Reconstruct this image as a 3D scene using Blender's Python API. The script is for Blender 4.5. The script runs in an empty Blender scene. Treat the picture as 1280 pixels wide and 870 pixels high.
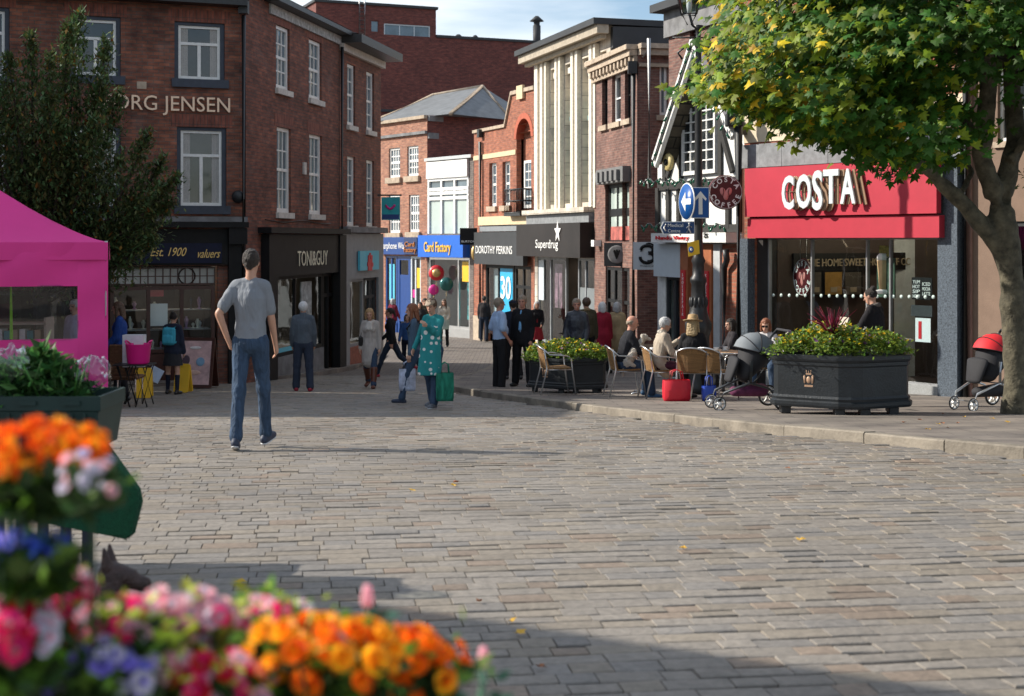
import bpy, math, random
import numpy as np
from mathutils import Vector, Matrix
R = math.radians
random.seed(11)
rng = np.random.default_rng(5)
scene = bpy.context.scene
COL = scene.collection
FOC = 1777.8
CZ = 1.6
# ------------------------------------------------------------------ lie of the land
HP = [(-40, 1.5), (0, 1.6), (5, 1.66), (9, 1.75), (13, 1.92), (18, 2.28), (22.5, 2.62), (28, 2.95), (34, 3.24), (40, 3.47), (50, 3.75), (55, 3.93), (62, 4.05), (80, 4.3), (130, 4.6), (700, 5)]
def HH(y):
    if y <= HP[0][0]: return HP[0][1]
    for (a, b), (c, d) in zip(HP, HP[1:]):
        if y <= c: return b + (d-b)*(y-a)/(c-a)
    return HP[-1][1]
def gz(y): return CZ - HH(y)
def ground_d(py):
    lo, hi = 1.0, 300.0
    for _ in range(60):
        m = (lo+hi)/2
        if FOC*HH(m)/m > py-300: lo = m
        else: hi = m
    return lo
def PX(px, d): return (px-640)*d/FOC
def PT(px, py, d): return Vector((PX(px, d), d, CZ+(300-py)*d/FOC))
# ------------------------------------------------------------------ materials
MATS = {}
def new_mat(name):
    m = bpy.data.materials.new(name); m.use_nodes = True
    nt = m.node_tree; b = nt.nodes['Principled BSDF']
    return m, nt, b
def mat(name, col, rough=.6, metal=0., var=.15, scale=6., bump=.0, bscale=60., spec=.5, coat=0.):
    if name in MATS: return MATS[name]
    m, nt, b = new_mat(name)
    N = nt.nodes; L = nt.links
    b.inputs['Roughness'].default_value = rough
    b.inputs['Metallic'].default_value = metal
    b.inputs['Specular IOR Level'].default_value = spec
    if coat: b.inputs['Coat Weight'].default_value = coat
    tc = N.new('ShaderNodeTexCoord')
    if var > 0:
        nz = N.new('ShaderNodeTexNoise'); nz.inputs['Scale'].default_value = scale; nz.inputs['Detail'].default_value = 5; nz.inputs['Roughness'].default_value = .65
        L.new(tc.outputs['Object'], nz.inputs['Vector'])
        cr = N.new('ShaderNodeValToRGB')
        cr.color_ramp.elements[0].position = .3; cr.color_ramp.elements[1].position = .7
        cr.color_ramp.elements[0].color = (*[c*(1-var) for c in col], 1)
        cr.color_ramp.elements[1].color = (*[min(1, c*(1+var)) for c in col], 1)
        L.new(nz.outputs['Fac'], cr.inputs['Fac']); L.new(cr.outputs['Color'], b.inputs['Base Color'])
    else: b.inputs['Base Color'].default_value = (*col, 1)
    if bump > 0:
        n2 = N.new('ShaderNodeTexNoise'); n2.inputs['Scale'].default_value = bscale; n2.inputs['Detail'].default_value = 4
        bp = N.new('ShaderNodeBump'); bp.inputs['Strength'].default_value = bump; bp.inputs['Distance'].default_value = .02
        L.new(tc.outputs['Object'], n2.inputs['Vector']); L.new(n2.outputs['Fac'], bp.inputs['Height']); L.new(bp.outputs['Normal'], b.inputs['Normal'])
    MATS[name] = m
    return m
def brick_mat(name, c1, c2, mortar, bw=.225, rh=.075, ms=.009, stain=.5, white=.0, bump=.5, offset=.5):
    if name in MATS: return MATS[name]
    m, nt, b = new_mat(name); N = nt.nodes; L = nt.links
    uv = N.new('ShaderNodeUVMap'); uv.uv_map = 'UVMap'
    br = N.new('ShaderNodeTexBrick'); br.offset = offset
    br.inputs['Scale'].default_value = 1; br.inputs['Brick Width'].default_value = bw; br.inputs['Row Height'].default_value = rh
    br.inputs['Mortar Size'].default_value = ms; br.inputs['Mortar Smooth'].default_value = .3; br.inputs['Bias'].default_value = -.1
    br.inputs['Color1'].default_value = (*c1, 1); br.inputs['Color2'].default_value = (*c2, 1); br.inputs['Mortar'].default_value = (*mortar, 1)
    L.new(uv.outputs['UV'], br.inputs['Vector'])
    nz = N.new('ShaderNodeTexNoise'); nz.inputs['Scale'].default_value = .9; nz.inputs['Detail'].default_value = 8; nz.inputs['Roughness'].default_value = .72
    L.new(uv.outputs['UV'], nz.inputs['Vector'])
    cr = N.new('ShaderNodeValToRGB'); cr.color_ramp.elements[0].position = .36; cr.color_ramp.elements[1].position = .66
    g = 1-stain
    cr.color_ramp.elements[0].color = (g, g, g*1.03, 1); cr.color_ramp.elements[1].color = (1, 1, 1, 1)
    L.new(nz.outputs['Fac'], cr.inputs['Fac'])
    mx = N.new('ShaderNodeMix'); mx.data_type = 'RGBA'; mx.blend_type = 'MULTIPLY'; mx.inputs[0].default_value = 1
    L.new(br.outputs['Color'], mx.inputs[6]); L.new(cr.outputs['Color'], mx.inputs[7])
    # per brick variation at the scale of a single brick
    mp = N.new('ShaderNodeMapping'); mp.inputs['Scale'].default_value = (1/bw, 1/rh, 1); L.new(uv.outputs['UV'], mp.inputs['Vector'])
    wn = N.new('ShaderNodeTexNoise'); wn.inputs['Scale'].default_value = .8; wn.inputs['Detail'].default_value = 2; L.new(mp.outputs['Vector'], wn.inputs['Vector'])
    c3 = N.new('ShaderNodeValToRGB'); c3.color_ramp.elements[0].position = .3; c3.color_ramp.elements[1].position = .72
    c3.color_ramp.elements[0].color = (.55, .53, .55, 1); c3.color_ramp.elements[1].color = (1.25, 1.2, 1.15, 1)
    L.new(wn.outputs['Fac'], c3.inputs['Fac'])
    m2 = N.new('ShaderNodeMix'); m2.data_type = 'RGBA'; m2.blend_type = 'MULTIPLY'; m2.inputs[0].default_value = .9
    L.new(mx.outputs[2], m2.inputs[6]); L.new(c3.outputs['Color'], m2.inputs[7])
    out = m2.outputs[2]
    if white > 0:
        n4 = N.new('ShaderNodeTexNoise'); n4.inputs['Scale'].default_value = 1.7; n4.inputs['Detail'].default_value = 7; L.new(uv.outputs['UV'], n4.inputs['Vector'])
        c4 = N.new('ShaderNodeValToRGB'); c4.color_ramp.elements[0].position = .55; c4.color_ramp.elements[1].position = .85
        c4.color_ramp.elements[1].color = (white, white, white, 1)
        L.new(n4.outputs['Fac'], c4.inputs['Fac'])
        m3 = N.new('ShaderNodeMix'); m3.data_type = 'RGBA'; L.new(c4.outputs['Color'], m3.inputs[0]); L.new(out, m3.inputs[6]); m3.inputs[7].default_value = (.45, .38, .34, 1)
        out = m3.outputs[2]
    L.new(out, b.inputs['Base Color'])
    b.inputs['Roughness'].default_value = .85
    bp = N.new('ShaderNodeBump'); bp.inputs['Strength'].default_value = bump; bp.inputs['Distance'].default_value = .01
    iv = N.new('ShaderNodeMath'); iv.operation = 'SUBTRACT'; iv.inputs[0].default_value = 1; L.new(br.outputs['Fac'], iv.inputs[1])
    ad = N.new('ShaderNodeMath'); ad.operation = 'ADD'; L.new(iv.outputs[0], ad.inputs[0]); L.new(wn.outputs['Fac'], ad.inputs[1])
    L.new(ad.outputs[0], bp.inputs['Height']); L.new(bp.outputs['Normal'], b.inputs['Normal'])
    MATS[name] = m
    return m
def glass_mat(name, tint=(.9, .95, .95), refl=1.0):
    m, nt, b = new_mat(name); N = nt.nodes; L = nt.links
    N.remove(b); out = N['Material Output']
    tr = N.new('ShaderNodeBsdfTransparent'); tr.inputs['Color'].default_value = (*tint, 1)
    gl = N.new('ShaderNodeBsdfGlossy'); gl.inputs['Roughness'].default_value = .02
    fr = N.new('ShaderNodeFresnel'); fr.inputs['IOR'].default_value = 1.5
    mu = N.new('ShaderNodeMath'); mu.operation = 'MULTIPLY_ADD'; mu.inputs[1].default_value = 1.5*refl; mu.inputs[2].default_value = .02
    tc = N.new('ShaderNodeTexCoord'); nz = N.new('ShaderNodeTexNoise'); nz.inputs['Scale'].default_value = .9
    bp = N.new('ShaderNodeBump'); bp.inputs['Strength'].default_value = .15; bp.inputs['Distance'].default_value = .05
    L.new(tc.outputs['Object'], nz.inputs['Vector']); L.new(nz.outputs['Fac'], bp.inputs['Height']); L.new(bp.outputs['Normal'], gl.inputs['Normal'])
    mx = N.new('ShaderNodeMixShader')
    L.new(fr.outputs[0], mu.inputs[0]); ge = N.new('ShaderNodeNewGeometry'); iv = N.new('ShaderNodeMath'); iv.operation = 'SUBTRACT'; iv.inputs[0].default_value = 1; L.new(ge.outputs['Backfacing'], iv.inputs[1]); m5 = N.new('ShaderNodeMath'); m5.operation = 'MULTIPLY'; L.new(iv.outputs[0], m5.inputs[0]); L.new(mu.outputs[0], m5.inputs[1]); L.new(m5.outputs[0], mx.inputs[0]); L.new(tr.outputs[0], mx.inputs[1]); L.new(gl.outputs[0], mx.inputs[2])
    L.new(mx.outputs[0], out.inputs['Surface'])
    return m
def leaf_mat(name, col, trans=.35, rough=.55):
    m, nt, b = new_mat(name); N = nt.nodes; L = nt.links
    out = N['Material Output']
    geo = N.new('ShaderNodeNewGeometry')
    hs = N.new('ShaderNodeHueSaturation'); hs.inputs['Color'].default_value = (*col, 1)
    mr = N.new('ShaderNodeMapRange'); mr.inputs[3].default_value = .6; mr.inputs[4].default_value = 1.5
    L.new(geo.outputs['Random Per Island'], mr.inputs[0]); L.new(mr.outputs[0], hs.inputs['Value'])
    mh = N.new('ShaderNodeMapRange'); mh.inputs[3].default_value = .475; mh.inputs[4].default_value = .515
    L.new(geo.outputs['Random Per Island'], mh.inputs[0]); L.new(mh.outputs[0], hs.inputs['Hue'])
    L.new(hs.outputs[0], b.inputs['Base Color']); b.inputs['Roughness'].default_value = rough
    b.inputs['Specular IOR Level'].default_value = .35
    tl = N.new('ShaderNodeBsdfTranslucent'); L.new(hs.outputs[0], tl.inputs['Color'])
    mx = N.new('ShaderNodeMixShader'); mx.inputs[0].default_value = trans
    L.new(b.outputs[0], mx.inputs[1]); L.new(tl.outputs[0], mx.inputs[2]); L.new(mx.outputs[0], out.inputs['Surface'])
    return m
def flow_mat(name, col, trans=.45): return leaf_mat(name, col, trans, .5)

# ------------------------------------------------------------------ mesh builder
def frame_for(d):
    d = d.normalized()
    a = Vector((0, 0, 1)) if abs(d.z) < .92 else Vector((1, 0, 0))
    u = d.cross(a).normalized(); return u, u.cross(d).normalized()
class MB:
    def __init__(s): s.v = []; s.f = []; s.m = []; s.sm = []; s.cur = 0; s.M = None
    def add(s, vs, fs, smooth=False):
        o = len(s.v)
        if s.M is not None: vs = [s.M @ Vector(v) for v in vs]
        s.v += [tuple(v) for v in vs]
        for f in fs: s.f.append(tuple(i+o for i in f)); s.m.append(s.cur); s.sm.append(smooth)
    def quad(s, a, b, c, d): s.add([a, b, c, d], [(0, 1, 2, 3)])
    def poly(s, pts): s.add(pts, [tuple(range(len(pts)))])
    def box(s, c, size, rot=None, bev=0.):
        x, y, z = [t/2 for t in size]
        if bev > 0 and min(x, y, z) > bev*1.01:
            k = bev; vs = []; 
            for sx in (-1, 1):
                for sy in (-1, 1):
                    for sz in (-1, 1):
                        vs += [(sx*(x-k), sy*(y-k), sz*z), (sx*(x-k), sy*y, sz*(z-k)), (sx*x, sy*(y-k), sz*(z-k))]
            import bmesh
            bm = bmesh.new(); [bm.verts.new(v) for v in vs]; bmesh.ops.convex_hull(bm, input=bm.verts)
            bm.verts.ensure_lookup_table(); bm.verts.index_update()
            vs = [v.co.copy() for v in bm.verts]; fs = [[v.index for v in f.verts] for f in bm.faces]; bm.free()
        else:
            vs = [Vector((sx*x, sy*y, sz*z)) for sx in (-1, 1) for sy in (-1, 1) for sz in (-1, 1)]
            fs = [(0, 1, 3, 2), (4, 6, 7, 5), (0, 4, 5, 1), (2, 3, 7, 6), (0, 2, 6, 4), (1, 5, 7, 3)]
        if rot is not None: vs = [rot @ Vector(v) for v in vs]
        c = Vector(c); s.add([Vector(v)+c for v in vs], fs)
    def hexa(s, p):   # 8 corners: bottom 4 ccw, top 4 ccw
        s.add(p, [(0, 3, 2, 1), (4, 5, 6, 7), (0, 1, 5, 4), (1, 2, 6, 5), (2, 3, 7, 6), (3, 0, 4, 7)])
    def tube(s, pts, r, n=8, cap=True, flat=None, smooth=True):
        pts = [Vector(p) for p in pts]
        if not hasattr(r, '__len__'): r = [r]*len(pts)
        vs = []; fs = []; u = None
        for i, p in enumerate(pts):
            d = (pts[min(i+1, len(pts)-1)]-pts[max(i-1, 0)]).normalized()
            if u is None: u, w = frame_for(d)
            else:
                u = (u - d*u.dot(d)).normalized(); w = d.cross(u)
            for k in range(n):
                a = 2*math.pi*k/n
                vs.append(p+u*math.cos(a)*r[i]+w*math.sin(a)*r[i])
        for i in range(len(pts)-1):
            for k in range(n): fs.append((i*n+k, i*n+(k+1) % n, (i+1)*n+(k+1) % n, (i+1)*n+k))
        if cap: fs.append(tuple(range(n-1, -1, -1))); fs.append(tuple((len(pts)-1)*n+k for k in range(n)))
        s.add(vs, fs, smooth)
    def lathe(s, prof, c, n=16, axis=None, sx=1., sy=1., smooth=True):
        c = Vector(c); vs = []; fs = []
        A = axis if axis is not None else Matrix.Identity(3)
        for r, z in prof:
            for k in range(n):
                a = 2*math.pi*k/n; vs.append(A @ Vector((r*math.cos(a)*sx, r*math.sin(a)*sy, z))+c)
        for i in range(len(prof)-1):
            for k in range(n): fs.append((i*n+k, i*n+(k+1) % n, (i+1)*n+(k+1) % n, (i+1)*n+k))
        fs.append(tuple(range(n-1, -1, -1))); fs.append(tuple((len(prof)-1)*n+k for k in range(n)))
        s.add(vs, fs, smooth)
    def ball(s, c, r, n=10, m=7, rot=None):
        if not hasattr(r, '__len__'): r = (r, r, r)
        vs = []; fs = []; c = Vector(c)
        for i in range(m+1):
            t = math.pi*i/m
            for k in range(n):
                a = 2*math.pi*k/n
                v = Vector((r[0]*math.sin(t)*math.cos(a), r[1]*math.sin(t)*math.sin(a), r[2]*math.cos(t)))
                if rot is not None: v = rot @ v
                vs.append(v+c)
        for i in range(m):
            for k in range(n): fs.append((i*n+k, (i+1)*n+k, (i+1)*n+(k+1) % n, i*n+(k+1) % n))
        s.add(vs, fs, True)
    def rcone(s, a, b, ra, rb, lat=None, ka=1., kb=1., n=12, caps=3):
        """rounded cone from a to b; lat = lateral axis whose radius is multiplied by ka / kb"""
        a = Vector(a); b = Vector(b); d = b-a; Ln = d.length
        if Ln < 1e-5: d = Vector((0, 0, 1)); Ln = 1e-5
        d.normalize()
        if lat is None: u, w = frame_for(d)
        else:
            u = Vector(lat); u = (u-d*u.dot(d)).normalized(); w = d.cross(u)
        rings = []
        for i in range(caps+1):
            t = math.pi/2*i/caps; rings.append((-ra*math.cos(t), max(ra*math.sin(t), .0004), ka))
        for i in range(caps+1):
            t = math.pi/2*i/caps; rings.append((Ln+rb*math.sin(t), max(rb*math.cos(t), .0004), kb))
        vs = []; fs = []
        for (h, r, k) in rings:
            for q in range(n):
                t = 2*math.pi*q/n; vs.append(a+d*h+u*math.cos(t)*r*k+w*math.sin(t)*r)
        for i in range(len(rings)-1):
            for q in range(n): fs.append((i*n+q, i*n+(q+1) % n, (i+1)*n+(q+1) % n, (i+1)*n+q))
        fs.append(tuple(range(n-1, -1, -1))); fs.append(tuple((len(rings)-1)*n+q for q in range(n)))
        s.add(vs, fs, True)
def mesh_from(mb, name):
    me = bpy.data.meshes.new(name)
    me.from_pydata(mb.v, [], mb.f); me.update()
    me.polygons.foreach_set('material_index', mb.m); me.polygons.foreach_set('use_smooth', mb.sm)
    me.validate(); return me
def add_uv(me):
    n = len(me.loops)
    if n == 0: return
    co = np.empty(len(me.vertices)*3, 'f'); me.vertices.foreach_get('co', co); co = co.reshape(-1, 3)
    vi = np.empty(n, 'i'); me.loops.foreach_get('vertex_index', vi)
    nm = np.empty(len(me.polygons)*3, 'f'); me.polygons.foreach_get('normal', nm); nm = nm.reshape(-1, 3)
    lt = np.empty(len(me.polygons), 'i'); me.polygons.foreach_get('loop_total', lt)
    ln = np.repeat(nm, lt, axis=0); p = co[vi]
    h = np.sqrt(ln[:, 0]**2+ln[:, 1]**2)+1e-9
    tx, ty = -ln[:, 1]/h, ln[:, 0]/h
    flat = np.abs(ln[:, 2]) > .8
    # slope direction length for sloping faces
    u = p[:, 0]*tx+p[:, 1]*ty; v = p[:, 2]/np.maximum(h, .2)
    u = np.where(flat, p[:, 0], u); v = np.where(flat, p[:, 1], v)
    uv = np.stack([u, v], 1).astype('f')
    l = me.uv_layers.new(name='UVMap'); l.data.foreach_set('uv', uv.ravel())
ORG = {}
def empty(name, loc, label=None, cat=None, group=None, rz=0.):
    o = bpy.data.objects.new(name, None); o.empty_display_size = .2; COL.objects.link(o); o.location = loc; o.rotation_euler[2] = rz
    ORG[o.name] = Vector(loc)
    tag(o, label, cat, group); return o
def tag(o, label=None, cat=None, group=None, kind=None):
    if label: o['label'] = label
    if cat: o['category'] = cat
    if group: o['group'] = group
    if kind: o['kind'] = kind
    return o
def link(name, mb, mats, parent=None, local=False, label=None, cat=None, group=None, kind=None, loc=None, uv=True):
    """mesh in world coordinates (or in the parent's own coordinates when local)"""
    if not isinstance(mats, (list, tuple)): mats = [mats]
    me = mb if isinstance(mb, bpy.types.Mesh) else mesh_from(mb, name)
    if uv: add_uv(me)
    for m in mats: me.materials.append(m)
    o = bpy.data.objects.new(name, me); COL.objects.link(o)
    if parent is not None:
        o.parent = parent; org = ORG[parent.name]
        if not local: me.transform(Matrix.Translation(-org))
        ORG[o.name] = org
    else:
        if loc is None:
            vs = [v.co for v in me.vertices]
            loc = Vector((sum(v.x for v in vs)/len(vs), sum(v.y for v in vs)/len(vs), min(v.z for v in vs)))
        if not local: me.transform(Matrix.Translation(-Vector(loc)))
        o.location = loc; ORG[o.name] = Vector(loc)
    tag(o, label, cat, group, kind); return o
def copy_tree(o, parent=None):
    c = o.copy(); COL.objects.link(c); c.parent = parent
    for ch in list(o.children): copy_tree(ch, c)
    return c
def text_mb(mb, txt, M, size=1., extrude=.01, width=None, shear=0., bold=0., align='CENTER'):
    cu = bpy.data.curves.new('t', 'FONT'); cu.body = txt; cu.size = size; cu.extrude = extrude; cu.align_x = align; cu.shear = shear; cu.offset = bold; cu.resolution_u = 3
    o = bpy.data.objects.new('t', cu); COL.objects.link(o)
    dg = bpy.context.evaluated_depsgraph_get(); me = bpy.data.meshes.new_from_object(o.evaluated_get(dg))
    vs = [v.co.copy() for v in me.vertices]; fs = [tuple(p.vertices) for p in me.polygons]
    bpy.data.objects.remove(o); bpy.data.curves.remove(cu); bpy.data.meshes.remove(me)
    if not vs: return
    if width:
        x0 = min(v.x for v in vs); x1 = max(v.x for v in vs); k = width/(x1-x0); c = (x0+x1)/2
        vs = [Vector(((v.x-c)*k, v.y, v.z)) for v in vs]
    mb.add([M @ v for v in vs], fs)

# ------------------------------------------------------------------ facades
class Fac:
    """vertical plane seen between two picture columns; lines on it run to a vanishing column"""
    def __init__(s, pa, pb, da=None, xv=0, db=None, A=None, B=None):
        if A is None:
            db = da*(pa-xv)/(pb-xv) if db is None else db
            A = Vector((PX(pa, da), da, 0)); B = Vector((PX(pb, db), db, 0))
        s.A = A; s.B = B; s.L = (B-A).length; s.u = (B-A).normalized()
        n = Vector((s.u.y, -s.u.x, 0)); s.n = n
    def sd(s, px):
        k = (px-640)/FOC
        # A.x+t*u.x = k*(A.y+t*u.y)
        t = (k*s.A.y-s.A.x)/(s.u.x-k*s.u.y); return t, s.A.y+t*s.u.y
    def s(s_, px): return s_.sd(px)[0]
    def z(s, px, py): return CZ+(300-py)*s.sd(px)[1]/FOC
    def p(s, t, z, o=0.): q = s.A+s.u*t+s.n*o; return Vector((q.x, q.y, z))
    def box(s, mb, t0, t1, z0, z1, o0, o1):
        mb.hexa([s.p(t0, z0, o1), s.p(t1, z0, o1), s.p(t1, z0, o0), s.p(t0, z0, o0), s.p(t0, z1, o1), s.p(t1, z1, o1), s.p(t1, z1, o0), s.p(t0, z1, o0)])
    def rect(s, pa, pb, ya, yb):
        pm = (pa+pb)/2
        return s.s(pa), s.s(pb), s.z(pm, yb), s.z(pm, ya)
    def wall(s, mb, t0, t1, z0, z1, holes=(), rev=.14):
        ts = sorted(set([t0, t1]+[min(max(h[k], t0), t1) for h in holes for k in (0, 1)])); zs = sorted(set([z0, z1]+[min(max(h[k], z0), z1) for h in holes for k in (2, 3)]))
        for a, b in zip(ts, ts[1:]):
            for c, d in zip(zs, zs[1:]):
                if b-a < 1e-4 or d-c < 1e-4: continue
                tm, zm = (a+b)/2, (c+d)/2
                if any(h[0] < tm < h[1] and h[2] < zm < h[3] for h in holes): continue
                mb.quad(s.p(a, c), s.p(b, c), s.p(b, d), s.p(a, d))
        for h in holes:
            a, b, c, d = h[:4]
            mb.quad(s.p(a, c), s.p(a, c, -rev), s.p(a, d, -rev), s.p(a, d)); mb.quad(s.p(b, c, -rev), s.p(b, c), s.p(b, d), s.p(b, d, -rev))
            mb.quad(s.p(a, c, -rev), s.p(a, c), s.p(b, c), s.p(b, c, -rev)); mb.quad(s.p(a, d), s.p(a, d, -rev), s.p(b, d, -rev), s.p(b, d))
    def shell(s, mb, t0, t1, z0, z1, depth, top=True, left=True, right=True):
        if left: mb.quad(s.p(t0, z0, -depth), s.p(t0, z0), s.p(t0, z1), s.p(t0, z1, -depth))
        if right: mb.quad(s.p(t1, z0), s.p(t1, z0, -depth), s.p(t1, z1, -depth), s.p(t1, z1))
        mb.quad(s.p(t1, z0, -depth), s.p(t0, z0, -depth), s.p(t0, z1, -depth), s.p(t1, z1, -depth))
        if top: mb.quad(s.p(t0, z1-.01), s.p(t1, z1-.01), s.p(t1, z1-.01, -depth), s.p(t0, z1-.01, -depth))
    def tm(s, t, z, o=.02):     # matrix that lays flat text onto the facade
        M = Matrix.Identity(4); q = s.p(t, z, o)
        for i in range(3): M[i][0] = s.u[i]; M[i][1] = (0, 0, 1)[i]; M[i][2] = s.n[i]; M[i][3] = q[i]
        return M
    def text(s, mb, txt, pa, pb, ya, yb, o=.02, ext=.01, shear=0., bold=0.):
        a, b, c, d = s.rect(pa, pb, ya, yb)
        text_mb(mb, txt, s.tm((a+b)/2, c, o), size=(d-c)/.72, extrude=ext, width=b-a, shear=shear, bold=bold)
def window(f, parent, r, cols, rows, fm, pm, sill=None, rev=.14, bar=.022, frame=.05, midrail=True, cross=False, label=None, curtain=None):
    a, b, c, d = r; mb = MB(); o1, o0 = -rev+.075, -rev+.01
    f.box(mb, a, a+frame, c, d, o0, o1); f.box(mb, b-frame, b, c, d, o0, o1)
    f.box(mb, a+frame, b-frame, d-frame, d, o0, o1); f.box(mb, a+frame, b-frame, c, c+frame*1.2, o0, o1)
    ia, ib, ic, id_ = a+frame, b-frame, c+frame*1.2, d-frame
    if cross:
        zt = ic+(id_-ic)*.68
        f.box(mb, ia, ib, zt-.03, zt+.03, o0, o1-.005); f.box(mb, (ia+ib)/2-.035, (ia+ib)/2+.035, ic, zt-.03, o0, o1-.01)
    else:
        for k in range(1, cols):
            t = ia+(ib-ia)*k/cols; f.box(mb, t-bar/2, t+bar/2, ic, id_, o0, o1-.02)
        for k in range(1, rows):
            t = ic+(id_-ic)*k/rows; w = bar if not (midrail and k == rows//2) else bar*2.2
            f.box(mb, ia, ib, t-w/2, t+w/2, o0, o1-.024 if w == bar else o1-.012)
    w = link('window', mb, fm, parent, label=label)
    g = MB(); f.box(g, ia-.01, ib+.01, ic-.01, id_+.01, o0+.005, o0+.02); link('pane', g, pm, w)
    if sill:
        sm, h, out, ext = sill
        g = MB(); f.box(g, a-ext, b+ext, c-h, c-.002, -rev+.02, out); link('sill', g, sm, w)
    if curtain:
        g = MB(); n = 10
        for side in (0, 1):
            wd = (b-a)*.2
            for k in range(n):
                t = (a+.03+wd*k/n) if side == 0 else (b-.03-wd*(k+1)/n)
                f.box(g, t, t+wd/n*.8, c+.05, d-.05, o0+.021+(k % 2)*.005, o0+.026+(k % 2)*.005)
        link('curtain', g, curtain, w)
    return w
# ------------------------------------------------------------------ palette
BR_OLD = brick_mat('old red brick', (.36, .13, .075), (.20, .078, .055), (.15, .115, .095), stain=.6, white=.22)
BR_TG = brick_mat('plum red brick', (.33, .112, .066), (.185, .070, .050), (.13, .095, .082), stain=.5, white=.12)
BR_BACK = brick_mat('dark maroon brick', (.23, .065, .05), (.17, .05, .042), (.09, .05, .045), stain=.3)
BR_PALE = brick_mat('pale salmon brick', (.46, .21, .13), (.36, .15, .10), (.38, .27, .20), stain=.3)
BR_ORANGE = brick_mat('orange red brick', (.42, .135, .07), (.32, .10, .06), (.30, .19, .13), stain=.3)
BR_BROWN = brick_mat('brown brick', (.27, .13, .10), (.175, .082, .068), (.27, .20, .16), stain=.45, white=.2)
BR_GREY = brick_mat('grey brick', (.20, .17, .15), (.14, .12, .11), (.3, .27, .24), stain=.3)
FAIENCE = brick_mat('cream glazed tile', (.72, .67, .56), (.65, .60, .50), (.30, .27, .22), bw=.62, rh=.42, ms=.012, stain=.22, bump=.15, offset=0)
SLATE = brick_mat('slate roof', (.13, .14, .15), (.10, .11, .12), (.05, .05, .055), bw=.3, rh=.22, ms=.012, stain=.35)
STONESLATE = brick_mat('stone slate roof', (.16, .14, .10), (.10, .095, .07), (.03, .03, .025), bw=.42, rh=.28, ms=.02, stain=.5, bump=1.)
TERRA = mat('terracotta brickwork', (.30, .10, .065), .85, var=.3, scale=9, bump=.4)
SOLDIER = brick_mat('gauged brick', (.30, .10, .065), (.24, .08, .055), (.12, .08, .065), bw=.075, rh=.225, ms=.008, stain=.3, offset=0)
STONE = mat('weathered sandstone', (.40, .32, .24), .85, var=.3, scale=5, bump=.3)
STONE_G = mat('grey painted stone', (.17, .17, .175), .8, var=.35, scale=3, bump=.2)
CREAM = mat('cream render', (.62, .52, .38), .8, var=.12, scale=3)
BUFF = mat('buff band stone', (.60, .47, .30), .8, var=.12)
WHITEP = mat('white gloss paint', (.74, .74, .72), .45, var=.08, scale=12)
WHITES = mat('old white sill paint', (.55, .52, .48), .7, var=.2, scale=10)
NAVYP = mat('dark blue window surround', (.030, .040, .062), .55, var=.25, scale=8)
BLACKP = mat('black shopfront paint', (.010, .010, .011), .55, var=.3, scale=4, spec=.2)
BLACKM = mat('black metal paint', (.016, .017, .019), .42, var=.3, scale=14, bump=.15, bscale=80)
NAVYS = mat('navy signboard', (.008, .011, .035), .5, var=.2, spec=.2)
DKWOOD = mat('dark stained mahogany', (.055, .016, .010), .4, var=.3, scale=8)
GREYP = mat('grey shopfront paint', (.22, .235, .25), .5, var=.15, scale=3)
GREYD = mat('charcoal fascia', (.045, .048, .052), .6, var=.12, scale=2, spec=.2)
LEAD = mat('lead flashing', (.20, .21, .22), .6, var=.3, scale=6, bump=.2, bscale=9)
REDS = mat('red fascia panel', (.45, .028, .052), .42, var=.10, scale=1.6)
GRANITE = mat('speckled grey granite', (.085, .105, .13), .35, var=.7, scale=38)
RENDER_B = mat('brown rendered wall', (.20, .135, .10), .9, var=.15, scale=2, bump=.2)
GOLD = mat('gilt lettering', (.62, .42, .16), .35, metal=.6, var=.1)
CREAML = mat('cream lettering', (.72, .68, .52), .5, var=.05)
LETW = mat('white lettering', (.82, .82, .80), .5, var=.03)
GJL = mat('pale bronze lettering', (.80, .58, .42), .4, metal=.2, var=.08)
BLUEF = mat('bright blue fascia', (.004, .12, .56), .35, var=.06)
BLUED = mat('deep blue fascia', (.006, .05, .22), .35, var=.08)
YEL = mat('yellow vinyl', (.80, .47, .02), .5, var=.05)
TEAL = mat('teal paint', (.02, .40, .44), .5, var=.1)
SIGNBLUE = mat('road sign blue', (.005, .085, .33), .35, var=.04)
CYAN = mat('cyan sign panel', (.10, .50, .65), .4, var=.05)
PINKV = mat('magenta vinyl', (.65, .02, .25), .4, var=.1)
REDV = mat('red vinyl', (.60, .02, .03), .4, var=.08)
SUPERB = mat('brown black fascia', (.022, .018, .017), .5, var=.25, scale=1, spec=.2)
PALEG = mat('pale sign grey', (.50, .56, .60), .5, var=.05)
MAROON = mat('maroon sign disc', (.085, .008, .012), .4, var=.06)
PINKL = mat('dusty pink emblem', (.60, .22, .20), .5, var=.05)
ALU = mat('brushed aluminium', (.62, .63, .64), .28, metal=.85, var=.06)
PANE = mat('dark window glass', (.022, .027, .030), .04, var=.5, scale=1.5, spec=.8)
PANEB = mat('blue grey window glass', (.10, .14, .17), .05, var=.4, scale=1.2, spec=.8)
PANEL_ = mat('pale blinded window glass', (.34, .36, .35), .08, var=.3, scale=1.5, spec=.6)
PANET = mat('pale green glazing panel', (.42, .50, .47), .12, var=.1, scale=1, spec=.6)
CURT = mat('net curtain', (.45, .44, .42), .9, var=.1)
GLASS = glass_mat('shop glass')
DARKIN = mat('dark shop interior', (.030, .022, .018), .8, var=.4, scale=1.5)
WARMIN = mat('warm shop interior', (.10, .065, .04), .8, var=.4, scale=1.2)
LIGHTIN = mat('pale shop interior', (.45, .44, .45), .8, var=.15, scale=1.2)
PAPER = mat('white paper', (.75, .76, .78), .7, var=.03)

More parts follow.
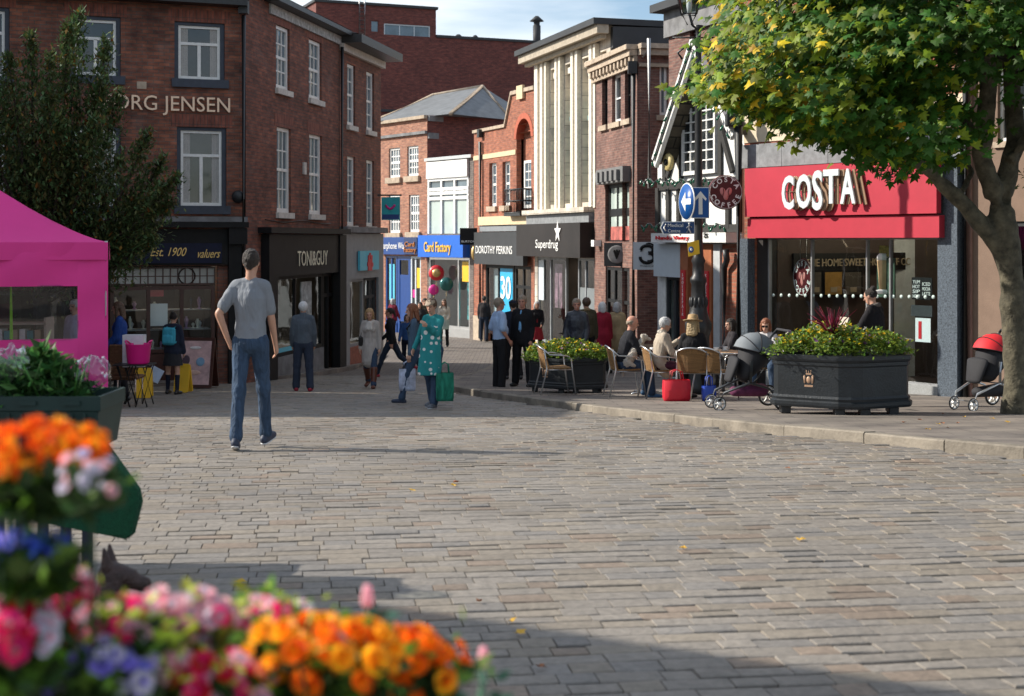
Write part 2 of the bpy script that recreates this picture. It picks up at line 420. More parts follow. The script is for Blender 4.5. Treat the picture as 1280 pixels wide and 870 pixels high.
# ------------------------------------------------------------------ world, sun, camera
SUN_EL, SUN_AZ = 32.0, None
sdir = Vector((-.985, .17, 0)).normalized()
sunv = Vector((sdir.x*math.cos(R(SUN_EL)), sdir.y*math.cos(R(SUN_EL)), math.sin(R(SUN_EL))))
w = bpy.data.worlds.new('World'); scene.world = w; w.use_nodes = True
nt = w.node_tree; N = nt.nodes; L = nt.links; bg = N['Background']
sky = N.new('ShaderNodeTexSky'); sky.sky_type = 'NISHITA'; sky.sun_disc = False
sky.sun_elevation = R(SUN_EL); sky.sun_rotation = math.atan2(sdir.x, sdir.y); sky.altitude = 100; sky.air_density = 1.0; sky.dust_density = .6; sky.ozone_density = 2.0
tc = N.new('ShaderNodeTexCoord'); mp = N.new('ShaderNodeMapping'); mp.inputs['Scale'].default_value = (2.2, 2.2, 13); mp.inputs['Location'].default_value = (.3, .1, 1.55)
nz = N.new('ShaderNodeTexNoise'); nz.inputs['Scale'].default_value = 1.6; nz.inputs['Detail'].default_value = 7; nz.inputs['Roughness'].default_value = .55
cr = N.new('ShaderNodeValToRGB'); cr.color_ramp.elements[0].position = .36; cr.color_ramp.elements[1].position = .68
cr.color_ramp.elements[1].color = (.85, .85, .85, 1)
mx = N.new('ShaderNodeMix'); mx.data_type = 'RGBA'; mx.inputs[7].default_value = (7.6, 8.0, 8.3, 1)
L.new(tc.outputs['Generated'], mp.inputs[0]); L.new(mp.outputs[0], nz.inputs['Vector']); L.new(nz.outputs['Fac'], cr.inputs[0]); L.new(cr.outputs[0], mx.inputs[0])
L.new(sky.outputs[0], mx.inputs[6]); L.new(mx.outputs[2], bg.inputs['Color']); bg.inputs['Strength'].default_value = .108
sl = bpy.data.lights.new('sun', 'SUN'); sl.energy = 5.0; sl.angle = R(.55); sl.color = (1, .93, .82)
so = bpy.data.objects.new('sun', sl); COL.objects.link(so); so.rotation_euler = (-sunv).to_track_quat('-Z', 'Y').to_euler(); so.location = (-30, 0, 40)
cd = bpy.data.cameras.new('camera'); cam = bpy.data.objects.new('camera', cd); COL.objects.link(cam); scene.camera = cam
cam.location = (0, 0, CZ); cam.rotation_euler = (R(90), 0, 0); cd.sensor_width = 36; cd.lens = 50; cd.shift_y = -135/1280; cd.clip_start = .1; cd.clip_end = 2500
cd.dof.use_dof = True; cd.dof.focus_distance = 20; cd.dof.aperture_fstop = 3.5
scene.view_settings.view_transform = 'Standard'; scene.view_settings.look = 'None'; scene.view_settings.exposure = .52; scene.view_settings.gamma = 1
scene.cycles.use_denoising = True; scene.cycles.max_bounces = 6; scene.cycles.transparent_max_bounces = 12

# ------------------------------------------------------------------ ground
SETT = brick_mat('sett paving', (.25, .22, .19), (.20, .18, .16), (.06, .055, .05), bw=.26, rh=.125, ms=.012, stain=.3, bump=.8)
FLAG = brick_mat('flagstone paving', (.25, .222, .19), (.22, .198, .172), (.10, .09, .08), bw=.62, rh=.45, ms=.008, stain=.4, bump=.3)
ROW = R(8)
ys = [-40, -20, -10, 0, 2.5, 5, 7, 9, 11, 13, 15.5, 18, 20, 22.5, 25, 28, 31, 34, 37, 40, 45, 50, 55, 62, 70, 80, 100, 130, 200, 400, 900]
xs = [-900, -200, -60, -30, -15, 0, 15, 30, 60, 200, 900]
g = MB(); vs = [(x, y, gz(y)-.036) for y in ys for x in xs]; nx = len(xs)
g.add(vs, [(i*nx+j, i*nx+j+1, (i+1)*nx+j+1, (i+1)*nx+j) for i in range(len(ys)-1) for j in range(nx-1)])
link('ground', g, SETT, kind='structure', loc=(0, 0, 0))
# kerb line of the right-hand pavement (picture columns and rows of the kerb foot)
KERB = [(1500, 596), (1280, 571), (1180, 561), (1080, 551), (980, 542), (890, 532), (800, 521), (740, 514), (690, 507), (645, 501), (600, 494), (570, 489), (556, 483), (575, 474), (605, 465), (625, 452), (632, 441)]
KP = []
for px, py in KERB:
    d = ground_d(py); KP.append(Vector((PX(px, d), d, 0)))
def inside_pave(x, y):
    # right-hand pavement region
    if y > KP[0].y:
        for a, b in zip(KP, KP[1:]):
            if a.y <= y <= b.y or b.y <= y <= a.y:
                if abs(b.y-a.y) < 1e-6: continue
                t = (y-a.y)/(b.y-a.y)
                if x > a.x+t*(b.x-a.x)-.16: return True
        return y > KP[-1].y and x > KP[-1].x
    t = (y-KP[0].y)/(KP[0].y-KP[1].y); return x > KP[0].x-(KP[1].x-KP[0].x)*t
KH = .085
# pavement slab
g = MB()
n = len(KP)
ext = [Vector((KP[0].x+3.0, KP[0].y-4, 0))]+KP
dens = []
for a, b in zip(ext, ext[1:]):
    m = max(1, int((b-a).length/.9))
    for k in range(m): dens.append(a.lerp(b, k/m))
dens.append(ext[-1]); dens.append(Vector((ext[-1].x+.6, 62, 0)))
ext2 = []
for a, b in zip(dens, dens[1:]):
    m = max(1, int((b-a).length/3))
    for k in range(m): ext2.append(a.lerp(b, k/m))
ext2.append(dens[-1]); dens = ext2
nrm = []
for i, p in enumerate(dens):
    d = (dens[min(i+1, len(dens)-1)]-dens[max(i-1, 0)]).normalized(); nrm.append(Vector((d.y, -d.x, 0)))
W = .15
inner = [p+q*W for p, q in zip(dens, nrm)]
cols = 9
vs = []; fs = []
for i, p in enumerate(inner):
    tgt = Vector((26, p.y+(1.5 if p.y < 40 else 0), 0)) if i < 200 else None
    for k in range(cols):
        t = (k/(cols-1))**2; q = p.lerp(tgt, t); vs.append((q.x, q.y, gz(q.y)+KH-.003))
for i in range(len(inner)-1):
    for k in range(cols-1): fs.append((i*cols+k, i*cols+k+1, (i+1)*cols+k+1, (i+1)*cols+k))
g.add(vs, fs); link('pavement', g, FLAG, kind='structure', loc=(0, 0, 0))
KERBM = mat('sandstone kerb', (.205, .178, .142), .85, var=.4, scale=2.5, bump=.4, bscale=30)
g = MB(); acc = 0
for i in range(len(dens)-1):
    a, b, na, nb = dens[i], dens[i+1], nrm[i], nrm[i+1]
    d = (b-a); e = d.normalized()*.006
    j = random.uniform(-.004, .004); jh = random.uniform(-.004, .006)
    a0, b0, a1, b1 = a+e-na*j, b-e-nb*j, a+na*W+e, b+nb*W-e
    z = lambda q, h: Vector((q.x, q.y, gz(q.y)+h))
    k = .015
    g.add([z(a0, -.1), z(b0, -.1), z(b0, KH-k+jh), z(a0, KH-k+jh), z(a0+na*k, KH+jh), z(b0+nb*k, KH+jh), z(b1, KH+jh), z(a1, KH+jh), z(a1, -.1), z(b1, -.1)],
          [(0, 1, 2, 3), (3, 2, 5, 4), (4, 5, 6, 7), (0, 3, 4, 7, 8), (1, 9, 6, 5, 2), (7, 6, 9, 8)])
link('kerb', g, KERBM, kind='structure', loc=(0, 0, 0))
# far left low kerb and pavement along the shops
KL = [(-120, 494), (0, 489), (120, 485), (230, 482), (330, 476), (390, 470), (440, 461), (470, 452), (480, 443)]
KLP = [Vector((PX(px, ground_d(py)), ground_d(py), 0)) for px, py in KL]
g = MB(); h = .07
vs = []; fs = []
for p in KLP: vs += [(p.x, p.y, gz(p.y)-.05), (p.x, p.y, gz(p.y)+h), (p.x-1, p.y+12 if p.y < 33 else p.y+1.5, gz(p.y+4)+h+.02)]
for i in range(len(KLP)-1): fs += [(i*3, i*3+3, i*3+4, i*3+1), (i*3+1, i*3+4, i*3+5, i*3+2)]
g.add(vs, fs); link('pavement', g, FLAG, kind='structure', loc=(0, 0, 0))
# laid setts, each stone its own little block
def left_pave(x, y):
    for a, b in zip(KLP, KLP[1:]):
        if a.x <= x <= b.x:
            return y > a.y+(b.y-a.y)*(x-a.x)/(b.x-a.x)
    return y > 30 and x < KLP[0].x
g = MB(); ca, sa = math.cos(ROW), math.sin(ROW); tones = []
V = []; Fc = []; MI = []
row = 0; v = -2.0
rr = random.Random(3)
while v < 36:
    rh = rr.uniform(.118, .150); u = -14+rr.uniform(0, .3)
    cy = v+rh/2
    bend = 0
    while u < 15:
        bw = rr.choice([.15, .18, .21, .24, .28])*rr.uniform(.9, 1.12)
        x = (u+bw/2)*ca-cy*sa; y = (u+bw/2)*sa+cy*ca
        if 3.6 < y < 34 and abs(x) < .365*y+1.6 and not inside_pave(x+.05, y) and not left_pave(x, y):
            base = gz(y); dz = rr.gauss(0, .0018); tx, ty = rr.gauss(0, .006), rr.gauss(0, .022)
            wob = .004*math.sin(u*1.3+row*.5)+.012*math.sin(u*.4+row*.06)
            hw, hh = bw/2-rr.uniform(.0008, .0024), rh/2-max(.001, rr.gauss(.0055, .003))-(.0045 if rr.random() < .25 else 0)
            if rr.random() < .05: hh -= .009
            k = .0045; o = len(V)
            for (lx, ly, lz) in ((-hw, -hh, -.04), (hw, -hh, -.04), (hw, hh, -.04), (-hw, hh, -.04), (-hw, -hh, -k), (hw, -hh, -k), (hw, hh, -k), (-hw, hh, -k),
                                 (-hw+.002, -hh+k, 0), (hw-.002, -hh+k, 0), (hw-.002, hh-k, 0), (-hw+.002, hh-k, 0), (0, 0, .0025)):
                ly += rr.uniform(-.0016, .0016)
                X = x+lx*ca-(ly+wob)*sa; Y = y+lx*sa+(ly+wob)*ca
                V.append((X, Y, gz(Y)+dz+lz+lx*tx+ly*ty))
            for a in range(4):
                b = (a+1) % 4; Fc.append((o+a, o+b, o+4+b, o+4+a)); Fc.append((o+4+a, o+4+b, o+8+b, o+8+a)); Fc.append((o+8+a, o+8+b, o+12))
            t = rr.random(); MI += [0 if t < .5 else 1 if t < .78 else 2 if t < .93 else 3]*12
        u += bw
    v += rh; row += 1
me = bpy.data.meshes.new('sett_paving'); me.from_pydata(V, [], Fc); me.update(); me.polygons.foreach_set('material_index', MI)
def stone(name, c):
    m, nt, b = new_mat(name); N = nt.nodes; L = nt.links
    geo = N.new('ShaderNodeNewGeometry'); hs = N.new('ShaderNodeHueSaturation')
    tc = N.new('ShaderNodeTexCoord'); nz = N.new('ShaderNodeTexNoise'); nz.inputs['Scale'].default_value = 22; nz.inputs['Detail'].default_value = 6; nz.inputs['Roughness'].default_value = .7
    n2 = N.new('ShaderNodeTexNoise'); n2.inputs['Scale'].default_value = .45; n2.inputs['Detail'].default_value = 5
    L.new(tc.outputs['Object'], nz.inputs['Vector']); L.new(tc.outputs['Object'], n2.inputs['Vector'])
    cr = N.new('ShaderNodeValToRGB'); cr.color_ramp.elements[0].position = .3; cr.color_ramp.elements[1].position = .7
    cr.color_ramp.elements[0].color = (*[q*.72 for q in c], 1); cr.color_ramp.elements[1].color = (*[q*1.22 for q in c], 1)
    L.new(nz.outputs['Fac'], cr.inputs[0]); L.new(cr.outputs[0], hs.inputs['Color'])
    mr = N.new('ShaderNodeMapRange'); mr.inputs[3].default_value = .90; mr.inputs[4].default_value = 1.10; L.new(geo.outputs['Random Per Island'], mr.inputs[0])
    m2 = N.new('ShaderNodeMapRange'); m2.inputs[1].default_value = .3; m2.inputs[2].default_value = .7; m2.inputs[3].default_value = .80; m2.inputs[4].default_value = 1.12; L.new(n2.outputs['Fac'], m2.inputs[0])
    mu = N.new('ShaderNodeMath'); mu.operation = 'MULTIPLY'; L.new(mr.outputs[0], mu.inputs[0]); L.new(m2.outputs[0], mu.inputs[1]); L.new(mu.outputs[0], hs.inputs['Value'])
    L.new(hs.outputs[0], b.inputs['Base Color']); b.inputs['Roughness'].default_value = .62; b.inputs['Specular IOR Level'].default_value = .45
    bp = N.new('ShaderNodeBump'); bp.inputs['Strength'].default_value = .7; bp.inputs['Distance'].default_value = .012
    L.new(nz.outputs['Fac'], bp.inputs['Height']); L.new(bp.outputs['Normal'], b.inputs['Normal'])
    return m
link('sett_paving', me, [stone('grey sett', (.228, .203, .174)), stone('buff sett', (.236, .203, .162)), stone('blue grey sett', (.208, .191, .172)), stone('rusty sett', (.228, .178, .136))], kind='structure', loc=(0, 0, 0))
# ------------------------------------------------------------------ fallen leaves
LFY = leaf_mat('fallen yellow leaf', (.55, .33, .04), .1); LFB = leaf_mat('fallen brown leaf', (.25, .10, .04), .05)
rl = random.Random(8); spots = [(720, 553), (640, 780), (1068, 530), (1240, 533), (905, 548), (1205, 531), (1150, 535), (985, 587), (300, 730)]
for i, (px, py) in enumerate(spots+[(rl.uniform(500, 1280), rl.uniform(530, 850)) for _ in range(9)]+[(rl.uniform(1120, 1275), rl.uniform(524, 548)) for _ in range(8)]):
    d = ground_d(py); x = PX(px, d); z = gz(d)+(KH if inside_pave(x, d) else .004)+.006
    g = MB(); n = 9; r = rl.uniform(.02, .038); a0 = rl.uniform(0, 6)
    pts = [(x+r*(1 if k % 2 else .55)*math.cos(a0+k*2*math.pi/n), d+r*(1 if k % 2 else .55)*math.sin(a0+k*2*math.pi/n), z+rl.uniform(0, .018)) for k in range(n)]
    g.add(pts+[(x, d, z+.004)], [(k, (k+1) % n, n) for k in range(n)])
    link('fallen_leaf', g, LFY if rl.random() < .6 else LFB, label='small dry autumn leaf lying flat on the stone paving', cat='leaf', group='fallen leaves scattered on the paving')
# ================================================================== BUILDINGS
def building(name, f, label, group=None):
    return empty(name, (f.A.x, f.A.y, gz(f.A.y)), label, 'building', group)
def add_box(f, name, r, o0, o1, m, parent, **k):
    g = MB(); f.box(g, r[0], r[1], r[2], r[3], o0, o1); return link(name, g, m, parent, **k)
def px_box(f, name, pa, pb, ya, yb, o0, o1, m, parent, **k): return add_box(f, name, f.rect(pa, pb, ya, yb), o0, o1, m, parent, **k)
def lettering(f, txt, pa, pb, ya, yb, m, parent, o=.02, ext=.012, shear=0., bold=0., name='lettering'):
    g = MB(); f.text(g, txt, pa, pb, ya, yb, o, ext, shear, bold)
    return link(name, g, m, parent)
def interior(f, parent, r, depth, m, name='shop_interior'):
    a, b, c, d = r; g = MB()
    g.quad(f.p(a, c, -depth), f.p(b, c, -depth), f.p(b, d, -depth), f.p(a, d, -depth))
    g.quad(f.p(a, c, -.3), f.p(a, c, -depth), f.p(a, d, -depth), f.p(a, d, -.3)); g.quad(f.p(b, c, -depth), f.p(b, c, -.3), f.p(b, d, -.3), f.p(b, d, -depth))
    g.quad(f.p(a, c, -.3), f.p(b, c, -.3), f.p(b, c, -depth), f.p(a, c, -depth)); g.quad(f.p(a, d, -.3), f.p(a, d, -depth), f.p(b, d, -depth), f.p(b, d, -.3))
    return link(name, g, m, parent)
def glaze(f, parent, r, mull, m=BLACKP, o=-.1, fr=.05, trans=(), label=None, g=GLASS):
    """shop window: frame with mullions (fractions) and transoms, pane as its child"""
    a, b, c, d = r; mb = MB()
    f.box(mb, a, a+fr, c, d, o, o+.08); f.box(mb, b-fr, b, c, d, o, o+.08); f.box(mb, a+fr, b-fr, c, c+fr, o, o+.08); f.box(mb, a+fr, b-fr, d-fr, d, o, o+.08)
    for k in mull: t = a+(b-a)*k; f.box(mb, t-fr/2, t+fr/2, c+fr, d-fr, o+.003, o+.076)
    for k in trans: z = c+(d-c)*k; f.box(mb, a+fr, b-fr, z-fr/2, z+fr/2, o+.006, o+.07)
    w = link('shop_window', mb, m, parent, label=label)
    q = MB(); f.box(q, a+fr*.5, b-fr*.5, c+fr*.5, d-fr*.5, o+.03, o+.038); link('pane', q, g, w); return w
BASEZ = lambda f: min(gz(f.A.y), gz(f.B.y))-.4

LAMPM, _nt, _b = new_mat('lit shop lamp'); _b.inputs['Emission Color'].default_value = (1, .86, .66, 1); _b.inputs['Emission Strength'].default_value = 9
def shop_lamps(f, parent, r, depth, n, z, sz=.16):
    for k in range(n):
        t = r[0]+(r[1]-r[0])*(k+.5)/n; g = MB(); f.box(g, t-sz, t+sz, z-.03, z, -depth-sz*.6, -depth+sz*.6); link('ceiling_lamp', g, LAMPM, parent)
# ------------------------------------------------------------------ 1 left front building
f = Fac(-90, 306, 30.5*(5300-306)/(5300+90), 5300)
b1 = building('brick_building', f, 'old dark brick corner building in shade with pale bronze letters above its shopfront')
e_z = f.z(306, 3)
wins = [(-48, 12, 8, 98), (88, 151, 20, 97), (218, 281, 28, 102), (-48, 12, 158, 262), (88, 151, 158, 260), (221, 283, 159, 260)]
holes = [f.rect(*w_) for w_ in wins]
shop = f.rect(135, 272, 333, 480); shop = (shop[0], shop[1], gz(30)+.05, shop[3])
shop0 = f.rect(-80, 118, 333, 480); shop0 = (shop0[0], shop0[1], gz(30)+.05, shop0[3])
g = MB(); f.wall(g, 0, f.L, BASEZ(f), e_z, holes+[shop, shop0], .3); f.shell(g, 0, f.L, BASEZ(f), e_z, 9, top=True, left=True, right=False)
link('wall', g, BR_OLD, b1)
# roof
g = MB(); g.add([f.p(-.2, e_z, .35), f.p(f.L+.05, e_z, .35), f.p(f.L+.05, e_z+2.6, -4.3), f.p(-.2, e_z+2.6, -4.3), f.p(f.L+.05, e_z, -9), f.p(-.2, e_z, -9)], [(0, 1, 2, 3), (3, 2, 4, 5), (0, 3, 5), (1, 4, 2), (0, 5, 4, 1)])
link('roof', g, SLATE, b1)
g = MB(); f.box(g, -.2, f.L-.02, e_z-.13, e_z-.01, .01, .42); link('gutter', g, BLACKM, b1)
for w_, r in zip(wins, holes):
    wi = window(f, b1, (r[0]+.09, r[1]-.09, r[2]+.05, r[3]-.07), 2, 1, WHITEP, PANE, None, rev=.16, cross=True, frame=.055, curtain=CURT if w_[0] in (218, 221) else None)
    g = MB(); a, b, c, d = r
    f.box(g, a+.002, a+.088, c+.05, d-.002, -.2, -.05); f.box(g, b-.088, b-.002, c+.05, d-.002, -.2, -.05); f.box(g, a+.088, b-.088, d-.07, d-.002, -.2, -.05)
    link('window_surround', g, NAVYP, wi)
    g = MB(); f.box(g, a-.06, b+.08, c-.13, c+.045, -.2, .07); link('sill', g, NAVYP, wi)
    g = MB(); f.box(g, a-.12, b+.12, d+.004, d+.26, -.05, .006); link('lintel', g, SOLDIER, wi)
lettering(f, 'GEORG JENSEN', 108, 287, 119, 138, GJL, b1, o=.05, ext=.02)
# stone band, shop cornice, fascia
px_box(f, 'cornice', -90, 308, 277, 284, .004, .30, BLACKP, b1); px_box(f, 'stone_band', -90, 308, 270, 276.6, .004, .16, STONE_G, b1)
px_box(f, 'fascia', -90, 284, 286, 332, .004, .10, BLACKP, b1)
px_box(f, 'signboard', 140, 276, 304, 329, .102, .14, NAVYS, b1)
lettering(f, '& Sons   Est. 1900', 143, 232, 309, 320, GOLD, b1, o=.15, ext=.006, shear=.4)
lettering(f, 'valuers', 246, 274, 311, 322, GOLD, b1, o=.15, ext=.006, shear=.5)
for pa, pb in ((284.5, 305.5), (118, 134)):
    px_box(f, 'pilaster', pa, pb, 286, 484, .003, .14, BLACKP, b1)
    px_box(f, 'pilaster_bracket', pa-1, pb+1, 285, 305, .142, .26, BLACKP, b1)
for r, nm in ((shop, 1), (shop0, 0)):
    a, b, c, d = r
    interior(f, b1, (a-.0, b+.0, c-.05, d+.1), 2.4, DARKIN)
    shop_lamps(f, b1, r, .75, 4, d-.05, .12)
    glaze(f, b1, (a+.05, b-.05, c+.62, d-.42), [.36, .68], DKWOOD, -.14, .075, (), g=GLASS)
    # leaded transom strip
    mb = MB(); z0, z1 = d-.40, d-.02; n = 14
    f.box(mb, a+.05, b-.05, z0, z0+.04, -.14, -.05); f.box(mb, a+.05, b-.05, z1-.03, z1, -.14, -.05); f.box(mb, a+.05, b-.05, (z0+z1)/2-.01, (z0+z1)/2+.01, -.12, -.09)
    for k in range(n+1): t = a+.05+(b-a-.1)*k/n; f.box(mb, t-.012, t+.012, z0+.04, z1-.03, -.125, -.085)
    q = f.p(a+(b-a)*.72, (z0+z1)/2, -.08)
    for k in range(20):
        t0, t1 = k*2*math.pi/20, (k+1)*2*math.pi/20
        mb.tube([q+f.u*math.cos(t0)*.17+Vector((0, 0, math.sin(t0)*.17)), q+f.u*math.cos(t1)*.17+Vector((0, 0, math.sin(t1)*.17))], .018, 5)
    tl = link('transom_light', mb, DKWOOD, b1); mb = MB(); f.box(mb, a+.06, b-.06, z0+.04, z1-.03, -.115, -.105); link('pane', mb, PANEL_, tl)
    add_box(f, 'stall_riser', (a+.02, b-.02, c-.1, c+.60), -.16, -.03, DKWOOD, b1)
# jewellery display inside
rj = random.Random(4); a, b, c, d = shop
shelf = MB()
for k in range(3): f.box(shelf, a+.1, b-.1, c+.66+k*.42, c+.68+k*.42, -1.0+.15*k, -.3)
link('display_shelf', shelf, mat('pale display cloth', (.30, .28, .28), .8), b1)
GOODS = [mat('silver goods', (.6, .6, .62), .3, metal=.3), mat('ivory goods', (.55, .5, .42), .5), mat('mauve goods', (.30, .16, .28), .5), mat('dark goods', (.05, .05, .07), .4)]
for k in range(34):
    t = a+.15+rj.random()*(b-a-.3); lv = rj.randrange(3); z = c+.685+lv*.42; h = rj.uniform(.10, .28); w_ = rj.uniform(.03, .06)
    g = MB(); q = f.p(t, z, -.30-rj.random()*.25)
    g.lathe([(w_, 0), (w_*.9, .015), (w_*.3, .03), (w_*.8, h*.55), (w_*.95, h*.75), (w_*.4, h*.9), (w_*.5, h)], q, 10)
    link('display_ornament', g, GOODS[k % 4], label='small ornament standing on a shelf behind the jeweller window', cat='ornament', group='ornaments in the jeweller window')
px_box(f, 'sale_poster', 187, 206, 360, 371, -.20, -.19, REDV, b1); px_box(f, 'price_card', 189, 211, 380, 408, -.20, -.19, PAPER, b1)
# down pipe at the corner, alarm bell, brick patch
g = MB(); t = f.L-.05; g.tube([f.p(t, gz(30), .14), f.p(t, e_z-.3, .14)], .05, 8); g.box(f.p(t, e_z-.12, .15), (.2, .2, .3))
link('drainpipe', g, BLACKM, b1)
g = MB(); q = f.p(f.s(297), f.z(297, 246), .06); g.M = Matrix.Translation(q) @ Matrix.Rotation(R(90), 4, 'X'); g.lathe([(.01, -.06), (.13, -.05), (.14, 0), (.12, .05), (.03, .07)], (0, 0, 0), 16); g.M = None; link('alarm_bell', g, BLACKM, b1)
px_box(f, 'vent_brick', 171, 183, 102, 111, .003, .012, STONE, b1)
EYE1 = f
# wing on the west side of the square, outside the frame, throws the square into shade
fw = Fac(0, 1, A=Vector((-12.4, 21.1, 0)), B=Vector((-12.4, 28.2, 0)))
bw = building('brick_building', fw, 'long brick range closing the west side of the square beyond the gazebo')
g = MB(); zt = gz(21)+8.3; hl = [(1.2+k*1.7, 2.1+k*1.7, gz(21)+z0, gz(21)+z0+1.4) for k in range(4) for z0 in (1., 3.6, 6.1)]
fw.wall(g, 0, fw.L, gz(28)-.5, zt, hl); fw.shell(g, 0, fw.L, gz(28)-.5, zt, 9); link('wall', g, BR_OLD, bw)
for r in hl: window(fw, bw, r, 2, 4, WHITEP, PANE, (STONE, .1, .05, .06))
g = MB(); fw.box(g, -.1, fw.L+.1, zt, zt+.1, -9, .1); link('coping', g, STONE, bw)

# ------------------------------------------------------------------ 2 street range: hairdresser and pale shop
c_tg = 30.5*(965-306)
def TG(a, b): return Fac(a, b, c_tg/(965-a), 965)
f = TG(307, 424); b2 = building('brick_building', f, 'plum brick building with four tall white sash windows above the black hairdresser shopfront')
e2 = f.z(370, 14)
wins = [(345, 362, 35.5, 113), (386, 402, 49, 124), (346, 363.5, 160.5, 266), (386.5, 402.5, 168, 268)]
holes = []
for w_ in wins:
    r = f.rect(*w_); holes.append(r)
# levels taken flat for both windows of a floor
for i, j in ((0, 1), (2, 3)):
    zt = (holes[i][3]+holes[j][3])/2; zb = (holes[i][2]+holes[j][2])/2
    for k in (i, j): holes[k] = (holes[k][0], holes[k][1], zb, zt)
zf = f.z(330, 291)
sh = (f.s(333), f.s(420), gz(f.B.y)-.2, f.z(335, 345))
g = MB(); f.wall(g, 0, f.L, BASEZ(f), e2, holes+[sh], .14); f.shell(g, 0, f.L, BASEZ(f), e2, 8, left=False); link('wall', g, BR_TG, b2)
g = MB(); g.add([f.p(-.1, e2+.02, .35), f.p(f.L, e2+.02, .35), f.p(f.L, e2+1.7, -4), f.p(-.1, e2+1.7, -4), f.p(f.L, e2, -8), f.p(-.1, e2, -8)], [(0, 1, 2, 3), (3, 2, 4, 5), (0, 3, 5), (1, 4, 2), (0, 5, 4, 1)]); link('roof', g, SLATE, b2)
g = MB(); f.box(g, f.s(336), f.L, e2-.34, e2-.12, .003, .06); link('cornice', g, mat('peeling painted cornice', (.40, .41, .40), .8, var=.5, scale=9, bump=.4), b2)
g = MB(); f.box(g, f.s(330), f.L, e2-.11, e2+.0, .003, .36); link('gutter', g, BLACKM, b2)
for r in holes:
    wi = window(f, b2, r, 3, 4, WHITEP, PANEB, (WHITES, .13, .08, .06), rev=.13, frame=.085, bar=.03)
    g = MB(); f.box(g, r[0]-.15, r[1]+.15, r[3]+.004, r[3]+.32, -.05, .006); link('lintel', g, SOLDIER, wi)
zc0, zc1 = f.z(330, 292), f.z(330, 285)
add_box(f, 'cornice', (f.s(322), f.s(424), f.z(370, 292), f.z(370, 285)), .004, .32, BLACKP, b2)
zfb = f.z(378, 343)
fascia_r = (f.s(337), f.s(416), zfb, f.z(370, 293))
add_box(f, 'fascia', fascia_r, .004, .16, BLACKP, b2)
lettering(f, 'TONI&GUY', 363, 401, 312.5, 331.5, CREAML, b2, o=.18, ext=.004, bold=0)
for pa, pb in ((326, 337), (416, 424)):
    add_box(f, 'pilaster', (f.s(pa), f.s(pb), gz(f.B.y)-.3, f.z(370, 293)), .004, .20, BLACKP, b2)
gb = gz(f.sd(375)[1])
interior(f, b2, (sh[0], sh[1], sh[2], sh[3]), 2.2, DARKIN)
shop_lamps(f, b2, sh, 1.4, 5, sh[3]-.05, .14)
glaze(f, b2, (sh[0]+.02, f.s(404), gb+.55, zfb), [.5], BLACKP, -.1, .09)
add_box(f, 'stall_riser', (sh[0]+.02, f.s(404), gb-.6, gb+.55), -.12, .02, STONE_G, b2)
glaze(f, b2, (f.s(404)+.02, sh[1], gb-.2, zfb), [.45], BLACKP, -.1, .09, (.78,), label='glazed black door of the hairdresser')
px_box(f, 'poster', 379, 392, 352, 400, -.08, -.05, mat('pale salon poster', (.30, .33, .34), .5, var=.7, scale=5), b2)
px_box(f, 'sticker_strip', 349, 368, 434, 441, -.05, -.04, CYAN, b2)
g = MB(); t_ = f.L-.06; g.tube([f.p(t_, gb, .1), f.p(t_, e2-.4, .1)], .045, 8)
g.tube([f.p(f.s(330), f.z(370, 276), .03)]+[f.p(f.s(340+k_*8), f.z(370, 277+1.5*math.sin(k_)), .03) for k_ in range(10)], .012, 4); link('drainpipe', g, BLACKM, b2)
px_box(f, 'vent_plate', 378, 381, 203, 218, .004, .05, WHITES, b2)

f = TG(424.5, 476); b3 = building('brick_building', f, 'narrow plum brick building with a grey ground floor and a small cyan square sign')
e3 = f.z(450, 55)
wins = [(434, 444, 80, 156), (458, 467.5, 91, 165), (434, 444, 196, 283), (458, 467.5, 200, 282)]
holes = [f.rect(*w_) for w_ in wins]
for i, j in ((0, 1), (2, 3)):
    zt = (holes[i][3]+holes[j][3])/2; zb = (holes[i][2]+holes[j][2])/2
    for k in (i, j): holes[k] = (holes[k][0], holes[k][1], zb, zt)
gb = gz(f.sd(450)[1])
sh = (f.s(434), f.s(470), gb-.2, f.z(450, 348))
g = MB(); f.wall(g, 0, f.L, BASEZ(f), e3, holes+[sh], .14); f.shell(g, 0, f.L, BASEZ(f), e3, 8, left=False); link('wall', g, BR_TG, b3)
g = MB(); g.add([f.p(0, e3+.02, .5), f.p(f.L+.2, e3+.02, .5), f.p(f.L+.2, e3+1.2, -3.5), f.p(0, e3+1.2, -3.5), f.p(f.L+.2, e3, -8), f.p(0, e3, -8)], [(0, 1, 2, 3), (3, 2, 4, 5), (0, 3, 5), (1, 4, 2), (0, 5, 4, 1)]); link('roof', g, SLATE, b3)
g = MB(); f.box(g, 0, f.L+.2, e3-.22, e3+.0, .02, .6); link('eaves_box', g, BLACKM, b3)
g = MB(); f.box(g, 0, f.L+.1, e3-.42, e3-.23, .003, .12); link('cornice', g, WHITES, b3)
for r in holes: window(f, b3, r, 2, 4, WHITEP, PANEB, (WHITES, .13, .08, .06), rev=.13, frame=.085, bar=.03)
add_box(f, 'cornice', (0, f.L, f.z(450, 291), f.z(450, 284)), .004, .22, STONE_G, b3)
g = MB(); f.wall(g, 0, f.L, gb-.8, f.z(450, 291), [(sh[0], sh[1], gb-.9, sh[3])], .02)
for v_i in range(1): pass
g2 = MB(); f.box(g2, .003, sh[0], gb-.8, f.z(450, 292), .004, .08); f.box(g2, sh[1], f.L, gb-.8, f.z(450, 292), .004, .08); f.box(g2, sh[0], sh[1], sh[3], f.z(450, 292), .004, .08)
link('shopfront_surround', g2, GREYP, b3)
interior(f, b3, sh, 2.2, WARMIN)
shop_lamps(f, b3, sh, 1.2, 3, sh[3]-.05, .14)
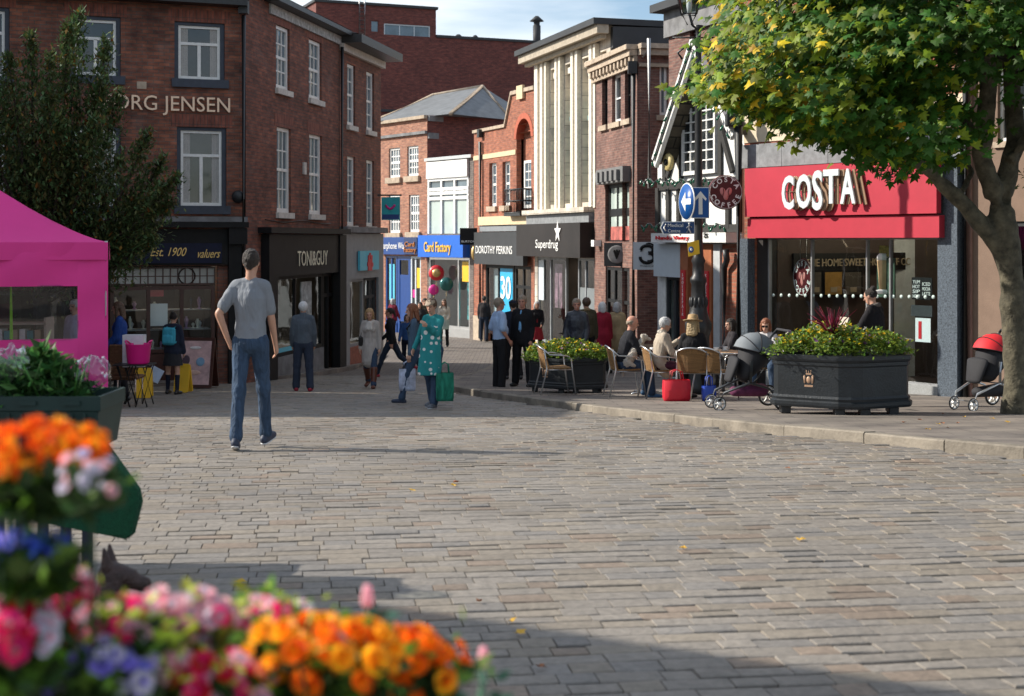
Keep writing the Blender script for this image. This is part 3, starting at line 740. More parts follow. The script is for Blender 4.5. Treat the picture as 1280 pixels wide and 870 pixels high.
glaze(f, b3, (sh[0], f.s(455), gb+.55, sh[3]), [], GREYP, -.1, .08); add_box(f, 'stall_riser', (sh[0], f.s(455), gb-.5, gb+.55), -.12, .06, TERRA, b3)
glaze(f, b3, (f.s(455)+.02, sh[1], gb-.3, sh[3]), [.5], GREYD, -.1, .08, (.8,))
px_box(f, 'red_poster', 437, 441, 356, 426, -.14, -.12, REDV, b3)
r = f.rect(443, 467, 313.5, 337.5); hg = add_box(f, 'sign_panel', r, .10, .16, CYAN, b3)
g = MB(); a, b, c, d = r; m_, n_ = (a+b)/2, (c+d)/2
q = f.p(m_, n_+.1, .165)
for dx, dz, s_ in ((-.12, .08, .08), (.12, .08, .08), (0, .16, .06), (0, -.12, .2), (-.2, -.1, .07), (.2, -.12, .07)):
    f.box(g, m_+dx-s_, m_+dx+s_, n_+dz-s_*.8, n_+dz+s_*.8, .162+abs(dx)*.02, .18+abs(dx)*.03)
link('sign_emblem', g, REDV, hg)
# hanging travel agent sign
d0 = f.B.y-1.5
tS = empty('hanging_sign', PT(489, 275, d0), 'teal hanging sign with a pink smile on a bracket over the shaded shop', 'sign')
fs = Fac(475, 501, d0, 0, db=d0-.02)
px_box(fs, 'sign_board', 477, 500, 246.5, 275, -.03, .03, TEAL, tS); px_box(fs, 'sign_bracket', 472, 502, 243, 245, -.02, .02, BLACKM, tS)
px_box(fs, 'name_strip', 478, 499, 268, 274, .032, .04, BLUED, tS)
g = MB(); q0 = [fs.p(fs.s(482+12*k/10), fs.z(488, 256+5*math.sin(math.pi*k/10)), .04) for k in range(11)]; g.tube(q0, .035, 6); link('sign_smile', g, PINKV, tS)

# ------------------------------------------------------------------ 3 big dark building at the back
f = Fac(395, 668, 74, 4900)
b4 = building('tall_brick_building', f, 'huge windowless maroon brick block rising behind the shops against the sky')
zt = f.z(600, 50); f2 = Fac(395, 545, 74.2, 4900); z2 = f2.z(500, 10)
g = MB(); f.wall(g, 0, f.L, -4, zt); f.shell(g, 0, f.L, -4, zt, 22); link('wall', g, BR_BACK, b4)
tt = f.s(545); zs = [(f.s(463), f.s(474), f.z(468, 41), f.z(468, 25)), (f.s(480), f.s(537.5), f.z(510, 46.5), f.z(510, 31))]
g = MB(); f.wall(g, 0, tt, zt, z2, zs, .1); f.shell(g, 0, tt, zt, z2, 12); link('plant_room', g, BR_BACK, b4)
g = MB(); f.box(g, -.1, f.L+.1, zt+.002, zt+.15, -22, .08) if False else None
g = MB(); f.box(g, tt+.01, f.L+.1, zt+.002, zt+.14, -22, .08); f.box(g, -.1, tt+.1, z2+.002, z2+.14, -12, .1); link('coping', g, GREYD, b4)
for r, c_ in zip(zs, (1, 3)): window(f, b4, r, c_, 1, PALEG if c_ == 3 else BR_BACK, PANEB, None, frame=.06, rev=.1, bar=.05)
g = MB()
for s_ in (448, 454.5): g.tube([f.p(f.s(s_), f.z(451, 44), .2), f.p(f.s(s_), f.z(451, -8), .2)], .04, 6)
for k in range(9): z = f.z(451, 42-k*5.3); g.tube([f.p(f.s(448), z, .2), f.p(f.s(454.5), z, .2)], .03, 5)
link('ladder', g, ALU, b4)
for px, y0, y1, r_, lab in ((671, 20, 75, .22, 0), (573, 43, 52, .22, 0), (594, 44, 52, .18, 0)):
    g = MB(); q = f.p(f.s(min(px, 667)), zt, -3); dd = q.y; x = PX(px, dd); top = CZ+(300-y0)*dd/FOC; bot = zt-.2
    g.lathe([(r_, bot), (r_, top-.55), (r_*.8, top-.55), (r_*.8, top-.35), (r_*1.9, top-.3), (r_*.4, top)], (x, dd, 0), 12); link('flue', g, GREYD, b4)
px_box(f, 'pipe_rail', 475, 496, 137, 140, .01, .15, GREYD, b4)

# ------------------------------------------------------------------ 4 phone shop building with hipped slate roof
CF = 61.0*(533+585)
def F4(a, b): return Fac(a, b, CF/(a+585), -585)
f = F4(474, 534); b5 = building('brick_building', f, 'pale salmon brick building with a hipped slate roof above the phone shop')
e5 = f.z(505, 148)
wins = [(486, 500, 185, 222), (509, 523, 182.5, 220), (486, 500, 243.5, 291), (511, 524, 243.5, 290)]
holes = [f.rect(*w_) for w_ in wins]; gb = gz(61)
sh = (f.s(482), f.s(526), gb-.2, f.z(505, 320))
g = MB(); f.wall(g, 0, f.L, BASEZ(f), e5, holes+[sh]); link('wall', g, BR_PALE, b5)
g = MB(); D = 7.5; f.shell(g, 0, f.L, BASEZ(f), e5, D, left=False)
# the side facing the camera runs on to the right
fs = Fac(0, 1, A=f.B.copy(), B=Vector((PX(640, 64.5), 64.5, 0)))
fs.wall(g, 0.01, fs.L, BASEZ(f), e5); link('side_wall', g, BR_BACK, b5)  # darker brick than the front, the side's shade put into its colour
g = MB(); A = f.p(-.2, e5, .3); B = f.p(f.L+.1, e5, .3); C_ = Vector((PX(640, 64.5), 64.5, e5)); Dk = f.p(-.2, e5, -11)
rA = PT(541, 119, 66.5); rB = PT(603, 109, 66.5)
g.add([A, B, C_, Dk, PT(562, 112.5, 65.5), PT(603, 108, 68)], [(0, 1, 4), (0, 4, 3), (1, 2, 5, 4), (3, 4, 5), (2, 3, 5)]) if False else None
P1 = f.p(-.2, e5, .3); P2 = PT(563, 144.5, 60.3); P2.z = e5; P3 = PT(640, 148, 63.5); P3.z = e5; RG1 = PT(603, 108, 66.5)
RG0 = PT(541, 119, 67.5); BK = f.p(-.2, e5, -10)
g.add([P1, P2, P3, RG1, RG0, BK], [(0, 1, 3, 4), (1, 2, 3), (0, 4, 5), (2, 5, 4, 3), (0, 5, 2, 1)])
link('roof', g, mat('grey slate roof', (.15, .158, .165), .6, var=.25, scale=2.2, bump=.4, bscale=12), b5)
g = MB(); g.tube([P1, RG0, RG1], .09, 6); g.tube([RG1, P2], .09, 6); g.tube([RG1, P3], .09, 6); link('ridge_tile', g, STONE, b5)
px_box(f, 'eaves_band', 474, 534, 148, 152, .004, .16, STONE, b5); px_box(f, 'stone_band', 474, 534, 167, 170.5, .004, .12, STONE_G, b5)
g = MB(); fs.box(g, .02, fs.L-.05, e5-.25, e5-.02, .004, .14); fs.box(g, .02, fs.L-.05, e5-1.0, e5-.75, .004, .1); link('stone_band', g, STONE_G, b5)
for r in holes: window(f, b5, r, 4, 4, WHITEP, PANEB, (STONE, .25, .12, .15), frame=.09, bar=.05)
px_box(f, 'fascia', 479.5, 511, 296.5, 318, .004, .2, BLUED, b5); lettering(f, 'Carphone Wa', 481, 510, 302.5, 311, LETW, b5, o=.21, ext=.003)
px_box(f, 'side_fascia', 511.3, 527.5, 296.5, 318, .004, .26, mat('dark blue fascia', (.010, .03, .11), .4), b5)
lettering(f, 'Card', 513, 525, 302, 308, mat('orange lettering', (.45, .16, .03), .5), b5, o=.28, ext=.02); lettering(f, 'Factory', 512, 527, 309, 315, MATS['orange lettering'], b5, o=.28, ext=.02)
interior(f, b5, sh, 3, WARMIN)
glaze(f, b5, (sh[0], f.s(496), gb+.3, sh[3]), [.5], BLUED, -.1, .1); glaze(f, b5, (f.s(513), sh[1], gb+.3, sh[3]), [.45], PALEG, -.1, .1)
px_box(f, 'stall_riser', 482, 496, 403, 430, -.15, .02, BLUED, b5)
dr = glaze(f, b5, (f.s(496)+.03, f.s(513)-.03, gb-.2, sh[3]), [], BLUED, -.1, .18, (.74,), label='dark blue framed door of the phone shop'); px_box(f, 'door_panel', 497.5, 511.5, 345, 402, -.08, -.04, BLUED, dr)
px_box(f, 'window_poster', 485.5, 492, 330, 375, -.06, -.05, CYAN, b5); px_box(f, 'window_poster', 519, 524, 335, 360, -.06, -.05, YEL, b5); px_box(f, 'window_poster', 514, 518, 362, 372, -.06, -.05, PINKV, b5)

# ------------------------------------------------------------------ 5 card shop
f = F4(534.5, 592); b6 = building('white_panelled_building', f, 'low white panelled building with tall glazing above the bright blue card shop fascia')
zt = f.z(560, 198); gb = gz(60)
cw = f.rect(533.5+1.5, 586, 223, 292); sh = (f.s(536), f.s(587), gb-.2, f.z(560, 322))
g = MB(); f.wall(g, 0, f.L, BASEZ(f), zt, [cw, sh], .3); f.shell(g, 0, f.L, BASEZ(f), zt, 8, left=False); link('wall', g, BR_GREY, b6)
px_box(f, 'white_panel', 535, 586, 201, 222, .004, .1, WHITEP, b6); px_box(f, 'coping', 533.5, 592, 195.5, 199.5, -.3, .14, ALU, b6)
a, b, c, d = cw; mb = MB()
for k in range(4): t = a+.05+(b-a-.1)*k/3; f.box(mb, t-.06, t+.06, c, d, -.12, .02)
for y_ in (223.5, 236, 241, 247.5): z = f.z(560, y_); f.box(mb, a, b, z-.07, z+.07, -.11, .03)
cwo = link('curtain_window', mb, WHITEP, b6); mb = MB(); f.box(mb, a, b, c, f.z(560, 247), -.1, -.06); link('pane', mb, PANET, cwo); mb = MB(); f.box(mb, a, b, f.z(560, 247), d, -.1, -.06); link('pane', mb, PANEB, cwo)
px_box(f, 'fascia', 531, 587.5, 294, 321.5, .004, .35, BLUEF, b6); lettering(f, 'Card Factory', 539.5, 573, 302, 314.5, YEL, b6, o=.38, ext=.006, bold=.008)
interior(f, b6, sh, 4, LIGHTIN)
glaze(f, b6, (sh[0], sh[1], gb+.35, sh[3]), [.72], ALU, -.1, .09); add_box(f, 'stall_riser', (sh[0], sh[1], gb-.4, gb+.35), -.12, .0, ALU, b6)
px_box(f, 'window_poster', 577, 585, 327, 352, -.05, -.03, YEL, b6); px_box(f, 'window_poster', 577, 585, 354, 400, -.3, -.28, mat('teal card display', (.05, .35, .38), .5, var=.8, scale=6), b6)
# foil balloons in the window
for px, py, r_, m_, lb in ((554.5, 341, .30, REDV, 'round red and gold foil balloon, highest in the card shop window'), (567, 355, .26, mat('black green foil', (.03, .13, .12), .25, metal=.4), 'dark green foil balloon at right in the card shop window'), (551, 362, .2, PINKV, 'small pink foil balloon lowest in the card shop window')):
    t, dd = f.sd(px); q = f.p(t, CZ+(300-py)*dd/FOC, .35); g = MB(); g.ball(q, (r_*1.1, r_*.5, r_*1.1), 16, 10); g.cur = 1; g.tube([q-Vector((0, 0, r_)), q-Vector((.03, 0, r_+.5))], .008, 4)
    if m_ is REDV: g.ball(q+Vector((0, -.12, 0)), (r_*.6, r_*.3, r_*.6), 12, 8)
    link('foil_balloon', g, [m_, GOLD], label=lb, cat='balloon')
# projecting black sign
d0 = 56.5; fs = Fac(574, 598, d0, 0, db=d0-.05); tS = empty('projecting_sign', PT(596, 306, d0), 'square black projecting sign between the card shop and the charcoal fascia', 'sign')
px_box(fs, 'sign_board', 575, 596.5, 285, 306, -.06, .06, BLACKP, tS); lettering(fs, 'BURTON', 577, 594, 300.5, 303, LETW, tS, o=.07, ext=.004); px_box(fs, 'sign_bracket', 594, 600, 293, 295, -.03, .03, BLACKM, tS)

# ------------------------------------------------------------------ 6 orange brick building with arched gable
CA = 57.3*(592+80)
def F6(a, b): return Fac(a, b, CA/(a+80), -80)
f = F6(592.5, 668); b7 = building('gabled_brick_building', f, 'orange brick building with an arched recess and stepped gable above the charcoal fascia')
t1, t2, t3 = f.s(632), f.s(640), f.L
zp = f.z(612, 163); zg = f.z(652, 116)
wins = [(611.5, 620.5, 203.5, 258), (628, 637.5, 202, 257)]; holes = [f.rect(*w_) for w_ in wins]
arch = (f.s(645.5), f.s(664), f.z(655, 270), f.z(655, 172)); gb = gz(54)
sh = (f.s(607), f.s(664), gb-.2, f.z(640, 332))
g = MB(); f.wall(g, 0, f.L, BASEZ(f), zp, holes+[(arch[0], arch[1], arch[2], zp), sh], .2)
cx, rad = (arch[0]+arch[1])/2, (arch[1]-arch[0])/2
# gable above the parapet line, cut round the arch head
nseg = 12; arcz = f.z(655, 172); pts = [(cx-rad*math.cos(math.pi*k/nseg), arcz+rad*math.sin(math.pi*k/nseg)) for k in range(nseg+1)]
def gtop(t): return zp+(zg-zp)*min(1, max(0, (t-t1)/(t2-t1)))
tsx = sorted([t1, t2, t3]+[p_[0] for p_ in pts])
for a, b in zip(tsx, tsx[1:]):
    if b-a < 1e-4: continue
    def lo(t):
        if t <= pts[0][0]+1e-5 or t >= pts[-1][0]-1e-5: return zp
        for p_, q_ in zip(pts, pts[1:]):
            if p_[0] <= t <= q_[0]: return max(zp, p_[1]+(q_[1]-p_[1])*(t-p_[0])/(q_[0]-p_[0]))
        return zp
    m_ = .0005
    g.quad(f.p(a, lo(a+m_)), f.p(b, lo(b-m_)), f.p(b, gtop(b)), f.p(a, gtop(a)))
f.shell(g, 0, f.L, BASEZ(f), zp-.3, 9); link('wall', g, BR_ORANGE, b7)
g = MB(); f.box(g, arch[0]-.05, arch[1]+.05, arch[2]-.05, arcz+rad+.1, -.35, -.3); link('recess_wall', g, BR_ORANGE, b7)
g = MB()
for k in range(nseg):
    p_, q_ = pts[k], pts[k+1]
    def ex(p__, r_): return (cx+(p__[0]-cx)*r_, arcz+(p__[1]-arcz)*r_)
    e0, e1 = ex(p_, 1.3), ex(q_, 1.3)
    g.hexa([f.p(p_[0], p_[1], .02), f.p(q_[0], q_[1], .02), f.p(q_[0], q_[1], -.3), f.p(p_[0], p_[1], -.3), f.p(e0[0], e0[1], .02), f.p(e1[0], e1[1], .02), f.p(e1[0], e1[1], -.3), f.p(e0[0], e0[1], -.3)])
link('arch_ring', g, mat('red rubbed brick', (.40, .10, .055), .85, var=.15), b7)
g = MB(); f.box(g, 0, t1, zp, zp+.12, -.35, .08); f.box(g, t2, t3+.05, zg, zg+.14, -.35, .08)
g.hexa([f.p(t1, zp, .08), f.p(t2, zg, .08), f.p(t2, zg, -.35), f.p(t1, zp, -.35), f.p(t1, zp+.14, .08), f.p(t2, zg+.14, .08), f.p(t2, zg+.14, -.35), f.p(t1, zp+.14, -.35)]); link('coping', g, STONE, b7)
px_box(f, 'plaque', 649, 656.5, 107, 124, .02, .12, BUFF, b7)
px_box(f, 'stone_band', 592.5, 645, 191, 197, .004, .03, BUFF, b7); px_box(f, 'stone_cornice', 604, 667, 270, 281, .004, .22, BUFF, b7); px_box(f, 'fascia_surround', 604, 667, 282, 289, .004, .15, GREYP, b7)
for r in holes: window(f, b7, r, 2, 4, WHITEP, PANEB, (STONE, .2, .1, .1), rev=.2, frame=.1, bar=.04)
r = (arch[0]+.2, arch[1]-.1, arch[2]+.3, f.z(655, 200)); window(f, b7, r, 3, 5, WHITEP, PANEB, None, rev=.3, frame=.1, bar=.04)
g = MB(); z0, z1 = f.z(654, 266), f.z(654, 237)
for o_ in (.45,):
    for k in range(12): t = arch[0]-.05+(arch[1]-arch[0]+.1)*k/11; g.tube([f.p(t, z0, o_), f.p(t, z1, o_)], .02, 5)
for t in (arch[0]-.05, arch[1]+.05):
    for k in range(4): g.tube([f.p(t, z0, .45*k/4), f.p(t, z1, .45*k/4)], .02, 5)
for z in (z0, (z0+z1)/2, z1):
    g.tube([f.p(arch[0]-.05, z, 0), f.p(arch[0]-.05, z, .45), f.p(arch[1]+.05, z, .45), f.p(arch[1]+.05, z, 0)], .028, 5)
f.box(g, arch[0]-.06, arch[1]+.06, z0-.12, z0-.02, 0, .48)
link('balcony', g, BLACKM, b7)
g = MB(); g.tube([f.p(f.s(603), gb, .1), f.p(f.s(603), zp-.4, .1)], .07, 8); f.box(g, f.s(602), f.s(604.5), f.z(603, 172), f.z(603, 162), .03, .2); link('drainpipe', g, BLACKM, b7)
px_box(f, 'fascia', 602.5, 664.5, 290, 331, .16, .34, GREYD, b7); lettering(f, 'DOROTHY PERKINS', 605, 651, 307, 317, LETW, b7, o=.35, ext=.003)
interior(f, b7, sh, 3.5, WARMIN)
shop_lamps(f, b7, sh, 1.5, 4, sh[3]-.05, .3)
glaze(f, b7, (sh[0], f.s(642), gb+.25, sh[3]), [.45], BLACKP, -.1, .12); glaze(f, b7, (f.s(643), sh[1], gb-.3, sh[3]), [.5], BLACKP, -.1, .12, (.76,))
px_box(f, 'sale_banner', 624, 639.5, 334, 392, -.06, -.04, mat('sky blue banner', (.02, .35, .62), .5), b7); lettering(f, '30', 625.5, 638, 345, 373, LETW, b7, o=-.02, ext=.01, bold=.02)
px_box(f, 'mirror_panel', 609, 616, 336, 410, -.3, -.28, PALEG, b7)
g = MB(); q = f.p(f.s(598.5), f.z(598, 316), .2); g.ball(q, (.12, .12, .28), 10, 7); link('alarm_lamp', g, GOLD, b7)
px_box(f, 'stone_plinth', 593, 606, 395, 440, .004, .06, STONE, b7)

# ------------------------------------------------------------------ 7 cream faience building
CS = 51.4*(665-95)
def F7(a, b): return Fac(a, b, CS/(a-95), 95)
f = F7(668.5, 763); b8 = building('cream_tiled_building', f, 'tall cream tiled building with ribbed piers above the black brown chemist fascia')
zt = f.z(700, 56); zb = f.z(705, 266); gb = gz(48)
sh = (f.s(672), f.s(745), gb-.2, f.z(705, 322))
g = MB(); f.wall(g, 0, f.L, BASEZ(f), zb, [sh], .2); f.shell(g, 0, f.L, BASEZ(f), zt, 10, left=True)
bays = [(688.5, 697.5), (706.5, 717), (728, 740.5), (750, 758)]
hl = [(f.s(a), f.s(b), zb+.3, zt-.75) for a, b in bays]
f.wall(g, 0, f.L, zb, zt, hl, .55); link('wall', g, FAIENCE, b8)
for k, h_ in enumerate(hl):
    g = MB(); f.box(g, h_[0], h_[1], h_[2], h_[3], -.6, -.56); wd = link('recess_panel', g, FAIENCE, b8)
    t1_ = h_[1]-.02; t0_ = h_[1]-(h_[1]-h_[0])*.42
    g = MB(); z0_, z1_ = zb+.5, h_[3]-1.3
    f.box(g, t0_, t0_+.06, z0_, z1_, -.555, -.4); f.box(g, t1_-.06, t1_, z0_, z1_, -.555, -.4)
    for q_ in range(9): z = z0_+(z1_-z0_)*q_/8; f.box(g, t0_+.06, t1_-.06, z-.03, z+.03, -.555, -.42)
    wi = link('window', g, TEAL, b8); g = MB(); f.box(g, t0_+.06, t1_-.06, z0_, z1_, -.554, -.50); link('pane', g, PANE, wi)
    zc = f.z((bays[k][0]+bays[k][1])/2, 177); g = MB(); f.box(g, t0_-.1, t1_+.0, zc-.7, zc+.7, -.38, -.1)
    for q_ in range(6): f.box(g, t0_-.1+.1*q_, t0_-.06+.1*q_, zc-.65, zc+.6, -.1, -.06)
    f.box(g, t0_-.14, t1_, zc+.7, zc+.84, -.38, -.03); link('balconette', g, mat('verdigris panel', (.16, .26, .27), .6, var=.4, scale=5), wi)
    g = MB()   # corbelled capital
    for q_ in range(5): f.box(g, h_[0]+.01, h_[1]-.01, h_[3]-.3-q_*.26, h_[3]-.1-q_*.26, -.55, -.08-q_*.09)
    link('capital', g, mat('moulded cream tile', (.66, .61, .51), .6, var=.2, scale=12), b8)
piers = [(673, 677), (680, 683), (685.5, 687.5), (698.5, 701), (703, 705.5), (718.5, 721.5), (724, 727), (741.5, 745), (747, 749.5)]
for a, b in piers: add_box(f, 'pier_rib', (f.s(a), f.s(b), zb+.1, zt-.46), .004, .16, MATS['moulded cream tile'], b8)
g = MB(); f.box(g, -.25, f.L+.3, zt-.32, zt-.05, .17, .55); f.box(g, -.1, f.L+.1, zt-.45, zt-.33, .17, .35); link('cornice', g, mat('weathered cornice', (.36, .31, .24), .8, var=.25), b8)
g = MB(); f.box(g, -.3, f.L+.35, zt-.05, zt+.14, -10, .68); link('roof', g, GREYD, b8)
fr_ = Fac(0, 1, A=f.B.copy(), B=Vector((f.B.x+6, f.B.y+1.2, 0))); g = MB(); fr_.wall(g, .01, fr_.L, 0, zt-.1); link('side_cladding', g, mat('grey cladding', (.30, .33, .35), .6, var=.15, scale=2), b8)
g = MB(); fr_.box(g, 0, fr_.L, zt-.75, zt-.1, .01, .3); link('side_fascia', g, GREYD, b8)
px_box(f, 'ledge', 666, 745, 261, 267, .004, .42, FAIENCE, b8); px_box(f, 'lead_band', 666, 745, 267.5, 279, .004, .25, LEAD, b8)
px_box(f, 'fascia', 663.5, 745.3, 279.5, 321, .02, .55, SUPERB, b8)
lettering(f, 'Superdrug', 688.5, 717.5, 299, 310, LETW, b8, o=.56, ext=.003)
g = MB(); q = f.p(f.s(717.5), f.z(717, 290), .58)
vs = [q+f.u*(.34*(1 if k % 2 == 0 else .42)*math.sin(k*math.pi/5))+Vector((0, 0, .38*(1 if k % 2 == 0 else .42)*math.cos(k*math.pi/5))) for k in range(10)]
g.add(vs+[q+f.n*.02], [(k, (k+1) % 10, 10) for k in range(10)]); link('star_emblem', g, LETW, b8)
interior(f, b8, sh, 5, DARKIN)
shop_lamps(f, b8, sh, 2, 5, sh[3]-.05, .3)
glaze(f, b8, (sh[0], f.s(707), gb+.1, sh[3]), [.45], GREYP, -.1, .08); glaze(f, b8, (f.s(722), sh[1], gb+.1, sh[3]), [.4], GREYP, -.1, .08)
px_box(f, 'window_poster', 684, 693, 330, 385, -.3, -.28, mat('pink beauty poster', (.35, .18, .24), .5, var=.8, scale=3), b8)
px_box(f, 'window_poster', 734, 744.5, 326, 352, -.3, -.28, mat('blue beauty poster', (.06, .20, .42), .5, var=.8, scale=3), b8)
px_box(f, 'white_panel', 673, 679, 325, 375, -.04, -.02, PALEG, b8); px_box(f, 'lower_panel', 723, 744, 360, 415, -.06, -.05, mat('frosted grey film', (.16, .18, .19), .5), b8)

# ------------------------------------------------------------------ 8 brown brick building with tall stair window
CB = 45.0*(742-240)
def F8(a, b): return Fac(a, b, CB/(a-240), 240)
f = F8(743, 797); b9 = building('brick_building', f, 'brown brick building with a tall black gridded window above a round dark plaque')
e9 = f.z(770, 68); gb = gz(42)
wins = [(752.5, 759.5, 97, 156), (765, 776, 92, 153), (781, 788.5, 88, 150)]; holes = [f.rect(*w_) for w_ in wins]
zb = sum(h_[2] for h_ in holes)/3; zt_ = sum(h_[3] for h_ in holes)/3; holes = [(h_[0], h_[1], zb, zt_) for h_ in holes]
tall = f.rect(756.5, 786.5, 229, 302); low = f.rect(757, 787, 334, 440); low = (low[0], low[1], gb+.0, low[3])
g = MB(); f.wall(g, 0, f.L, BASEZ(f), e9, holes+[tall, low], .18); f.shell(g, 0, f.L, BASEZ(f), e9, 9, right=False); link('wall', g, BR_BROWN, b9)
f9b = Fac(0, 1, A=f.B.copy(), B=Vector((PX(842, 40.8), 40.8, 0)))
wr = f9b.rect(824.5, 834, 80, 144)
g = MB(); f9b.wall(g, .01, f9b.L, BASEZ(f), e9, [wr], .15); f9b.shell(g, .01, f9b.L, BASEZ(f), e9, 1.5, left=False); link('side_wall', g, BR_BROWN, b9)
window(f9b, b9, wr, 1, 2, WHITEP, PANEB, (STONE, .15, .08, .1), frame=.07)
g = MB()
for ff in (f, f9b):
    ff.box(g, 0, ff.L, e9-.12, e9+.02, -.4, .34); ff.box(g, .02, ff.L-.02, e9-.3, e9-.13, .003, .24); ff.box(g, .02, ff.L-.02, e9-.62, e9-.52, .003, .1)
link('cornice', g, STONE, b9)
g = MB(); f.box(g, 0, f.L, e9-.5, e9-.32, .004, .12)
for k in range(12): t = f.L*(k+.3)/12; f.box(g, t, t+.14, e9-.5, e9-.32, .121, .2)
link('dentil_course', g, STONE, b9)
for i, r in enumerate(holes):
    if i == 1: window(f, b9, r, 1, 2, WHITEP, PANE, (STONE, .16, .1, .12), rev=.18, frame=.09)
    else: window(f, b9, r, 1, 2, BLACKP, PANE, (STONE, .16, .1, .12), rev=.18, frame=.05)
wi = window(f, b9, tall, 3, 2, BLACKP, PANET, None, rev=.18, frame=.12, bar=.1)
g = MB(); f.box(g, tall[0]-.15, tall[1]+.15, tall[3]+.003, tall[3]+.45, .003, .25)
for k in range(5): t = tall[0]+(tall[1]-tall[0])*(k+.25)/5; f.box(g, t, t+.25, tall[3]+.05, tall[3]+.36, .251, .36)
link('bracketed_hood', g, mat('grey stone hood', (.14, .14, .14), .7), b9)
px_box(f, 'window_poster', 760, 783, 283, 300, -.10, -.09, mat('red white poster', (.40, .10, .08), .5, var=.9, scale=2.2), wi)
fq = Fac(755, 788, 42.2, 0, db=42.0); pq = px_box(fq, 'plaque', 755.5, 787.5, 303.5, 333, -.06, .06, GREYD, b9)
g = MB(); q = fq.p(fq.s(771.5), fq.z(772, 318), .065); M3 = Matrix((fq.u, Vector((0, 0, 1)), fq.n)).transposed()
g.lathe([(.27, 0), (.27, .02), (.23, .03)], q, 24, axis=M3); link('roundel', g, STONE_G, pq)
for ang in (-.5, 0, .5):
    g = MB(); u2 = fq.u; g.rcone(q+fq.n*.04-Vector((0, 0, .12)), q+fq.n*.04+u2*(.15*math.sin(ang))+Vector((0, 0, .12*math.cos(ang))), .02, .035); link('roundel_leaf', g, BLACKP, pq)
interior(f, b9, low, 3, WARMIN); glaze(f, b9, low, [.33, .66], BLACKP, -.12, .1, (.62, .3))
g = MB(); t = f.L-.0; g.tube([f.p(t-.02, gb, .12), f.p(t-.02, e9-.7, .12)], .075, 8); g.box(f.p(t-.02, e9-.65, .15), (.25, .25, .35)); link('drainpipe', g, BLACKM, b9)
px_box(f, 'stone_plinth', 743, 756, 425, 460, .004, .05, STONE, b9)
g = MB(); z0_ = gb; f9b.box(g, .06, f9b.L, gb-.4, gb+.55, .004, .05); link('stone_plinth', g, STONE, b9)
g = MB(); f.box(g, f.s(748.5), f.s(752), f.z(750, 308), f.z(750, 300), .01, .25); link('floodlight', g, WHITEP, b9)
# thin pole against the wall
g = MB(); dpo = 38.5; g.tube([PT(808, 224, dpo), PT(812, 235, dpo)], .05, 6); g.tube([(PX(812, dpo), dpo, CZ+(300-235)*dpo/FOC), (PX(811, dpo), dpo, CZ+(300-48)*dpo/FOC)], .055, 8)
g.tube([PT(812, 60, dpo), PT(812, 60, dpo)+Vector((0, 1.9, 0))], .03, 6); g.tube([PT(812, 225, dpo), PT(812, 225, dpo)+Vector((0, 1.9, 0))], .03, 6)
link('flag_pole', g, mat('galvanised steel', (.42, .42, .42), .45, metal=.5), label='thin grey flag pole fixed upright to the brown brick corner', cat='flag pole')
# brick block above the timbered shop
f = Fac(836, 935, 36.5, -30); b10 = building('brick_building', f, 'brick building with stone parapet rising behind the half timbered gable')
zt = f.z(850, 16); g = MB(); wr = f.rect(862, 871, 20, 62); f.wall(g, 0, f.L, BASEZ(f), zt, [wr]); f.shell(g, 0, f.L, BASEZ(f), zt, 10); link('wall', g, BR_BROWN, b10); window(f, b10, wr, 1, 2, DKWOOD, PANE, None)
g = MB(); f.box(g, -.1, f.L+.1, zt-.55, zt+.1, .003, .1); link('parapet_band', g, STONE_G, b10); g = MB(); f.box(g, -.3, f.L+.3, zt+.1, zt+.3, -10, .4); link('coping', g, GREYD, b10)
# ------------------------------------------------------------------ 9 half timbered shop
f = Fac(822, 927, 28.3*(927+30)/(822+30), -30); bt = building('timbered_building', f, 'black and white half timbered shop with a steep gable and white barge boards')
TIMB = mat('black tarred timber', (.018, .017, .016), .6, var=.3, scale=9, bump=.3); INF = mat('white infill render', (.66, .66, .64), .75, var=.15, scale=5)
gb = gz(29)
fo = Fac(0, 1, A=f.A+f.n*.46, B=f.B+f.n*.46); L0, RT, AP = (fo.s(821), fo.z(821, 203)), (fo.s(915), fo.z(915, 168)), (fo.s(868), fo.z(868, 58))
zl = min(L0[1], RT[1])
sh = (f.s(832), f.s(853), gb, f.z(840, 346)); sh2 = (f.s(868), f.s(888), gb, f.z(880, 305))
g = MB(); f.wall(g, 0, f.L, BASEZ(f), zl, [sh, sh2], .2)
g.poly([f.p(L0[0], zl), f.p(RT[0], zl), f.p(RT[0], RT[1]), f.p(AP[0], AP[1]), f.p(L0[0], L0[1])]); f.shell(g, 0, f.L, BASEZ(f), zl, 9, left=True)
link('wall', g, INF, bt)
def beam(mb, a, b, w_, o0=.004, o1=.05):
    p0, p1 = f.p(a[0], a[1]), f.p(b[0], b[1]); d = (p1-p0).normalized(); s_ = d.cross(f.n)*w_/2
    mb.hexa([p0-s_+f.n*o1, p1-s_+f.n*o1, p1-s_+f.n*o0, p0-s_+f.n*o0, p0+s_+f.n*o1, p1+s_+f.n*o1, p1+s_+f.n*o0, p0+s_+f.n*o0])
g = MB(); k = 0
def pz(px, py): return (f.s(px), f.z(px, py))
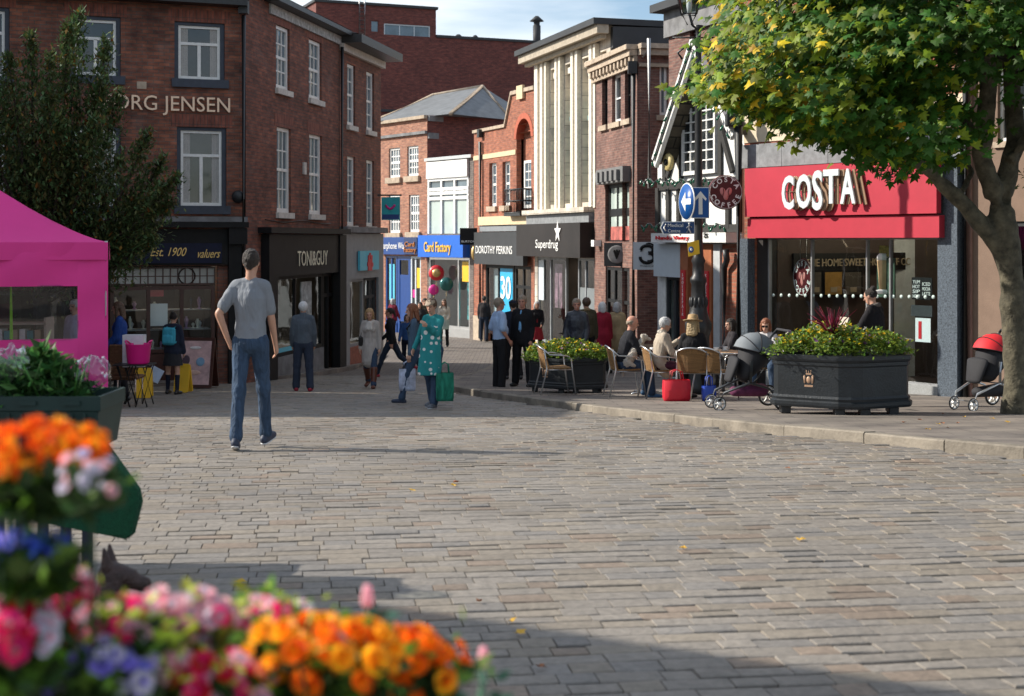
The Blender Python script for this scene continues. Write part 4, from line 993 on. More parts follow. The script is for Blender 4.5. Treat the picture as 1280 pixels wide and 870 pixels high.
for a, b, w_ in [(pz(824, 234), pz(926, 225), .16), (pz(832, 226), pz(832, 190), .14), (pz(853, 226), pz(853, 118), .13), (pz(902, 220), pz(902, 120), .13), (pz(850, 112), pz(903, 106), .16), (pz(873, 108), pz(873, 66), .14),
                 (pz(824, 288), pz(926, 285), .16), (pz(837, 235), pz(837, 288), .14), (pz(850, 235), pz(850, 288), .12), (pz(912, 228), pz(912, 286), .14), (pz(926, 180), pz(926, 290), .14), (pz(824, 235), pz(824, 288), .14), (pz(880, 232), pz(880, 286), .1),
                 (pz(836, 222), pz(852, 160), .12), (pz(918, 215), pz(903, 160), .12), (pz(858, 108), pz(866, 84), .1), (pz(890, 106), pz(880, 84), .1)]:
    k += 1; beam(g, a, b, w_, .004, .05+.0017*k)
link('timber_frame', g, TIMB, bt)
g = MB()
for A_, B_ in ((L0, AP), (RT, AP)):
    ext_ = ((A_[0]-B_[0])*.03, (A_[1]-B_[1])*.03)
    beam(g, (A_[0]+ext_[0], A_[1]+ext_[1]), B_, .16, .42, .50 if A_ is L0 else .497); beam(g, (A_[0]+ext_[0], A_[1]+ext_[1]+.13), (B_[0], B_[1]+.13), .07, .40, .55 if A_ is L0 else .547)
link('barge_board', g, WHITEP, bt)
g = MB()
for A_, B_ in ((L0, AP), (RT, AP)):
    g.hexa([f.p(A_[0], A_[1]-.0, .5), f.p(B_[0], B_[1], .5), f.p(B_[0], B_[1], -6), f.p(A_[0], A_[1], -6), f.p(A_[0]-(0), A_[1]+.14, .5), f.p(B_[0], B_[1]+.14, .5), f.p(B_[0], B_[1]+.14, -6), f.p(A_[0], A_[1]+.14, -6)])
z0_, z1_ = f.z(925, 158), f.z(925, 92)
g.hexa([f.p(RT[0]-.5, z0_, .25), f.p(f.L+.3, z0_, .25), f.p(f.L+.3, z0_, -.2), f.p(RT[0]-.5, z0_, -.2), f.p(RT[0]-1.0, z1_, -.9), f.p(f.L+.3, z1_, -.9), f.p(f.L+.3, z1_, -6), f.p(RT[0]-1.0, z1_, -6)])
link('roof', g, STONESLATE, bt)
r = f.rect(856.5, 898.5, 123, 218); r = (r[0], r[1], f.z(877, 218), f.z(877, 123))
w0 = window(f, bt, (r[0], r[1], r[2], r[3]), 1, 1, WHITEP, PANE, None, rev=-.02, frame=.07)
g = MB(); a, b, c, d = r
for fr_, wd in ((.26, .03), (.5, .10), (.74, .03)):
    t = a+(b-a)*fr_; f.box(g, t-wd/2, t+wd/2, c+.08, d-.07, .03, .085)
for q_ in range(1, 7): z = c+.08+(d-c-.15)*q_/7; f.box(g, a+.07, b-.07, z-.014, z+.014, .032, .08)
link('glazing_bar', g, WHITEP, w0)
# white gallery panels, fascia, shop
px_box(f, 'fascia', 831, 926, 291, 303, .06, .34, WHITEP, bt); lettering(f, 'Nando Vintry', 838, 880, 294.5, 299.5, REDV, bt, o=.36, ext=.01); lettering(f, '25', 899, 904, 291.5, 297, BLACKP, bt, o=.36, ext=.01)
px_box(f, 'side_fascia', 824, 857, 305, 346, .06, .14, PALEG, bt)
interior(f, bt, sh, 2.5, DARKIN); glaze(f, bt, sh, [.5], GREYD, -.1, .07); interior(f, bt, sh2, 2, WARMIN, 'doorway'); glaze(f, bt, sh2, [.5], BLACKP, -.14, .07, (.72,))
TERR = mat('orange varnished timber', (.34, .11, .045), .5, var=.2)
for pa, pb in ((856.5, 866.5), (885.5, 896)):
    q_ = add_box(f, 'pilaster', (f.s(pa), f.s(pb), gb, f.z(875, 305)), .004, .13, TERR, bt)
    add_box(f, 'sign_strip', (f.s(pa+2), f.s(pb-2.5), f.z(875, 400), f.z(875, 338)), .132, .15, REDV, q_)
    g = MB(); tmid = f.s((pa+pb)/2-.3)
    for k_ in range(11): z = f.z(875, 343+k_*5); M_ = f.tm(tmid, z-.05, .155); text_mb(g, 'SHOESREPAIR'[k_], M_, size=.1, extrude=.004)
    link('sign_lettering', g, LETW, q_)
px_box(f, 'door_jamb', 897, 905, 305, 470, .004, .1, mat('pale grey jamb', (.42, .44, .45), .6), bt); px_box(f, 'brick_pier', 906, 927, 305, 470, .004, .06, BR_ORANGE, bt)
g = MB(); t_ = f.s(914); g.tube([f.p(t_, gb, .16), f.p(t_, f.z(914, 335), .16), f.p(t_+.18, f.z(914, 325), .2), f.p(t_+.2, f.z(914, 312), .24)], .065, 8); link('drainpipe', g, BLACKM, bt)
# garland of cable and green lights hung along the front
g = MB(); ll = []
for y0 in (228, 284):
    pts = [f.p(f.L*k/24, f.z(822+104*k/24, y0-2+3*math.sin(k*1.9)), .40) for k in range(25)]; g.tube(pts, .018, 5); ll += pts
for A_, B_ in ((L0, AP), (AP, RT)):
    pts = [f.p(A_[0]+(B_[0]-A_[0])*k/10, A_[1]+(B_[1]-A_[1])*k/10-.02*(k % 2), .57) for k in range(11)]; g.tube(pts, .012, 5); ll += pts
g.cur = 1
for i, p in enumerate(ll): g.rcone(p, p+Vector((random.uniform(-.05, .05), 0, -.07)), .022, .03, n=6, caps=1)
link('light_garland', g, [BLACKM, mat('green bulb glass', (.02, .12, .07), .2)], label='string of unlit green bulbs strung along the timbered gable and beam', cat='string lights')
g = MB(); q = f.p(f.s(851), f.z(851, 203), .3); g.lathe([(.17, -.05), (.2, 0), (.17, .05)], q, 16, axis=Matrix((f.u, Vector((0, 0, 1)), f.n)).transposed()); g.cur = 1; g.lathe([(.07, 0), (.07, .06)], q+f.n*.02, 10, axis=Matrix((f.u, Vector((0, 0, 1)), f.n)).transposed())
link('alarm_box', g, [mat('pale yellow alarm box', (.62, .50, .22), .5), BLACKP], bt)
# black pipe at the junction
g = MB(); dq = 27.6; xq = PX(923, dq); g.tube([(xq, dq, gz(dq)), (xq, dq, CZ+(300-158)*dq/FOC)], .085, 10); g.box((xq-.08, dq, CZ+(300-150)*dq/FOC), (.34, .2, .26), bev=.02)
g.tube([(xq-.02, dq, CZ+(300-143)*dq/FOC), (xq-.06, dq, CZ+(300-135)*dq/FOC), (xq+.03, dq-.1, CZ+(300-126)*dq/FOC)], .05, 8)
link('junction_post', g, BLACKM, label='black post with a square junction box on top beside the red cafe fascia', cat='post')
# number three projecting sign
d0 = 37.5; fs = Fac(790, 827, d0, 0, db=d0-.1); tS = empty('projecting_sign', PT(809, 337, d0), 'pale grey square projecting sign with a swirling black numeral', 'sign')
px_box(fs, 'sign_board', 791.5, 826, 302.5, 337, -.07, .07, PALEG, tS); g = MB()
cx0, y0 = 809, 317
pts = [fs.p(fs.s(cx0-6+0), fs.z(cx0, y0-6), .085)]
def arcp(cx_, cy_, rx, ry, a0, a1, n_=12): return [fs.p(fs.s(cx_+rx*math.cos(R(a0+(a1-a0)*k/n_))), fs.z(809, cy_-ry*math.sin(R(a0+(a1-a0)*k/n_))), .085) for k in range(n_+1)]
g.tube(arcp(809, 312, 7.5, 5, 200, -75)+arcp(809, 322, 8.5, 6.5, 80, -190), .045, 6); g.tube(arcp(811, 315, 9, 11, 110, -100), .022, 6)
link('numeral', g, BLACKP, tS); lettering(fs, 'Three.co.uk', 800, 818, 331, 333.5, BLACKP, tS, o=.08, ext=.003)
px_box(fs, 'sign_bracket', 826, 834, 306, 309, -.03, .03, BLACKM, tS)

# ------------------------------------------------------------------ 10 coffee shop
f = Fac(930.5, 1208, 27.95, -600, db=27.95*(930.5+600)/(1208+600)); bc = building('coffee_shop', f, 'coffee shop with a deep red fascia, full height glass and grey granite columns')
gb = gz(26)+KH
S = lambda px: f.s(px)
fo4 = Fac(0, 1, A=f.A+f.n*.42, B=f.B+f.n*.42); S4 = lambda px: fo4.s(px)
zs = {k: f.z(1050, y) for k, y in dict(top=206.3, seam=270.5, bot=297.3).items()}
z_top, z_seam, z_bot = 2.97, 2.025, 1.64
glr = (S(958), S(1181), gz(24.3)+.24, z_bot)
zt = 9.0
up = [(S(945), S(985), 4.6, 6.4), (S(1010), S(1060), 4.6, 6.4), (S(1085), S(1140), 4.6, 6.4)]
g = MB(); f.wall(g, 0, f.L, -2.4, 3.5, [(S(944), S(1181), -2.4, z_bot)], .3); f.wall(g, 0, f.L, 4.05, zt, up, .15); f.shell(g, 0, f.L, -2.4, zt, 9); link('wall', g, BR_ORANGE, bc)
for r in up: window(f, bc, r, 2, 2, WHITEP, PANE, (STONE, .12, .06, .1))
g = MB(); f.box(g, 0, f.L, 3.5, 4.05, -.3, .02); link('render_band', g, CREAM, bc)
g = MB()
n_ = 9
for k in range(n_): a, b = f.L*k/n_, f.L*(k+1)/n_; f.box(g, a+.003, b-.003, z_top+.03, 3.45, .021, .16+(.004 if k % 2 else 0))
link('stone_lintel', g, LEAD, bc)
fa = add_box(f, 'fascia', (S4(931), S4(1170.5), z_seam+.02, z_top), .30, .42, REDS, bc)
g = MB(); f.box(g, S4(931.5), S4(1171), z_bot, z_seam-.01, .16, .36); f.box(g, S4(931.5), S4(1186), z_bot-.004, z_top-.004, .022, .158); link('fascia_backing', g, REDS, bc)
g = MB(); f.box(g, S4(931.2), S4(933), z_bot+.01, z_top-.01, .159, .30); link('fascia_trim', g, REDS, bc)
# stacked letters: pale faces in front of brown backs, each a letter of its own
xs_ = [(986, 1001, 'C', .00), (1004, 1022.5, 'O', .0), (1024, 1037, 'S', -.05), (1038, 1057, 'T', .05), (1059, 1078, 'A', .03)]
BROWNL = mat('bronze letter side', (.30, .19, .12), .4, metal=.2, var=.05)
for a_, b_, ch, dz in xs_:
    g = MB(); a, b = S4(a_-1), S4(b_-1); zc = 2.19+dz+(a-S4(986))*.03; hgt = .60 if ch != 'S' else .70
    for k in range(3):
        g.cur = 0 if k == 2 else 1
        M_ = f.tm((a+b)/2+.085*(2-k), zc-.01*(2-k), .46+.055*k)
        text_mb(g, ch, M_, size=hgt/.72, extrude=.014 if k < 2 else .018, width=b-a, bold=.022)
    for q_ in (.3, .7): g.cur = 1; t = a+(b-a)*q_; g.tube([f.p(t, zc+hgt*.5, .42), f.p(t, zc+hgt*.5, .56)], .012, 5)
    link('lettering', g, [mat('pale blue grey letter face', (.62, .68, .70), .35, var=.04), BROWNL], fa)
for pa, pb, m_ in ((931, 943.5, GRANITE), (944, 957.5, mat('dark return wall', (.035, .03, .028), .4))):
    add_box(f, 'column', (S(pa), S(pb), -2.3, z_bot-.01), -.3 if m_ is not GRANITE else .003, -.05 if m_ is not GRANITE else .16, m_, bc)
add_box(f, 'column', (S(1182.5), S(1207), -2.3, 3.0), .003, .22, GRANITE, bc)
interior(f, bc, (glr[0], glr[1], gb-.1, z_bot+.5), 4.2, mat('dark brown cafe wall', (.07, .045, .034), .7, var=.3, scale=1))
mul = [(S(p)-glr[0])/(glr[1]-glr[0]) for p in (1012, 1081, 1110)]
gw = glaze(f, bc, glr, mul, mat('slim steel frame', (.35, .36, .37), .4, metal=.5), -.12, .03)
add_box(f, 'stall_riser', (glr[0], glr[1], -2.2, glr[2]-.002), -.2, .02, mat('pale granite plinth', (.30, .31, .31), .5, var=.3, scale=60), bc)
for k_ in range(6): g = MB(); f.box(g, glr[0]+.7, glr[0]+.95, z_bot+.40, z_bot+.46, -.7-k_*.62, -.45-k_*.62); link('ceiling_lamp', g, LAMPM, bc)
shop_lamps(f, bc, (glr[0]+1.5, glr[1]), 3.2, 4, z_bot+.46, .12)
fb = Fac(0, 1, A=f.p(glr[0]+.02, 0, -.3), B=f.p(glr[0]+.02, 0, -4.2))
wl = mat('cafe wall script', (.40, .31, .20), .6)
wb = px_box(fb, 'wall_banner', 990, 1150, 316, 338, .004, .05, mat('black wall banner', (.012, .011, .010), .5), bc); lettering(fb, 'THE HOME SWEET HOME OF COSTA', 1004, 1150, 322.5, 332, wl, wb, o=.07, ext=.01)
for pa, pb in ((1010, 1023), (1028, 1049), (1053, 1073)):
    pf = px_box(fb, 'picture_frame', pa-2, pb+2, 338, 370, .004, .07, BLACKP, bc); px_box(fb, 'picture', pa, pb, 340, 368, .071, .075, mat('amber cup picture', (.42, .22, .05), .6, var=.2) if pa == 1028 else mat('dull cup picture', (.10, .08, .06), .6, var=.3), pf)
    g = MB(); q = fb.p(fb.s((pa+pb)/2), fb.z((pa+pb)/2, 362), .08); fb.box(g, fb.s((pa+pb)/2)-.09, fb.s((pa+pb)/2)+.09, q.z-.05, q.z+.05, .077, .085); link('cup_motif', g, wl, pf)
# things on the glass
def arc_text(mb, txt, M, rad, amid, span, size, ext=.006, flip=False):
    n_ = len(txt)
    for i, ch in enumerate(txt):
        if ch == ' ': continue
        k = (i-(n_-1)/2)/max(1, n_-1)
        a = amid-k*span if not flip else amid+k*span
        rr_ = rad if not flip else rad+size*.72
        T = M @ Matrix.Translation((rr_*math.cos(R(a)), rr_*math.sin(R(a)), 0)) @ Matrix.Rotation(R(a-90 if not flip else a+90), 4, 'Z')
        text_mb(mb, ch, T, size=size, extrude=ext, bold=.003)
def cafe_disc(nm, M, r, parent=None, label=None, th=.05, bead=False, cat=None):
    g = MB(); g.M = M; g.lathe([(r*.97, -th), (r, -th*.5), (r, th*.5), (r*.97, th)], (0, 0, 0), 40, smooth=False); g.cur = 1
    for s_ in (1, ):
        # thin rim
        for k in range(40):
            a0, a1 = 2*math.pi*k/40, 2*math.pi*(k+1)/40
            g.tube([(r*.93*math.cos(a0), r*.93*math.sin(a0), th), (r*.93*math.cos(a1), r*.93*math.sin(a1), th)], r*.018, 5)
    g.cur = 2
    for k, (cx_, cy_, w_, an) in enumerate(((-.13, .02, .17, 20), (.13, .02, .17, -25), (0, -.12, .16, 0))):
        g.ball((cx_*r*1.3, cy_*r*1.6, th), (w_*r, r*.26, .012), 12, 6, Matrix.Rotation(R(an), 3, 'Z'))
    g.cur = 0
    for k in (-1, 1): g.tube([(k*.17*r+.02*r, .22*r, th+.014), (k*.13*r, 0, th+.016), (k*.19*r, -.2*r, th+.014)], r*.02, 4)
    g.M = None
    g.cur = 1; arc_text(g, 'COSTA', M @ Matrix.Translation((0, 0, th)), r*.60, 90, 120, r*.40); arc_text(g, 'COFFEE', M @ Matrix.Translation((0, 0, th)), r*.60, 270, 140, r*.40, flip=True)
    return link(nm, g, [MAROON, LETW, PINKL], parent, label=label, cat=cat)
def facM(c, u, n): 
    M = Matrix.Identity(4)
    for i in range(3): M[i][0] = u[i]; M[i][1] = (0, 0, 1)[i]; M[i][2] = n[i]; M[i][3] = c[i]
    return M
dd = f.sd(988)[1]; q = f.p(S(988), f.z(988, 347), -.35)
hs = empty('hanging_disc', q, 'maroon coffee disc hanging on two cords inside the cafe window', 'sign')
u_ = Vector((.30, -.954, 0)).normalized(); cafe_disc('disc', facM(q, u_, Vector((u_.y, -u_.x, 0))), .36, hs, th=.03)
g = MB()
for s_ in (-.12, .12): g.tube([q+u_*s_+Vector((0, 0, .34)), Vector((q.x, q.y, z_bot))+u_*s_], .006, 4)
link('cord', g, ALU, hs)
for i, (pa, pb, ya, yb, m_, nm) in enumerate([(1132.5, 1158, 347, 375, BLACKP, 'menu_poster'), (1131.5, 1158, 382, 396, GREYD, 'notice'), (1137, 1156, 398, 428, PAPER, 'white_poster'), (1172, 1180, 368, 379, REDV, 'red_sticker'), (1089, 1112, 322, 372, mat('green drink poster', (.04, .08, .05), .5, var=.8, scale=7), 'drink_poster'), (1092, 1105, 307, 321, mat('yellow notice', (.30, .24, .05), .5, var=.8, scale=16), 'notice')]):
    p_ = px_box(f, nm, pa, pb, ya, yb, -.16, -.15, m_, bc)
    if nm == 'menu_poster':
        g = MB(); r_ = random.Random(5); chars = ['#!?=', 'MIX', 'SIP', 'HOT']
        for row_, tx in enumerate(('YUM', 'HOT', 'SIP', 'NOW')): f.text(g, tx, 1134, 1143, 350+row_*6, 354.5+row_*6, o=-.145, ext=.003)
        for row_, tx in enumerate(('ICED', 'MOCHA', 'LATTE')): f.text(g, tx, 1146, 1156, 353+row_*6, 357.5+row_*6, o=-.145, ext=.003)
        link('poster_lettering', g, LETW, p_)
    if nm == 'white_poster': px_box(f, 'poster_picture', 1141, 1145, 402, 424, -.149, -.146, REDV, p_)
    if nm == 'drink_poster':
        g = MB(); q = f.p(S(1098.5), f.z(1098, 362), -.1); g.cur = 0; g.lathe([(.06, 0), (.075, .25), (.1, .5), (.1, .52)], q, 12, sx=1, sy=.1); g.cur = 1; g.lathe([(.1, .52), (.1, .6), (.06, .64)], q, 12, sy=.1); g.lathe([(.17, -.08), (.2, -.02), (.1, 0)], q+Vector((.05, 0, 0)), 16, sy=.12)
        link('poster_picture', g, [mat('latte glass print', (.55, .38, .20), .5), LETW], p_)
g = MB()
for i in range(22):
    px = 963+i*10; t = S(px); z = f.z(px, 369+ (px-960)*.012); g.lathe([(.035, 0), (.035, .003)], f.p(t, z, -.078), 12, axis=Matrix((f.u, Vector((0, 0, 1)), f.n)).transposed())
link('safety_dot', g, mat('frosted dot film', (.45, .55, .52), .4), gw)
g = MB(); t = S(1205); g.tube([f.p(t+.1, gb-.2, .1), f.p(t+.1, 5, .1)], .06, 8); link('drainpipe', g, BLACKM, bc)
# projecting disc sign and its wall plate
dc = 27.5; q = PT(906.5, 240.5, dc); ps = empty('disc_sign', q, 'round maroon coffee sign projecting from the left end of the red fascia', 'sign')
cafe_disc('disc', facM(q, Vector((1, .05, 0)).normalized(), Vector((.05, -1, 0)).normalized()), .335, ps, th=.06)
g = MB(); wp = f.p(S(933), f.z(933, 241), .45); g.tube([q+Vector((.3, 0, 0)), wp], .03, 6); g.cur = 1; f.box(g, S(932), S(936.5), wp.z-.16, wp.z+.16, .421, .47); link('bracket', g, [BLACKM, WHITEP], ps)
# building right of the cafe
f = Fac(1208.5, 1480, 27.95*(930.5+600)/(1208.5+600), -600); br = building('rendered_building', f, 'plain brown rendered building at the right edge behind the tree trunk')
sh = (f.s(1262), f.s(1400), gz(22)+.2, 1.9)
g = MB(); f.wall(g, 0, f.L, -2.2, 8.6, [sh, (.6, 1.6, 3.2, 5.2), (2.4, 3.4, 3.2, 5.2)], .15); f.shell(g, 0, f.L, -2.2, 8.6, 9); link('wall', g, RENDER_B, br)
for r in ((.6, 1.6, 3.2, 5.2), (2.4, 3.4, 3.2, 5.2)): window(f, br, r, 2, 4, WHITEP, PANE, (STONE, .1, .05, .06))
interior(f, br, sh, 3, DARKIN); glaze(f, br, sh, [.4], GREYD, -.12, .08)
g = MB(); f.box(g, .003, .12, -2, 5, .004, .05); link('pink_edge_strip', g, mat('pinkish stone edge', (.32, .19, .16), .8), br)

# ================================================================== STREET FURNITURE
# lamp post
dl = 24.8; xl = PX(873, dl); gl = gz(dl)+KH
lp = empty('lamp_post', (xl, dl, gl), 'ornate black lamp post with glass lantern, blue arrow signs fixed to it', 'lamp post')
def zl_(y): return CZ+(300-y)*dl/FOC
g = MB(); b0 = gl
g.lathe([(.30, b0), (.30, b0+.12), (.25, b0+.16), (.25, b0+.3), (.21, b0+.36), (.19, b0+1.0), (.21, b0+1.05), (.23, zl_(412)), (.235, zl_(404)), (.19, zl_(398)), (.155, zl_(388)), (.13, zl_(372)), (.12, zl_(355)), (.145, zl_(352)), (.145, zl_(348)), (.105, zl_(344)), (.10, zl_(330)), (.125, zl_(326)), (.09, zl_(320)), (.075, zl_(300)), (.068, zl_(200)), (.06, zl_(95)), (.085, zl_(90)), (.085, zl_(84)), (.055, zl_(80)), (.05, zl_(60)), (.075, zl_(55)), (.04, zl_(50)), (.05, zl_(36)), (.09, zl_(32)), (.02, zl_(31))], (xl, dl, 0), 20)
for k in range(12):
    a = k*math.pi/6; g.ball((xl+.135*math.cos(a), dl+.135*math.sin(a), zl_(378)), (.035, .035, .1), 6, 5)
link('post', g, BLACKM, lp)
g = MB()
for s_ in (-1, 1): g.tube([(xl, dl, zl_(66)), (xl+s_*.22, dl, zl_(58)), (xl+s_*.36, dl, zl_(66)), (xl+s_*.28, dl, zl_(74))], .022, 6)
g.tube([(xl-.45, dl, zl_(47)), (xl+.45, dl, zl_(47))], .02, 6)
g.tube([(xl, dl, zl_(40)), (xl-.1, dl, zl_(32)), (xl-.16, dl, zl_(17))], .025, 6)
for s_ in (-1, 1): g.tube([(xl-.16+s_*.03, dl, zl_(31)), (xl-.16+s_*.11, dl, zl_(20)), (xl-.16+s_*.13, dl, zl_(12))], .012, 5)
link('scroll_arm', g, BLACKM, lp)
g = MB(); ln = empty
xl0 = xl; xl = xl-.16
def sq(h, r_): return [(xl-r_, dl-r_, h), (xl+r_, dl-r_, h), (xl+r_, dl+r_, h), (xl-r_, dl+r_, h)]
z0, z1, z2 = zl_(18), zl_(-26), zl_(-46)
A0, A1 = sq(z0, .12), sq(z1, .26)
for k in range(4): g.tube([A0[k], A1[k]], .012, 5); g.tube([A0[k], A0[(k+1) % 4]], .014, 5); g.tube([A1[k], A1[(k+1) % 4]], .018, 5)
g.lathe([(.36, z1), (.3, z1+.05), (.12, z2), (.05, z2+.08), (.06, z2+.15), (.01, z2+.25)], (xl, dl, 0), 4)
lt_ = link('lantern', g, BLACKM, lp)
g = MB(); B0, B1 = sq(z0+.01, .115), sq(z1-.01, .25)
for k in range(4): g.quad(B0[k], B0[(k+1) % 4], B1[(k+1) % 4], B1[k])
link('lantern_glass', g, glass_mat('lantern glass', (.8, .85, .88), 2.), lt_)
g = MB(); g.lathe([(.03, z0), (.05, z0+.15), (.05, z0+.3), (.02, z0+.36)], (xl, dl, 0), 10); link('lamp_globe', g, mat('opal globe', (.8, .8, .78), .3), lt_); xl = xl0
def flat_sign(name, label, poly, d, th, m, tilt=0, marks=(), back=ALU, nrm=(0, -1)):
    """poly in picture coordinates at depth d; marks: list of (poly, material)"""
    c = Vector((sum(PX(p[0], d) for p in poly)/len(poly), d, sum(CZ+(300-p[1])*d/FOC for p in poly)/len(poly)))
    t = empty(name, c, label, 'sign')
    def pr(pl, y0, y1, mm, nm, par):
        g = MB(); n_ = len(pl); a = [Vector((PX(p[0], d), d+y0, CZ+(300-p[1])*d/FOC)) for p in pl]; b = [v+Vector((0, y1-y0, 0)) for v in a]
        g.add(a+b, [tuple(range(n_)), tuple(range(2*n_-1, n_-1, -1))]+[(k, (k+1) % n_, n_+(k+1) % n_, n_+k) for k in range(n_)])
        return link(nm, g, mm, par)
    base = pr(poly, -th, 0, m, 'sign_plate', t)
    for i, (pl, mm, nm) in enumerate(marks): pr(pl, -th-.006, -th-.001-i*.0002, mm, nm, base)
    return t
ds = dl-.14
rc = lambda a, b, c, d: [(a, d), (b, d), (b, c), (a, c)]
t = flat_sign('direction_sign', 'upright rectangular blue sign with a white arrow pointing up on the lamp post', rc(864, 886.5, 234, 273), ds, .02, LETW, marks=[(rc(865, 885.6, 235, 272), SIGNBLUE, 'blue_face')])
g = MB()
P2 = lambda px, py, y: Vector((PX(px, ds), ds+y, CZ+(300-py)*ds/FOC))
g.add([P2(x_, y_, -.032) for x_, y_ in ((873, 268), (877.8, 268), (877.8, 247), (881.8, 251), (883.2, 248.5), (875.4, 239), (867.5, 248.5), (869, 251), (873, 247))], [(0, 1, 2, 8), (2, 3, 4, 5), (8, 2, 5), (8, 5, 6, 7)]); link('arrow', g, LETW, t)
# round sign seen at an angle
q = PT(860, 252, dl+.02); t = empty('direction_sign', q, 'round blue sign with a white arrow pointing left, seen edge on behind the square one', 'sign')
u_ = Vector((.42, .9, 0)).normalized(); n_ = Vector((u_.y, -u_.x, 0)); n_ = -n_ if n_.y > 0 else n_
u_ = Vector((.30, -.95, 0)).normalized(); n_ = Vector((-.95, -.30, 0)).normalized()
M_ = facM(q+Vector((-.02, 0, 0)), u_, n_); g = MB(); g.M = M_; g.lathe([(.325, -.01), (.33, 0), (.325, .01)], (0, 0, 0), 32); g.cur = 1; g.lathe([(.31, .0105), (.31, .014)], (0, 0, 0), 32); g.cur = 0
g.add([(-.2, 0, .02), (-.02, .17, .02), (-.02, .05, .02), (.2, .05, .02), (.2, -.05, .02), (-.02, -.05, .02), (-.02, -.17, .02)], [(0, 5, 2), (0, 2, 1), (0, 6, 5), (2, 5, 4, 3)]); g.M = None
link('sign_plate', g, [LETW, SIGNBLUE], t)
t = flat_sign('finger_sign', 'dark blue finger sign pointing left to the medical centre', [(825, 284.5), (829, 277), (868, 276.5), (868, 292.5), (829, 293)], ds, .03, LETW, marks=[([(826.5, 284.5), (829.6, 278), (867.4, 277.5), (867.4, 291.5), (829.6, 292)], mat('finger sign blue', (.008, .05, .17), .4), 'blue_face')])
fs = Fac(825, 868, ds, 0, db=ds)
lettering(fs, 'Medical', 834.5, 853.5, 279.3, 283.7, LETW, t, o=.045, ext=.003); lettering(fs, 'Centre', 834.5, 850, 286.3, 290.5, LETW, t, o=.045, ext=.003)
g = MB(); g.tube([P2(832, 280, -.045), P2(829.5, 284.5, -.045), P2(832, 289, -.045)], .012, 4); g.ball(P2(861, 279.5, -.045), (.018, .006, .018), 8, 5); g.tube([P2(861, 281, -.045), P2(860.5, 286, -.045), P2(863, 291, -.045)], .012, 4); g.tube([P2(860.5, 286, -.045), P2(858, 291, -.045)], .01, 4); g.tube([P2(864.5, 284, -.045), P2(861, 282, -.045), P2(857.5, 285, -.045)], .009, 4); link('pictogram', g, LETW, t)
t = flat_sign('notice_sign', 'small yellow notice with a dark disc tilted on the lamp post under the blue signs', [(859.5, 303.5), (873.5, 300), (874.5, 317), (860.5, 321)], ds+.02, .015, YEL)
g = MB(); g.ball(P2(864, 312, -.0), (.045, .012, .055), 12, 8); g.cur = 1; g.ball(P2(864, 312, -.012), (.02, .01, .025), 10, 6); link('disc_mark', g, [SIGNBLUE, LETW], t)
# ---- planters
GREENP = mat('dark green grey cast iron', (.011, .0145, .018), .45, var=.35, scale=5, bump=.2, bscale=40)
LEAFG = leaf_mat('bedding leaf', (.085, .16, .025)); LEAFY = leaf_mat('bright bedding leaf', (.20, .28, .035)); YF = flow_mat('yellow petal', (.80, .55, .02)); PF = flow_mat('purple petal', (.22, .08, .25)); RF = flow_mat('red spike leaf', (.22, .02, .05)); WF = flow_mat('cream petal', (.75, .70, .60))
def small_leaf(mb, c, s_, rnd, slim=.5, up=.3):
    d = Vector((rnd.gauss(0, 1), rnd.gauss(0, 1), abs(rnd.gauss(up, .6)))).normalized(); u, w_ = frame_for(d); a = rnd.uniform(0, 6.28); k = u*math.cos(a)+w_*math.sin(a)
    c = Vector(c); mb.add([c, c+d*s_*.5+k*s_*slim*.5, c+d*s_+u*s_*.08, c+d*s_*.5-k*s_*slim*.5], [(0, 1, 2, 3)])
def small_bloom(mb, c, s_, rnd, n_=5):
    d = Vector((rnd.gauss(0, .6), rnd.gauss(-.3, .6), 1)).normalized(); u, w_ = frame_for(d); c = Vector(c); ph = rnd.uniform(0, 6)
    for k in range(n_):
        a = ph+k*2*math.pi/n_; e = u*math.cos(a)+w_*math.sin(a); t = u*math.cos(a+1.57)+w_*math.sin(a+1.57)
        mb.add([c, c+e*s_*.55+t*s_*.35+d*s_*.15, c+e*s_+d*s_*.25, c+e*s_*.55-t*s_*.35+d*s_*.15], [(0, 1, 2, 3)])
